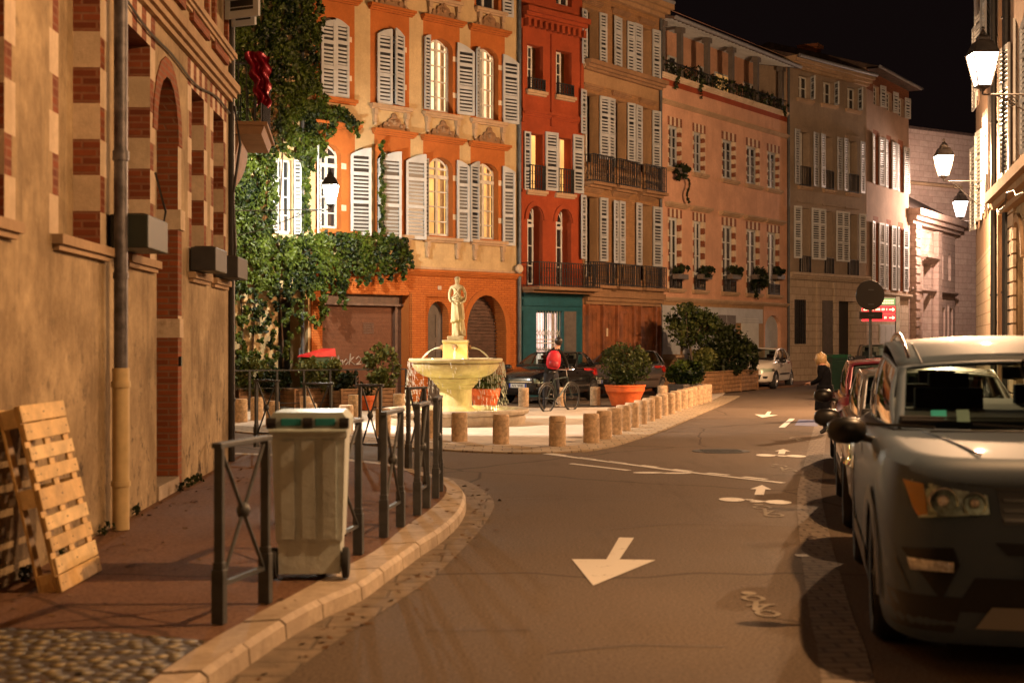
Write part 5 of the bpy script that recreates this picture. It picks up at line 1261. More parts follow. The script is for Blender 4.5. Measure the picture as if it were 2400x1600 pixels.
def bush(name,loc,rad,hbase,n,nc,label,cat,leafm,size=.08,seed=1,trunkr=.03,stems=6,group=None,trunkh=None):
    r=empty(name,loc,0,label,cat,group); cen=(0,0,hbase+rad[2])
    pts,cs=clumps(cen,rad,n,nc,seed); leaves('crown',pts,size,leafm,r)
    k=MB()
    if trunkh:
        k.tube([(0,0,0),(.03,.0,trunkh*.5),(-.02,.02,trunkh)],[trunkr*1.3,trunkr,trunkr*.85],8)
        for c in cs[:stems*2]: m=Vector((-.02,.02,trunkh)).lerp(c,.5)+Vector((random.uniform(-.05,.05),random.uniform(-.05,.05),-.05)); k.tube([(-.02,.02,trunkh),m,c],[trunkr*.7,trunkr*.4,trunkr*.12],5)
    else:
        for c in cs[:stems*2]: m=Vector((c.x*.25,c.y*.25,(c.z)*.55)); k.tube([(c.x*.08,c.y*.08,0),m,c],[trunkr,trunkr*.6,trunkr*.15],5)
    k.build('trunk' if trunkh else 'stem',M['bark'],r,smooth=True); return r
bush('round_bush',(bushp.x,bushp.y,.46),(.60,.58,.57),.0,3300,70,'large round dark bush growing in the orange terracotta pot','bush',M['leaft'],.055,11)
bush('grassy_plant',(pot2.x,pot2.y,.44),(.42,.40,.30),.0,900,20,'thin grassy plant in the terracotta pot behind the fountain','plant',M['leafy'],.08,12)
bush('small_plant',(pot3.x,pot3.y,.30),(.22,.2,.22),.0,300,10,'tiny plant in the small terracotta pot','plant',M['leafd'],.06,13)
def X(px,Y): return (px-1200)/K*Y
Yp=46.0
tp=(X(1622,45.2),45.6,.62)
bush('small_tree',tp,(.82,.75,.62),.98,3300,34,'small tree with a thin trunk, left end of the wooden planter','tree',M['leaft'],.085,21,trunkr=.04,stems=7,trunkh=.95)
bush('leafy_bush',(X(1648,45.6),46.4,.62),(.55,.5,.42),.02,1500,20,'yellowish bush under the small tree in the wooden planter','bush',M['leafy'],.085,22)
bush('leafy_bush',(X(1705,46.6),47.0,.62),(.78,.6,.85),.0,4600,30,'tall dark bush in the middle of the wooden planter','bush',M['leafd'],.10,23)
bush('leafy_bush',(X(1752,47.6),48.0,.62),(.38,.4,.55),.0,1500,18,'dark bush at the right end of the wooden planter, near the white car','bush',M['leafd'],.09,24)
bush('leafy_bush',(dk.x,dk.y,.45),(.50,.48,.36),-.05,2200,26,'low green shrub in the dark square pot','bush',M['leaf'],.085,25)
for i,(px,Y,rz_,h,n,sd,l,m_) in enumerate(((580,35.7,.55,.85,1300,31,'pale shrub at the left end behind the black railing','leafy'),(640,35.9,.4,.55,700,34,'low loose shrub second from the left behind the railing','leafd'),(745,36.0,.55,.95,1700,32,'bushy shrub in the middle behind the black railing','leafy'),(812,36.1,.38,.5,600,35,'low thin shrub before the scribbled garage shutter','leafd'),(893,36.4,.42,1.15,1400,33,'tall pale shrub before the right edge of the garage','leafy'))):
    bush('shrub',(X(px,Y),Y,.42),(rz_,.3,h*.5),.0,n,18,l,'shrub',M[m_],.085,sd,.018)
# flower boxes on the pink house sills
for i,(p,q) in enumerate(colx):
    a=Pk.u*(Pk.s((p+q)/2))+Pk.p0; nrm=Vector((math.sin(Pk.root.rotation_euler.z),-math.cos(Pk.root.rotation_euler.z),0)); z=Pk.z((p+q)/2,655)
    c=a+nrm*.22; r=empty('window_plant',(c.x,c.y,z),Pk.root.rotation_euler.z,f'{ordinal(i)} sill plant from the left on the pink house, first floor','flower box','sill plants on the pink house')
    k=MB(); k.box(-.38,.38,-.12,.12,0,.18); k.build('box',M['shutd'],r,bevel=.01)
    big=(i==3); pts,_=clumps((0,-.05,.28 if not big else -.05),(.45,.22,.22 if not big else .62),500 if not big else 1100,12,40+i); leaves('foliage',pts,.085,M['leafd'],r)
c=Pk.u*Pk.s(1583)+Pk.p0+nrm*.22; z=Pk.z(1583,405); r=empty('window_plant',(c.x,c.y,z),Pk.root.rotation_euler.z,'trailing green plant below the top left window of the pink house','flower box'); pts,_=clumps((0,-.05,.0),(.45,.2,.28),700,12,50); pts+=[Vector((.35+.1*math.sin(t*.1),-.1,-.2-t*.012)) for t in range(70)]; leaves('foliage',pts,.09,M['leafd'],r); k=MB(); k.box(-.3,.3,-.1,.1,-.05,.12); k.build('box',M['shutd'],r)
r=empty('gallery_plants',Pk.p0,Pk.root.rotation_euler.z,'row of low plants along the gallery railing of the pink house','plants'); pts=[]
random.seed(60)
for i in range(750):
    x=random.uniform(.1,Pk.L-.1); h=.28+.22*noise.noise(Vector((x*1.3,0,0))); pts.append(Vector((x,random.uniform(-.15,.25),gf+.1+random.random()*max(.1,h)*1.5)))
for x in(.9,2.9,10.2):
    for t in range(55): pts.append(Vector((x+random.gauss(0,.05)+.15*math.sin(t*.05+x),-.14,gf+.2-t*.012*random.uniform(.6,1.1)*(1.1 if x<3.2 else .6))))
o=leaves('foliage',pts,.09,M['leafd'],r); r['kind']='stuff'; 
# ---------------------------------------------------------------- ivy on the cream house
random.seed(99)
fu,fn=B.u,Vector((math.sin(B.root.rotation_euler.z),-math.cos(B.root.rotation_euler.z),0))
def inpoly(x,y,poly):
    c=False; n=len(poly); j=n-1
    for i in range(n):
        if (poly[i][1]>y)!=(poly[j][1]>y) and x<(poly[j][0]-poly[i][0])*(y-poly[i][1])/(poly[j][1]-poly[i][1])+poly[i][0]: c=not c
        j=i
    return c
ivyreg=[# (outline in the facade's own outline points, thickness, density weight)
 ([(520,-60),(742,-60),(745,60),(738,150),(748,210),(762,255),(800,250),(830,290),(812,300),(790,290),(772,300),(760,335),(748,372),(728,352),(700,392),(668,372),(640,352),(615,330),(600,380),(585,330),(560,420),(520,480)],.30,1.),
 ([(520,360),(600,330),(632,360),(630,440),(624,520),(640,560),(730,548),(760,548),(848,552),(948,562),(958,585),(935,628),(905,640),(870,638),(842,655),(800,660),(792,690),(770,650),(745,655),(736,720),(730,775),(720,705),(700,700),(690,690),(650,700),(640,760),(640,830),(660,850),(560,870),(520,860)],.42,1.25),
 ([(686,380),(722,360),(724,545),(686,545)],.15,.9),
 ([(640,660),(735,655),(730,760),(716,790),(700,745),(672,755),(652,800),(640,780)],.35,1.1)]
holes=[(634,372,698,548)]
ip=[];ir=[]
def zpt(px,py,off):
    s_=B.s(px); q=B.p0+fu*s_+fn*off; return Vector((q.x,q.y,B.z(px,py)))
strand=[]
for poly,th,dens in ivyreg:
    x0=min(p[0] for p in poly);x1=max(p[0] for p in poly);y0=min(p[1] for p in poly);y1=max(p[1] for p in poly)
    n=int((x1-x0)*(y1-y0)*.155*dens)
    for i in range(n):
        x,y=random.uniform(x0,x1),random.uniform(y0,y1)
        jx,jy=x+9*noise.noise(Vector((x*.05,y*.05,1))),y+22*noise.noise(Vector((x*.09,y*.02,5)))
        if not inpoly(jx,jy,poly): continue
        if any(h[0]<x<h[2] and h[1]<y<h[3] for h in holes): continue
        d=noise.noise(Vector((x*.028,y*.012,3)))*.5+.5
        d2=noise.noise(Vector((x*.09,y*.05,8)))
        if d2<(-.24 if y<680 else .12): continue
        off=th*(.15+.95*d)*random.uniform(.55,1.05)+.03
        if y>640 and 640<x<735: off+=.25
        p=zpt(x,y,off)
        if poly is ivyreg[0][0] and 575<x<640 and y>215 and random.random()<.45: ir.append(p)
        else: ip.append(p)
# hanging strands
for (px,py,ln_) in[(768,645,45),(785,650,60),(797,655,70),(742,700,60),(905,630,28),(936,622,35),(952,600,30),(700,372,30),(722,360,45),(742,330,40),(825,290,35),(812,285,28),(884,560,-230),(660,800,40),(690,740,40),(610,860,30),(575,862,26),(630,840,50),(878,640,24),(850,650,20)]:
    n=int(abs(ln_)*1.5)
    for t in range(n):
        yy=py+ln_*t/n; xx=px+3*math.sin(t*.12+px)+random.gauss(0,2.0*(1-t/n)+.7); ip.append(zpt(xx,yy,.22+random.uniform(-.05,.05)))
# thin creeper round the right end of the band
iv=leaves('ivy',[p for p in ip],.115,M['leaf'],None,droop=1.2,up=.1,out=tuple(fn*.9)); tag(iv,'thick green ivy covering the left half of the cream house','ivy')
ivr=leaves('autumn_creeper',ir,.105,M['leafr'],None,droop=1.2,out=tuple(fn)); tag(ivr,'narrow strip of yellow and rust creeper hanging below the stone balcony','creeper')
# bare stems behind
k=MB()
for x in (560,590,655,705):
    pts=[zpt(x+6*math.sin(i*.7+x),860-i*60,.05) for i in range(14)]; k.tube(pts,[.03-.0015*i for i in range(14)],5)
tag(k.build('ivy_stems',M['bark'],iv,smooth=True))
bpy.data.objects['ivy_stems'].name='ivy_stem'
# red foil drape on the balcony
k=MB(); n,m=14,18; bw=H2.root.matrix_basis
for j in range(m+1):
    for i in range(n+1):
        u,v=i/n,j/m; x=3.0+.04*math.sin(u*9+v*5)+.05*math.sin(v*11); y=-1.36-.06*math.sin(u*14+v*3)-.04+(-.05+u*.85*(1-.45*v))*1.0*1.0
        y=-1.50+.40*u*(1-.5*v)+.03*math.sin(v*20); x=2.9+.07*math.sin(u*12+v*4)+.03*math.sin(v*17+u*5); z=6.32-.85*v+.10*math.sin(u*2.6)
        k.v.append(tuple(bw@Vector((x,y,z))))
for j in range(m):
    for i in range(n): a=j*(n+1)+i; k.f.append((a,a+1,a+n+2,a+n+1)); k.m.append(0)
tag(k.build('red_drape',plain('red_foil',(.20,.003,.016),.3,.4,var=.1),None,smooth=True),'shiny crimson foil drape hanging at the dark balcony, top left','drape')
# small things left of the garage
r=empty('litter_bin',(X(738,36.6),36.6,.0),R(40),'green container with a red lid left of the garage, behind the railing','bin'); k=MB(); k.box(-.3,.3,-.25,.25,.0,1.28); k.build('container',plain('green_plastic',(.01,.06,.02),.5),r,bevel=.03)
k=MB(); k.prism([(-.35,1.28),(.45,1.30),(.42,1.50),(-.3,1.33)],-.3,.3,0,lambda p,q,s:(p,s,q)); k.build('lid',plain('red_plastic',(.5,.02,.02),.4),r,bevel=.02)
# ================================================================ signs
r=empty('round_road_sign',(X(2040,31.5),31.5,.11),R(8),'round road sign seen from its dark back, with a small plate below','road sign')
zz=CH+(800-692)*31.5/K-.11; k=MB(); k.tube([(0,0,0),(0,0,zz+.2)],.036,12); k.build('post',M['irongrey'],r,auto=True)
k=MB(); k.lathe([(0,-.012),(.33,-.012),(.335,0),(.33,.012),(0,.012)],40,(-.03,-.05,zz),0,Matrix.Rotation(R(90),4,'X'),close=False); k.build('sign_disc',M['trim'],r,auto=True)
k=MB(); zp=CH+(800-739)*31.5/K-.11; k.box(-.28,.26,-.06,-.045,zp-.085,zp+.085); k.build('small_plate',M['trim'],r,bevel=.004)
for zc_ in(zz-.2,zz+.12,zp): k=MB(); k.box(-.07,.05,-.085,-.058,zc_-.012,zc_+.012); k.tube([(0,0,zc_-.015),(0,0,zc_+.015)],.045,12); k.build('clamp',M['irongrey'],r)
r=empty('direction_sign',(X(2103,38),38,.11),R(4),'crimson direction sign with white arrows behind the round sign','direction sign')
zt=CH+(800-695)*38/K; zb=CH+(800-752)*38/K
k=MB(); k.box(-.05,.05,-.05,.05,0,zt-.11); k.build('post',M['irongrey'],r)
k=MB(); k.box(-1.0,-.06,-.03,.0,zb-.11,zt-.13); k.build('panel_frame',M['irongrey'],r)
k=MB(); k.box(-.98,-.07,-.045,-.031,zt-.33,zt-.16); k.build('green_panel',plain('sign_green',(.03,.12,.07),.5,var=0),r)
for a_,b_ in((zt-.55,zt-.36),(zt-.77,zt-.58)):
    k=MB(); k.box(-.98,-.07,-.045,-.031,a_,b_); o=k.build('red_panel',plain('sign_red',(.42,.008,.035),.4,var=0),r)
    k=MB(); c=(a_+b_)/2; k.box(-.24,-.13,-.050,-.046,c-.012,c+.012); k.prism([(-.15,c-.05),(-.08,c),(-.15,c+.05)],-.0505,-.0465,0,lambda p,q,s:(p,s,q))
    x=-.93
    random.seed(int(a_*100))
    while x<-.3: w_=random.uniform(.02,.05); k.box(x,x+w_*.6,-.050,-.046,c-.025,c+.03+random.choice([0,0,.02])); x+=w_*.6+random.choice([.012,.012,.05])
    k.build('white_lettering',plain('sign_white',(.8,.78,.75),.4,var=0),o)
k=MB(); x=-.6
for row in(0,1):
    x=-.6
    while x<-.12: k.box(x,x+.03,-.050,-.046,zt-.24-row*.06,zt-.205-row*.06); x+=.045
k.build('lettering',plain('sign_white2',(.6,.62,.55),.4,var=0),r)
# dark post with red and white road block
q=P(1905,893); r=empty('utility_post',(q.x,q.y,.05),0,'short dark post with a rounded tan top beside a red and white block','post'); k=MB(); k.tube([(0,0,0),(0,0,1.15)],.12,12); k.build('shaft',M['black'],r,auto=True); k=MB(); k.lathe([(0,1.14),(.11,1.16),(.13,1.25),(.09,1.36),(0,1.39)],14,close=False); k.build('cap',M['stone'],r,smooth=True)
for dx,lab in((-.28,'red and white road block left of the dark post'),(.28,'red and white road block right of the dark post')):
    r=empty('road_block',(q.x+dx,q.y-.3,.05),R(15),lab,'road block'); 
    for j in range(4): 
        k=MB(); k.box(-.20,.20,-.15,.15,.11*j,.11*(j+1)-.004); k.build('stripe',plain('block_red',(.4,.02,.02),.5) if j%2 else plain('block_white',(.55,.5,.47),.5),r,bevel=.01)
bin_((X(1958,48.5),48.5,.0),R(20),.75,.75,1.24,plain('dark_green_plastic',(.012,.03,.02),.35),plain('dark_green_lid',(.01,.05,.025),.3),'dark green wheeled bin beside the black carriage door',None,False)
# ================================================================ people
def human(name,loc,rz,label,J,E,matf,mats,sub=2): 
    r=empty(name,loc,rz,label,'person'); b=skin('body',J,E,mats,r,sub,0,matf); return r
cloth=plain('dark_coat',(.007,.007,.009),.95,var=.2,spec=.1); jeans=plain('dark_jeans',(.015,.018,.03),.8); jacket=plain('dark_jacket',(.015,.013,.012),.9,spec=.1); hairb=plain('blond_hair',(.40,.27,.13),.5,var=.25,sc_=30); haird=plain('dark_hair',(.02,.012,.008),.5,var=.3,sc_=30); shoe=plain('shoe',(.03,.03,.03),.5)
# cyclist: back towards us, standing astride and leaning on the bars towards the right
def limb(): pass
cyc=P(1292,962); 
J=[(0,0,.95,.135),(.03,.03,1.12,.135),(.08,.06,1.30,.15),(.13,.08,1.44,.10),(.17,.10,1.53,.055),(.20,.11,1.62,.085),(.21,.11,1.72,.08),
   (-.06,.06,1.40,.065),(-.02,.22,1.22,.045),(.18,.36,1.10,.038),(.24,.40,1.07,.035),
   (.28,.03,1.38,.065),(.40,.08,1.18,.045),(.46,.24,1.06,.038),(.48,.29,1.04,.035),
   (-.10,.0,.86,.10),(-.15,.02,.50,.068),(-.18,-.06,.12,.045),(-.17,.05,.05,.04),
   (.10,.0,.86,.10),(.17,.10,.55,.068),(.16,-.02,.22,.045),(.16,.09,.16,.04)]
E=[(0,1),(1,2),(2,3),(3,4),(4,5),(5,6),(3,7),(7,8),(8,9),(9,10),(3,11),(11,12),(12,13),(13,14),(0,15),(15,16),(16,17),(17,18),(0,19),(19,20),(20,21),(21,22)]
def mf(c):
    if c.z>1.50 and c.x>.10: return 3
    if c.y>.37 or(c.y>.255 and c.x>.4): return 3
    if c.z<.12 or(c.z<.22 and c.x>0 and c.y>.03): return 2
    return 0 if c.z>.93 else 1
pr=human('person',(cyc.x,cyc.y,0),R(12),'cyclist in a dark jacket with a red backpack, seen from behind at the black car',J,E,mf,[jacket,jeans,shoe,M['skin']])
k=MB(); k.lathe([(0,-1),(.6,-.8),(1,0),(.8,.62),(0,1)],14,(.205,.085,1.685),0,Matrix.Diagonal((.105,.108,.115,1)),close=False); k.build('hair',haird,pr,smooth=True)
for hx,hy,hz in((.24,.40,1.07),(.48,.29,1.04)):
    k=MB()
    for i in range(4): k.tube([(hx-.03+.02*i,hy,hz),(hx-.03+.02*i,hy+.05,hz-.005),(hx-.03+.02*i,hy+.055,hz-.04)],.009,6)
    k.tube([(hx-.04,hy,hz-.01),(hx-.045,hy+.03,hz-.04)],.010,6); k.build('hand',M['skin'],pr,smooth=True)
k=MB(); k.tube([(-.10,-.04,.93),(-.02,-.16,.95),(.10,-.13,.95),(.15,.0,.95),(.10,.15,.95),(-.02,.14,.95),(-.10,-.04,.93)],.025,6); k.build('belt',M['black'],pr)
# backpack (a thing carried)
bk=empty('backpack',(cyc.x-.02,cyc.y-.12,1.02),R(12),'bright red backpack on the back of the cyclist','backpack')
k=MB(); k.lathe([(0,-.02),(.13,.0),(.175,.08),(.18,.24),(.15,.36),(.09,.43),(0,.45)],20,(.05,.0,0),0,Matrix.Rotation(R(8),4,'Y')@Matrix.Diagonal((1,.62,1,1)),close=False); k.build('bag',plain('red_nylon',(.55,.012,.03),.55,var=.15),bk,smooth=True)
k=MB(); k.lathe([(0,.0),(.11,.01),(.13,.09),(.10,.17),(0,.19)],16,(.05,-.08,0.02),0,Matrix.Rotation(R(8),4,'Y')@Matrix.Diagonal((1,.5,1,1)),close=False); k.build('pocket',plain('dark_red_nylon',(.30,.008,.02),.55,var=.15),bk,smooth=True)
for x in(-.03,.16): k=MB(); k.tube([(x,.02,.42),(x+.02,.12,.46),(x+.02,.2,.40)],.02,6); k.build('strap',M['black'],bk,smooth=True)
# bicycle
def bicycle(loc,rz,label,col):
    r=empty('bicycle',loc,rz,label,'bicycle'); wr=.335
    for y in(0,1.05):
        k=MB(); q=Matrix.Rotation(R(90),4,'Y')
        k.tube([(0,y+wr*math.cos(t),wr+wr*math.sin(t)) for t in[i*2*math.pi/36 for i in range(37)]],.018,8,cap=False); w_=k.build('wheel',M['rubber'],r,smooth=True)
        k=MB(); k.tube([(0,y+(wr-.03)*math.cos(t),wr+(wr-.03)*math.sin(t)) for t in[i*2*math.pi/36 for i in range(37)]],.008,6,cap=False)
        for i in range(16): t=i*math.pi/8; k.tube([(0,y,wr),(0,y+(wr-.03)*math.cos(t),wr+(wr-.03)*math.sin(t))],.0025,4)
        k.tube([(-.05,y,wr),(.05,y,wr)],.02,8); k.build('spokes',M['irongrey'],w_); 
        k=MB(); k.tube([(0,y+(wr+.035)*math.cos(t),wr+(wr+.035)*math.sin(t)) for t in[R(20)+i*R(140)/12 for i in range(13)]],.016,6); k.build('mudguard',M['black'],r)
    k=MB(); bb_=(0,.42,.28); se=(0,.30,.78); hd=(0,.86,.82); he=(0,.90,.70); ax0=(0,0,wr); ax1=(0,1.05,wr)
    for a,b,r_ in((bb_,se,.018),(bb_,he,.02),(se,hd,.016),(hd,he,.022),(bb_,ax0,.012),(se,ax0,.010),(he,ax1,.014)): k.tube([a,b],r_,8)
    k.build('frame',col,r)
    k=MB(); k.tube([(0,.86,.82),(0,.82,1.0)],.014,8); k.tube([(-.28,.72,1.02),(-.2,.80,1.0),(0,.83,1.0),(.2,.80,1.0),(.28,.72,1.02)],.012,8); k.build('handlebar',M['chrome'],r)
    k=MB(); k.tube([se,(0,.27,.92)],.013,8); k.lathe([(0,-.02),(.09,-.01),(.08,.03),(0,.04)],12,(0,.25,.94),0,Matrix.Diagonal((1,1.5,1,1)),close=False); k.build('saddle',M['black'],r,smooth=True)
    k=MB(); k.tube([(.06,.42,.28),(.06,.50,.14)],.01,6); k.box(.05,.13,.46,.54,.12,.14); k.tube([(-.06,.42,.28),(-.06,.34,.42)],.01,6); k.box(-.13,-.05,.30,.38,.41,.43); k.lathe([(0,-.01),(.09,-.01),(.09,.01),(0,.01)],16,(.05,.42,.28),0,Matrix.Rotation(R(90),4,'Y'),close=False); k.build('crank',M['chrome'],r)
    return r
b0=P(1282,966); bicycle((b0.x,b0.y,0),R(-36),'city bicycle between the cyclist and the black car',plain('dark_bike_frame',(.03,.05,.05),.3,.3))
# woman in a dark coat at the parked cars
wp=Vector((X(1934,25.5),25.5,0))
J=[(0,0,.92,.15),(0,0,1.08,.13),(.01,-.01,1.24,.15),(.0,-.04,1.36,.09),(-.02,-.09,1.42,.05),(-.03,-.12,1.49,.08),(-.03,-.13,1.56,.075),
   (-.16,-.03,1.33,.06),(-.19,-.10,1.12,.05),(-.10,-.26,1.02,.04),(-.06,-.30,1.03,.032),
   (.17,-.02,1.33,.06),(.20,-.09,1.12,.05),(.10,-.26,1.02,.04),(.05,-.30,1.04,.032),
   (-.08,0,.80,.13),(-.09,.0,.48,.09),(-.09,.02,.12,.05),(-.10,-.09,.05,.042),
   (.08,0,.80,.13),(.09,.0,.48,.09),(.09,.02,.12,.05),(.10,-.09,.05,.042)]
def mf2(c):
    if c.z>1.40: return 3
    if c.y<-.27 and c.z<1.15: return 3
    if c.z<.12: return 2
    return 0 if c.z>.45 else 1
pr=human('person',wp,R(-110),'blond woman in a long dark coat looking down beside the parked cars',J,E,mf2,[cloth,jeans,shoe,M['skin']])
robe(.50,1.0,.24,.20,.17,.15,5,.05).build('coat_skirt',cloth,pr,smooth=True)
k=MB(); k.lathe([(0,-1),(.75,-.85),(1,-.2),(.9,.5),(0,1)],14,(-.025,-.085,1.525),0,Matrix.Diagonal((.11,.115,.14,1)),close=False); k.lathe([(0,-1),(.8,-.5),(1,.3),(0,1)],10,(.0,.03,1.38),0,Matrix.Diagonal((.09,.06,.10,1)),close=False); k.build('hair',hairb,pr,smooth=True)
k=MB(); k.lathe([(0,-.02),(.015,0),(0,.03)],6,(-.03,-.215,1.50),close=False); k.build('nose',M['skin'],pr,smooth=True)
for s_ in(-1,1):
    k=MB()
    for i in range(4): k.tube([(s_*.05-.01*i,-.31,1.04),(s_*.04-.01*i,-.37,1.03-.01*i),(s_*.03-.01*i,-.39,1.0)],.008,5)
    k.build('hand',M['skin'],pr,smooth=True)
k=MB(); k.lathe([(0,-1),(1,-.3),(1,.3),(0,1)],14,(.0,-.02,1.365),0,Matrix.Diagonal((.13,.11,.05,1)),close=False); pr.scale=(.92,.92,.90); k.build('collar',plain('fur_collar',(.25,.18,.11),.9,var=.3,sc_=40),pr,smooth=True)
# ================================================================ cars
def sstep(t): t=max(0,min(1,t)); return t*t*(3-2*t)
class Car:
    def __init__(s,loc,yaw,label,L,W,H,col,zf=.86,zc=1.0,zr=.98,yc=.95,yh=1.75,yr=None,yrb=None,n=5.5,z0=.24,w1=.72,crown=.05,wr=.32,wx=(.82,3.45),roofc=.04,glassz=None,noseround=.0,tumble=.0,hr=None):
        s.L,s.W,s.H=L,W,H; s.zf,s.zc,s.zr,s.yc,s.yh=zf,zc,zr,yc,yh; s.yr=yr or L-.75; s.yrb=yrb or L-.18; s.n=n; s.z0=z0; s.w1=w1*W/2; s.crown=crown; s.wr=wr; s.wx=wx; s.roofc=roofc; s.hr=hr or H
        s.paint=col; s.nose=noseround
        s.root=empty('parked_car',loc,yaw,label,'car','cars parked in the street')
        s.lv=[(0,.10,.10,.10),(.05,.03,.04,.04),(.16,.005,.0,.0),(.38,.0,.0,.0),(.60,.0,.015,.01),(.78,.012,.045,.02),(.90,.035,.10,.04),(.97,.075,.17,.07),(1.0,.13,.26,.11)]
    def T(s,y):
        if y<s.yc: t=max(0,y)/s.yc; return s.zf+(s.zc-s.zf)*(1-(1-t)**1.6)
        return s.zc+(s.zr-s.zc)*sstep((y-s.yc)/(s.L-s.yc))
    def ins(s,f):
        lv=s.lv
        for i in range(len(lv)-1):
            if f<=lv[i+1][0]:
                t=(f-lv[i][0])/(lv[i+1][0]-lv[i][0]); return [lv[i][k]*(1-t)+lv[i+1][k]*t for k in(1,2,3)]
        return lv[-1][1:]
    def loop(s,f,k=1,N_=96):
        a_,f0,r0=s.ins(f); a=(s.W/2-a_)*k; y0=f0+(1-k)*s.W*.42; y1=s.L-r0-(1-k)*s.W*.42; yc=(y0+y1)/2; b=(y1-y0)/2; out=[]
        for i in range(N_):
            t=2*math.pi*i/N_; c,s_=math.cos(t),math.sin(t); e=2/s.n; p=abs(c)**e*(1 if c>0 else-1); q=abs(s_)**e*(1 if s_>0 else-1)
            x,y=a*p,yc+b*q; z=s.z0+(s.T(y)-s.z0)*f
            if k<1 or f==1: z+=s.crown*(1-k*k) 
            out.append((x,y,z))
        return out
    def front(s,x,z,rear=False):
        f=max(0,min(1,(z-s.z0)/((s.T(s.L if rear else 0.05))-s.z0))); a_,f0,r0=s.ins(f); a=s.W/2-a_; b=(s.L-f0-r0)/2; yc=(f0+s.L-r0)/2
        u=min(.9995,abs(x)/a); d=b*(1-u**s.n)**(1/s.n); return yc+d if rear else yc-d
    def side(s,y,z):
        f=max(0,min(1,(z-s.z0)/(s.T(y)-s.z0))); a_,f0,r0=s.ins(f); b=(s.L-f0-r0)/2; yc=(f0+s.L-r0)/2; u=min(.9999,abs(y-yc)/b); return (s.W/2-a_)*(1-u**s.n)**(1/s.n)
    def body(s):
        k=MB(); N_=96; R_=[s.loop(l[0],1,N_) for l in s.lv]+[s.loop(1,q,N_) for q in(.93,.8,.6,.35,.12)]
        for r_ in R_: k.v+=r_
        for i in range(len(R_)-1):
            for j in range(N_): k.f.append((i*N_+j,i*N_+(j+1)%N_,(i+1)*N_+(j+1)%N_,(i+1)*N_+j)); k.m.append(0)
        k.f.append(tuple(range(N_))[::-1]);k.m.append(0); k.f.append(tuple((len(R_)-1)*N_+j for j in range(N_))); k.m.append(0)
        o=k.build('body',[s.paint,M['trim']],s.root,smooth=True)
        cut=MB()
        for y in s.wx:
            for sg in(-1,1):
                cut.lathe([(s.wr+.045,-.17),(s.wr+.045,.17)],32,(sg*(s.W/2-.02),y,s.wr),1,Matrix.Rotation(R(90),4,'Y'))
        c=cut.build('cutter',[M['trim'],M['trim']],s.root); m=o.modifiers.new('b','BOOLEAN'); m.object=c; m.operation='DIFFERENCE'; m.solver='EXACT'
        bake(o); bpy.data.objects.remove(c,do_unlink=True)
        for p in o.data.polygons:p.use_smooth=True
        try:o.data.set_sharp_from_angle(angle=R(40))
        except Exception:pass
        s.body_o=o; return o
    def wheel(s,y,sg,spokes=10,face=None):
        q=Matrix.Rotation(R(90),4,'Y'); r=s.wr; c=(sg*(s.W/2-.12),y,r); k=MB()
        k.lathe([(r*.66,-.10),(r*.9,-.11),(r*.98,-.08),(r,-.03),(r,.03),(r*.98,.08),(r*.9,.11),(r*.66,.10)],40,c,0,q,close=False); w=k.build('wheel',M['rubber'],s.root,auto=True)
        k=MB(); k.lathe([(r*.67,.09),(r*.64,.10),(r*.60,.07),(r*.58,-.08),(r*.67,-.09)],36,c,0,q,close=False); k.lathe([(0,-.02),(r*.60,-.02)],28,c,1,q,close=False)
        for i in range(spokes):
            t=2*math.pi*i/spokes; d=Vector((0,math.cos(t),math.sin(t))); a=Vector(c)+Vector((sg*.07,0,0)); k.beam(a+d*r*.1,a+d*r*.62,.032,.03)
        k.lathe([(0,-.09),(r*.16,-.09),(r*.16,.09),(0,.09)],16,c,0,q,close=False)
        k.build('rim',[M['rim'],M['trim']],w)
    def patch(s,name,fn,us,vs,mat,keep,parent=None,off=0,thick=0):
        k=MB(); idx={}
        def ix(i,j):
            if (i,j) not in idx: idx[i,j]=len(k.v); k.v.append(tuple(fn(us[i],vs[j])))
            return idx[i,j]
        for i in range(len(us)-1):
            for j in range(len(vs)-1):
                if keep((us[i]+us[i+1])/2,(vs[j]+vs[j+1])/2): k.f.append((ix(i,j),ix(i+1,j),ix(i+1,j+1),ix(i,j+1))); k.m.append(0)
        if not k.f: return None
        o=k.build(name,[mat,M['cabin']] if thick else mat,parent or s.root,smooth=True)
        if thick:
            cen=Vector((0,(s.yh+s.yr)/2,s.zc)); me=o.data; tot=sum((p.normal.dot((p.center-cen).normalized())*p.area for p in me.polygons))
            if tot<0: me.flip_normals()
            m=o.modifiers.new('t','SOLIDIFY'); m.thickness=thick; m.offset=-1; m.material_offset=1
        return o
    def ws(s,u,v):
        w0=s.W/2-.16; x=u*(w0*(1-v)+s.w1*v); y=(s.yc-.05)*(1-v)+s.yh*v+.16*u*u; return(x,y,(s.T(s.yc)+.005)*(1-v)+(s.H-.045)*v-.045*u*u*v+.02*(1-u*u)*math.sin(v*3.14))
    def rw(s,u,v):
        w0=s.W/2-.17; x=u*(w0*(1-v)+s.w1*v); y=s.yrb*(1-v)+s.yr*v-.12*u*u; return(x,y,(s.T(s.yrb)+.0)*(1-v)+(s.hr-.05)*v-.04*u*u*v)
    def sd(s,sg):
        def fn(u,v):
            w0=s.W/2-.16; yb=s.yc+.11+(s.yrb-.12-s.yc-.11)*u; yt=s.yh+.16+(s.yr-.12-s.yh-.16)*u
            x=sg*(w0*(1-v)+s.w1*v+.035*math.sin(math.pi*min(1,u))*(1-v*.3)+.03*math.sin(v*3.14)); hh=(s.H+(s.hr-s.H)*u)
            return(x,yb*(1-v)+yt*v,(s.T(yb)+.003)*(1-v)+(hh-.09+.05*math.sin(math.pi*u))*v)
        return fn
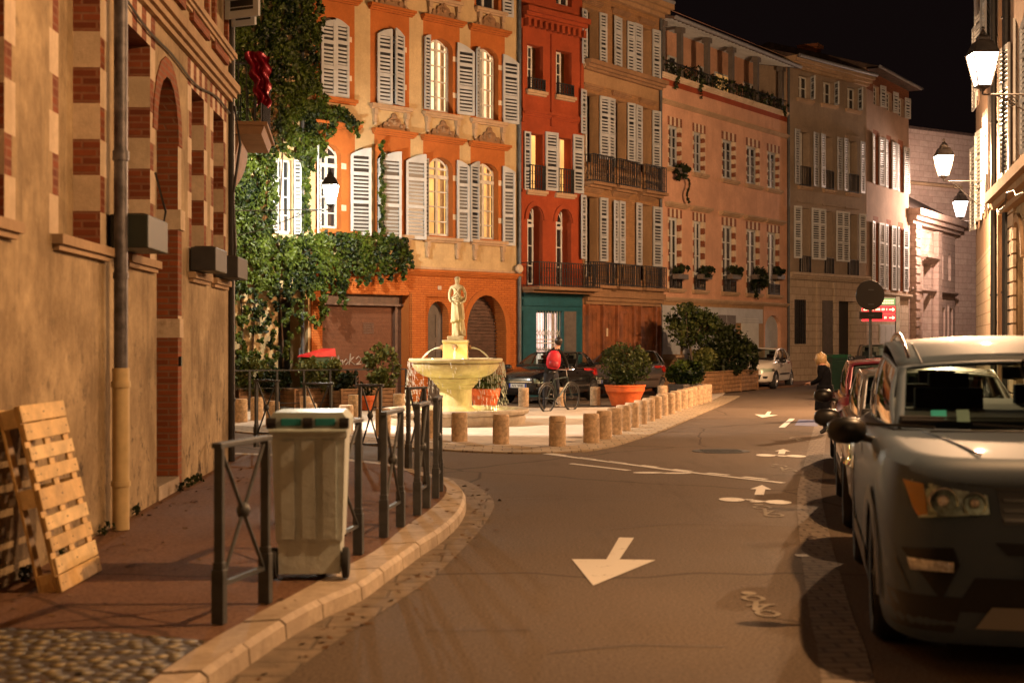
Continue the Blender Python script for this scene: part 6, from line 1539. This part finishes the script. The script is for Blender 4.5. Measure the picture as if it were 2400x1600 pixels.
    def roof(s,u,v):
        y=(s.yh+.16*u*u)*(1-v)+(s.yr-.12*u*u)*v; hh=s.H+(s.hr-s.H)*v; x=u*(s.w1+.035*math.sin(math.pi*v)*.7)
        return(x,y,hh-.045-.045*u*u+ (s.roofc+.0)*math.sin(math.pi*v)*(1-.0*u*u)+.05*math.sin(math.pi*v)*0)
    def cabin(s,pil=(.40,.45,.80,.86),interior=True):
        lin=lambda a,b,n:[a+(b-a)*i/n for i in range(n+1)]
        us=sorted(set(lin(-1,1,16)+[-.93,.93])); vs=sorted(set([0,.03,.96,1]+lin(0,1,6)))
        inn=lambda u,v:abs(u)<.93 and .03<v<.96
        s.patch('windscreen_frame',s.ws,us,vs,s.paint,lambda u,v:not inn(u,v),thick=.02); s.patch('windscreen',s.ws,us,vs,M['carglass'],inn)
        us2=sorted(set(lin(-1,1,12)+[-.88,.88])); vs2=sorted(set([0,.10,.90,1]+lin(0,1,5))); inn2=lambda u,v:abs(u)<.88 and .1<v<.9
        s.patch('rear_frame',s.rw,us2,vs2,s.paint,lambda u,v:not inn2(u,v),thick=.02); s.patch('rear_window',s.rw,us2,vs2,M['carglass'],inn2)
        a,b,c,d=pil; us3=sorted(set(lin(0,1,20)+[.035,a,b,c,d,.965])); vs3=[0,.05,.2,.4,.6,.8,.92,1]
        for sg in(-1,1):
            fn=s.sd(sg); g=lambda u,v:.05<v<.92 and(.035<u<a or b<u<c or d<u<.94)
            s.patch('door_frame',fn,us3,vs3,s.paint,lambda u,v:not g(u,v) and not(a<=u<=b),thick=.02)
            s.patch('pillar',fn,us3,vs3,M['trim'],lambda u,v:a<=u<=b,thick=.02)
            for lo,hi in((.035,a),(b,c),(d,.94)): s.patch('side_window',fn,us3,vs3,M['carglass'],lambda u,v:lo<u<hi and .05<v<.92)
        s.patch('roof',s.roof,lin(-1,1,14),lin(0,1,10),s.paint,lambda u,v:True,thick=.025)
        if interior:
            k=MB(); zb=s.T(s.yc); w=s.W/2-.2
            k.box(-w,w,s.yc+.15,s.yrb-.15,zb+.06-.0,zb+.085); k.box(-w,w,s.yc+.12,s.yc+.42,zb+.0,zb+.07)
            for x in(-.38,.38):
                for y in(s.yh+.55,s.yh+1.4):
                    if y<s.yr-.2:
                        k.box(x-.22,x+.22,y,y+.12,zb-.1,zb+.22); k.box(x-.13,x+.13,y+.01,y+.10,zb+.23,min(s.H-.14,zb+.40)); k.box(x-.07,x-.05,y+.04,y+.06,zb+.2,zb+.25); k.box(x+.05,x+.07,y+.04,y+.06,zb+.2,zb+.25)
            k.build('seats',M['cabin'],s.root,bevel=.05)
            k=MB(); q=Vector(s.ws(0,.86)); k.box(-.12,.12,q.y+.06,q.y+.09,q.z-.07,q.z+.01); k.beam((0,q.y+.07,q.z),(0,q.y+.02,q.z+.05),.02); k.build('rear_view_mirror',M['trim'],s.root,bevel=.01)
    def fpatch(s,name,pts,mat,eps=.006,n=(8,5),rear=False,parent=None,smooth=True,thick=0):
        """four-corner patch laid on the front (or rear): pts (x,z) tl,tr,br,bl"""
        k=MB(); tl,tr,br,bl=pts; nx,nz=n
        for j in range(nz+1):
            for i in range(nx+1):
                u,v=i/nx,j/nz; x=(tl[0]*(1-u)+tr[0]*u)*(1-v)+(bl[0]*(1-u)+br[0]*u)*v; z=(tl[1]*(1-u)+tr[1]*u)*(1-v)+(bl[1]*(1-u)+br[1]*u)*v
                y=s.front(x,z,rear); a=s.W/2; sx_=x+(.0 if abs(x)<a*.8 else (1 if x>0 else -1)*eps); k.v.append((sx_,y+(eps if rear else-eps),z))
        for j in range(nz):
            for i in range(nx): a=j*(nx+1)+i; k.f.append((a,a+1,a+nx+2,a+nx+1)); k.m.append(0)
        o=k.build(name,mat,parent or s.root,smooth=smooth)
        if thick: m=o.modifiers.new('t','SOLIDIFY'); m.thickness=thick; m.offset=0
        return o
    def spatch(s,name,pts,mat,sg,eps=.005,n=(6,3)):
        k=MB(); tl,tr,br,bl=pts; nx,nz=n
        for j in range(nz+1):
            for i in range(nx+1):
                u,v=i/nx,j/nz; y=(tl[0]*(1-u)+tr[0]*u)*(1-v)+(bl[0]*(1-u)+br[0]*u)*v; z=(tl[1]*(1-u)+tr[1]*u)*(1-v)+(bl[1]*(1-u)+br[1]*u)*v
                k.v.append((sg*(s.side(y,z)+eps),y,z))
        for j in range(nz):
            for i in range(nx): a=j*(nx+1)+i; k.f.append((a,a+1,a+nx+2,a+nx+1)); k.m.append(0)
        return k.build(name,mat,s.root,smooth=True)
    def mirror(s,sg,mat=None,sc_=1,y=None):
        k=MB(); y=y if y is not None else s.yc+.22; x=sg*(s.W/2-.02); z=s.T(y)-.06
        k.lathe([(0,-1),(.55,-.92),(.9,-.55),(1,0),(.92,.55),(.6,.9),(0,1)],18,(x+sg*.14*sc_,y,z+.06),0,Matrix.Diagonal((.125*sc_,.075*sc_,.085*sc_,1)),close=False)
        k.beam((x-sg*.10,y+.02,z-.01),(x+sg*.06,y,z+.02),.05,.04); k.build('wing_mirror',mat or M['trim'],s.root,smooth=True)
    def std(s,lampm=True,plate=True,door=True):
        s.body()
        for y in s.wx:
            for sg in(-1,1): s.wheel(y,sg)
        s.cabin()
        for sg in(-1,1):
            s.mirror(sg)
            for y in(s.yc+.2,s.yc+1.25,s.yc+2.2): 
                s.spatch('door_seam',((y,s.T(y)-.02),(y+.008,s.T(y)-.02),(y+.008,.42),(y,.42)),M['trim'],sg,.001,(1,8))
            for y in(s.yc+1.0,s.yc+1.95): s.spatch('door_handle',((y,s.T(y)-.13),(y+.17,s.T(y)-.12),(y+.17,s.T(y)-.16),(y,s.T(y)-.16)),s.paint,sg,.022,(2,1))
            s.spatch('side_trim',((s.wx[0]+.45,.55),(s.wx[1]-.45,.55),(s.wx[1]-.45,.49),(s.wx[0]+.45,.49)),M['trim'],sg,.006)
            w=s.W/2
            o=s.fpatch('headlight',((sg*w*.98,s.zf-.04),(sg*w*.52,s.zf-.12),(sg*w*.56,s.zf-.25),(sg*w*.97,s.zf-.20)),M['lens'],.004,(8,4)); s.fpatch('headlight_cover',((sg*w*.985,s.zf-.035),(sg*w*.51,s.zf-.115),(sg*w*.55,s.zf-.255),(sg*w*.975,s.zf-.205)),M['clear'],.014,(8,4),parent=o)
            s.fpatch('tail_light',((sg*w*.97,s.zr-.05),(sg*w*.74,s.zr-.07),(sg*w*.76,s.zr-.30),(sg*w*.97,s.zr-.25)),M['redlens'],.008,(6,4),True)
            s.fpatch('fog_light',((sg*w*.80,.46),(sg*w*.62,.46),(sg*w*.64,.38),(sg*w*.78,.38)),M['trim'],.004,(4,2))
        s.fpatch('grille',((-.42,s.zf-.20),(.42,s.zf-.20),(.38,s.zf-.27),(-.38,s.zf-.27)),M['trim'],.004); s.fpatch('lower_grille',((-.52,.52),(.52,.52),(.44,.32),(-.44,.32)),M['trim'],.004); s.fpatch('chrome_strip',((-.40,s.zf-.20),(.40,s.zf-.20),(.40,s.zf-.215),(-.40,s.zf-.215)),M['chrome'],.010)
        if plate:
            pw=.26; y=s.front(0,.50)-.02; k=MB(); k.box(-pw,pw,y-.008,y,.44,.55); p=k.build('number_plate',plain('plate_white',(.7,.7,.68),.4,var=0),s.root); k=MB(); k.box(-pw,-pw+.045,y-.010,y-.0085,.44,.55); k.box(pw-.045,pw,y-.010,y-.0085,.44,.55); k.build('blue_band',plain('plate_blue',(.02,.06,.4),.4,var=0),p)
            cu=bpy.data.curves.new('t','FONT'); cu.body='AV WK'; cu.size=.11; cu.align_x='CENTER'; cu.extrude=.001; t=bpy.data.objects.new('t',cu); COL.objects.link(t); bpy.context.view_layer.update(); me=bpy.data.meshes.new_from_object(t.evaluated_get(bpy.context.evaluated_depsgraph_get())); bpy.data.objects.remove(t,do_unlink=True); me.materials.clear(); me.materials.append(M['trim']); link('plate_lettering',me,p,(0,y-.011,.458),(R(90),0,0))
yaw=-math.atan(.2/.98)
# ---------------- the big grey off-roader at the right
sv=Car((2.80,7.0,0),yaw,'large grey off-road car parked at the right edge, closest to the viewer',4.6,1.94,1.70,plain('grey_metallic_paint',(.066,.095,.135),.5,.0,var=.03,sc_=1.5,coat=.12,spec=.3),zf=1.05,zc=1.15,zr=1.12,yc=1.22,yh=1.95,yr=4.0,yrb=4.45,n=7,z0=.16,w1=.76,crown=.014,wr=.37,wx=(.92,3.66),roofc=.13,hr=1.68)
sv.H=1.61; sv.hr=1.66
sv.lv=[(0,.05,.035,.06),(.04,.03,.015,.03),(.12,.012,.0,.02),(.36,.0,.0,.0),(.58,.0,.02,.01),(.74,.008,.05,.02),(.87,.02,.09,.03),(.95,.034,.115,.05),(1.0,.09,.19,.08)]
sv.body()
for y in sv.wx:
    for sg in(-1,1): sv.wheel(y,sg,9)
sv.cabin(pil=(.42,.48,.76,.82))
for sg in(-1,1):
    sv.mirror(sg,M['trim'],.95,1.30)
    for y in(1.5,2.55,3.45): sv.spatch('door_seam',((y,sv.T(y)-.02),(y+.008,sv.T(y)-.02),(y+.008,.48),(y,.48)),M['trim'],sg,.001,(1,8))
    for y in(2.3,3.2): sv.spatch('door_handle',((y,1.0),(y+.2,1.0),(y+.2,.96),(y,.96)),sv.paint,sg,.025,(3,1))
    # black wheel-arch cladding
    for yw in sv.wx:
        k=MB(); n=22; r0,r1=sv.wr+.045,sv.wr+.125
        for i in range(n+1):
            t=R(-12)+R(204)*i/n
            for rr in(r0,r1):
                y=yw+rr*math.cos(t); z=max(.32,sv.wr+rr*math.sin(t)); k.v.append((sg*(sv.side(y,z)+.016),y,z))
        for i in range(n): k.f.append((2*i,2*i+1,2*i+3,2*i+2)); k.m.append(0)
        k.build('wheel_arch',M['trim'],sv.root,smooth=True)
    sv.spatch('sill_cladding',((1.42,.44),(3.2,.44),(3.2,.31),(1.42,.31)),M['trim'],sg,.012,(8,2))
def sx2(pts,sg): return [(sg*x,z) for x,z in pts]
for sg in(-1,1):
    hl=sv.fpatch('headlight',sx2(((.825,.975),(.43,.905),(.425,.815),(.76,.785)),sg),M['lens'],.004,(10,5))
    sv.fpatch('indicator',sx2(((.82,.968),(.735,.952),(.72,.80),(.765,.795)),sg),M['amber'],.012,(4,4),parent=hl)
    for cx_,r_ in((.645,.072),(.495,.058)):
        k=MB(); y=sv.front(sg*cx_,.84)-.012; q=Matrix.Translation((sg*cx_,y,.872-.04*(.645-cx_)))@Matrix.Rotation(R(90),4,'X'); 
        k.lathe([(r_,.022),(r_*1.06,.0),(r_*.96,.0),(r_*.80,-.02),(r_*.55,-.03)],26,(0,0,0),0,q,close=False); k.lathe([(0,.018),(r_*.35,.012),(r_*.5,-.01),(r_*.55,-.03)],20,(0,0,0),1,q,close=False)
        k.build('lamp_reflector',[M['chrome'],M['lens']],hl,smooth=True)
    sv.fpatch('chrome_edge',sx2(((.75,.80),(.43,.828),(.43,.815),(.755,.787)),sg),M['lens'],.014,(8,1),parent=hl)
    sv.fpatch('headlight_cover',sx2(((.83,.98),(.425,.91),(.42,.81),(.755,.78)),sg),M['clear'],.030,(10,5),parent=hl)
    fg=sv.fpatch('fog_lamp_surround',sx2(((.84,.625),(.60,.645),(.57,.56),(.66,.38)),sg),M['trim'],.006,(8,6)); sv.fpatch('fog_lamp',sx2(((.80,.585),(.60,.575),(.60,.525),(.785,.525)),sg),M['lens'],.020,(6,3),parent=fg,thick=.01)
    sv.fpatch('bumper_trim',sx2(((.872,.56),(.862,.57),(.80,.42),(.805,.415)),sg),M['irongrey'],.005,(1,6))
    sv.fpatch('bonnet_seam',sx2(((.93,.985),(.40,.95),(.40,.945),(.93,.98)),sg),M['trim'],.002,(10,1))
gr_=sv.fpatch('grille',((-.385,.925),(.385,.925),(.36,.765),(-.36,.765)),M['trim'],.006,(12,4))
for z in(.895,.845,.80): sv.fpatch('grille_bar',((-.36,z),(.36,z),(.355,z-.018),(-.355,z-.018)),plain('dark_chrome',(.08,.08,.08),.25,.8,var=0),.022,(12,1),parent=gr_)
sv.fpatch('grille_frame',((-.40,.945),(.40,.945),(.385,.928),(-.385,.928)),M['trim'],.012,(12,1),parent=gr_)
sv.fpatch('bumper_slot',((-.40,.675),(.40,.675),(.34,.615),(-.34,.615)),M['trim'],.006,(12,2))
sv.fpatch('lower_intake',((-.50,.50),(.50,.50),(.60,.33),(-.60,.33)),M['trim'],.006,(12,4)); sv.fpatch('skid_plate',((-.42,.36),(.42,.36),(.50,.25),(-.50,.25)),plain('silver_skid',(.30,.30,.29),.35,.6,var=0),.022,(12,3))
sv.fpatch('lower_bumper',((-.96,.40),(-.55,.40),(-.60,.22),(-.88,.22)),M['trim'],.004,(8,2)); sv.fpatch('lower_bumper',((.96,.40),(.55,.40),(.60,.22),(.88,.22)),M['trim'],.004,(8,2))
k=MB(); y=sv.front(0,.5)-.02; k.box(-.26,.26,y-.01,y,.50,.61); k.build('number_plate',plain('plate_white_b',(.65,.65,.62),.4,var=0),sv.root)
for sg in(-1,1):
    k=MB(); pts=[(sg*(sv.w1-.08),sv.yh+.35+i*.25,sv.roof(.85,i*.25/2.05)[2]+.045) for i in range(8)]; pts=[(pts[0][0],pts[0][1]-.12,pts[0][2]-.05)]+pts+[(pts[-1][0],pts[-1][1]+.12,pts[-1][2]-.05)]; k.tube(pts,.017,8); k.build('roof_rail',M['chrome'],sv.root,smooth=True)
    for u in(.80,):
        k=MB(); k.tube([tuple(Vector(sv.roof(sg*u,v))+Vector((0,0,.004))) for v in(0,.1,.3,.6,.9,1)],.006,6); k.build('roof_seam',M['trim'],sv.root)
    k=MB(); k.tube([tuple(Vector(sv.ws(sg*(.10 if sg>0 else .72)-u*.62,.02+.05*u))+Vector((0,-.02,.012))) for u in(0,.3,.6,.9)],.010,6); k.build('wiper',M['trim'],sv.root)
k=MB(); k.tube([(0,3.9,sv.roof(0,.95)[2]),(0,3.98,sv.roof(0,.95)[2]+.05)],[.03,.008],8); k.build('aerial',M['trim'],sv.root)
k=MB(); q=Vector(sv.ws(-.62,.16)); q2=Vector(sv.ws(-.50,.28)); 
for u0,u1,mm in((-.74,-.63,'sticker_teal'),(-.56,-.47,'sticker_grey')):
    p=[Vector(sv.ws(u,v))+Vector((0,.012,0)) for u,v in((u0,.12),(u1,.12),(u1,.27),(u0,.27))]; k=MB(); k.poly(p); k.build('windscreen_sticker',plain(mm,(.03,.38,.42) if 'teal' in mm else (.16,.22,.22),.5,var=.1),sv.root)
sv.fpatch('badge',((-.13,.865),(-.05,.865),(-.05,.835),(-.13,.835)),plain('badge_metal',(.1,.1,.1),.3,.6,var=0),.028,(2,1))
# ---------------- cars parked behind it
def beside(Y,dx=0): return Vector((1.815+.2*(Y-7.2)+.9*.98+dx,Y-.18,0))
c2=Car(beside(12.1),yaw,'dark silver hatchback parked directly behind the large grey car',4.1,1.74,1.44,paint('dark_silver_paint',(.16,.16,.17),.4),zf=.80,zc=.97,zr=1.0,yc=.98,yh=1.85,wr=.31,wx=(.80,3.35)); c2.std()
c3=Car(beside(17.2,.06),yaw,'burgundy hatchback, second behind the large grey car',4.2,1.74,1.46,paint('burgundy_paint',(.20,.012,.03),.25),zf=.82,zc=.98,zr=1.0,yc=1.0,yh=1.85,wr=.31,wx=(.80,3.4)); c3.std()
c4=Car(Vector((X(2072,47),47,0)),yaw,'far dark van parked behind the round road sign',4.3,1.8,1.62,paint('beige_grey_paint',(.10,.09,.08),.2),zf=.95,zc=1.1,zr=1.1,yc=.8,yh=1.35,wr=.31,wx=(.80,3.5)); c4.std()
bl=Car((X(1214,38.2),38.2,0),-R(28),'black hatchback parked behind the fountain, facing left',3.85,1.66,1.43,paint('black_paint',(.008,.008,.009),.1,.2),zf=.80,zc=.96,zr=.98,yc=.98,yh=1.8,wr=.30,wx=(.75,3.15),n=4.5); bl.std()
gy_=Car((2.45,42.0,0),-R(28),'dark grey car behind the terracotta pot, mostly hidden by the bush',4.1,1.7,1.45,paint('dark_grey_paint',(.07,.07,.08),.3),zf=.80,zc=.96,zr=.98,yc=.98,yh=1.8,wr=.30,wx=(.75,3.3),n=4.5); gy_.std()
wh=Car((8.25,50.0,0),-R(23),'white hatchback parked right of the wooden planter',4.2,1.78,1.48,paint('white_paint',(.82,.78,.70),0,.25),zf=.84,zc=1.0,zr=1.0,yc=1.0,yh=1.85,wr=.31,wx=(.82,3.4),n=4.6); wh.std()
# dark scooter by the sign
sc0=Vector((X(2016,42),42,.0)); r=empty('scooter',sc0,R(-20),'dark scooter parked left of the round road sign','scooter')
for y in(0,1.25): k=MB(); k.lathe([(.12,-.05),(.23,-.06),(.26,0),(.23,.06),(.12,.05)],24,(0,y,.26),0,Matrix.Rotation(R(90),4,'Y')); k.build('wheel',M['rubber'],r,auto=True)
k=MB(); k.prism([(-.05,.35),(.1,.95),(.2,.95),(.3,.35),(.75,.30),(.85,.65),(1.5,.72),(1.45,.42),(.9,.25),(.2,.25)],-.16,.16,0,lambda p,q,s:(s,p,q)); k.build('body',M['trim'],r,bevel=.03)
k=MB(); k.prism([(.78,.70),(1.45,.78),(1.4,.86),(.8,.82)],-.13,.13,0,lambda p,q,s:(s,p,q)); k.build('saddle',M['cabin'],r,bevel=.02)
k=MB(); k.tube([(-.32,.22,1.05),(0,.14,1.0),(.32,.22,1.05)],.016,8); k.build('handlebar',M['irongrey'],r); k=MB(); k.prism([(.08,1.0),(.0,1.25),(.03,1.26),(.14,1.0)],-.15,.15,0,lambda p,q,s:(s,p,q)); k.build('windshield',M['trim'],r)
for x in(-.35,.35): k=MB(); k.tube([(x*.8,.2,1.05),(x,.18,1.22)],.008,6); k.lathe([(0,-.05),(.05,0),(0,.05)],10,(x,.17,1.24),close=False); k.build('mirror',M['irongrey'],r)
# ================================================================ small street details
random.seed(71)
# fallen leaves on the pavement, in the gutter and by the wall
pts=[]
for i in range(260):
    t=random.random()
    q=at_arc(IW,AI,random.uniform(.08,.8)*AI[-1]) if random.random()<.45 else None
    if q is None: y=random.uniform(5,18); x=wl(y)+.05+abs(random.gauss(0,.35)); pts.append(Vector((x,y,SZ+.004)))
    else: pts.append(Vector((q.x+random.gauss(-.15,.25),q.y+random.gauss(0,.2),SZ+.004)))
for i in range(140):
    q=at_arc(OW,AO,random.uniform(.05,.7)*AO[-1]); pts.append(Vector((q.x+.08+abs(random.gauss(0,.16)),q.y-.05,.010)))
o=leaves('fallen_leaves',pts,.035,plain('dry_leaf',(.12,.06,.02),.8,var=.4),None,up=6); tag(o,'scattered dry leaves along the kerb and wall','leaves',kind='stuff')
# weeds where wall meets pavement
pts=[]
for i in range(9):
    y=random.uniform(6.5,17.5); x=wl(y)+.04
    for k_ in range(26): pts.append(Vector((x+abs(random.gauss(0,.03)),y+random.gauss(0,.06),SZ+random.random()*.09)))
o=leaves('weeds',pts,.035,M['leafd'],None); tag(o,'small weeds growing where the tan wall meets the pavement','weeds',kind='stuff')
# cables strung along the left wall
k=MB(); L_=Lf.L
k.tube([(x,-.03,4.62+.05*math.sin(x*.9)+.03*math.sin(x*2.3)) for x in[3+i*.5 for i in range(26)]],.013,5); Lf.obj('cable',k,'iron')
k=MB(); k.tube([(S_:=Lf.s(352)+.1,-.03,3.3),(S_+.25,-.08,2.95),(S_+.05,-.06,2.6)] ,.012,5); Lf.obj('cable',k,'iron')
# nails in the pallet
pal=[o for o in COL.objects if o.name=='wooden_pallet'][0]
k=MB()
for x in(.04,.10,.42,.80):
    for z in(.05,.16,.30,.435,.59,.745,.88,1.02,1.135):
        k.box(x+random.uniform(-.01,.01)-.004,x+.004,-.003,.001,z-.004,z+.004,0,Mx)
k.build('nail',M['iron'],pal)['kind']='stuff'
# bonnet creases of the grey off-roader
def hoodpt(x,y,dz=.003):
    a=sv.W/2-.09; k_=min(1,abs(x)/a); return(x,y,sv.T(y)+sv.crown*(1-k_*k_)+dz)
for sg in(-1,1):
    k=MB(); k.tube([hoodpt(sg*(.66-.22*t),1.12-.86*t) for t in[i/8 for i in range(9)]],.007,6); k.build('bonnet_crease',M['trim'],sv.root,smooth=True)
k=MB(); k.tube([hoodpt(x,1.13+.05*x*x-.02) for x in[-.62+i*.155 for i in range(9)]],.008,6); k.build('bonnet_edge',M['trim'],sv.root,smooth=True)
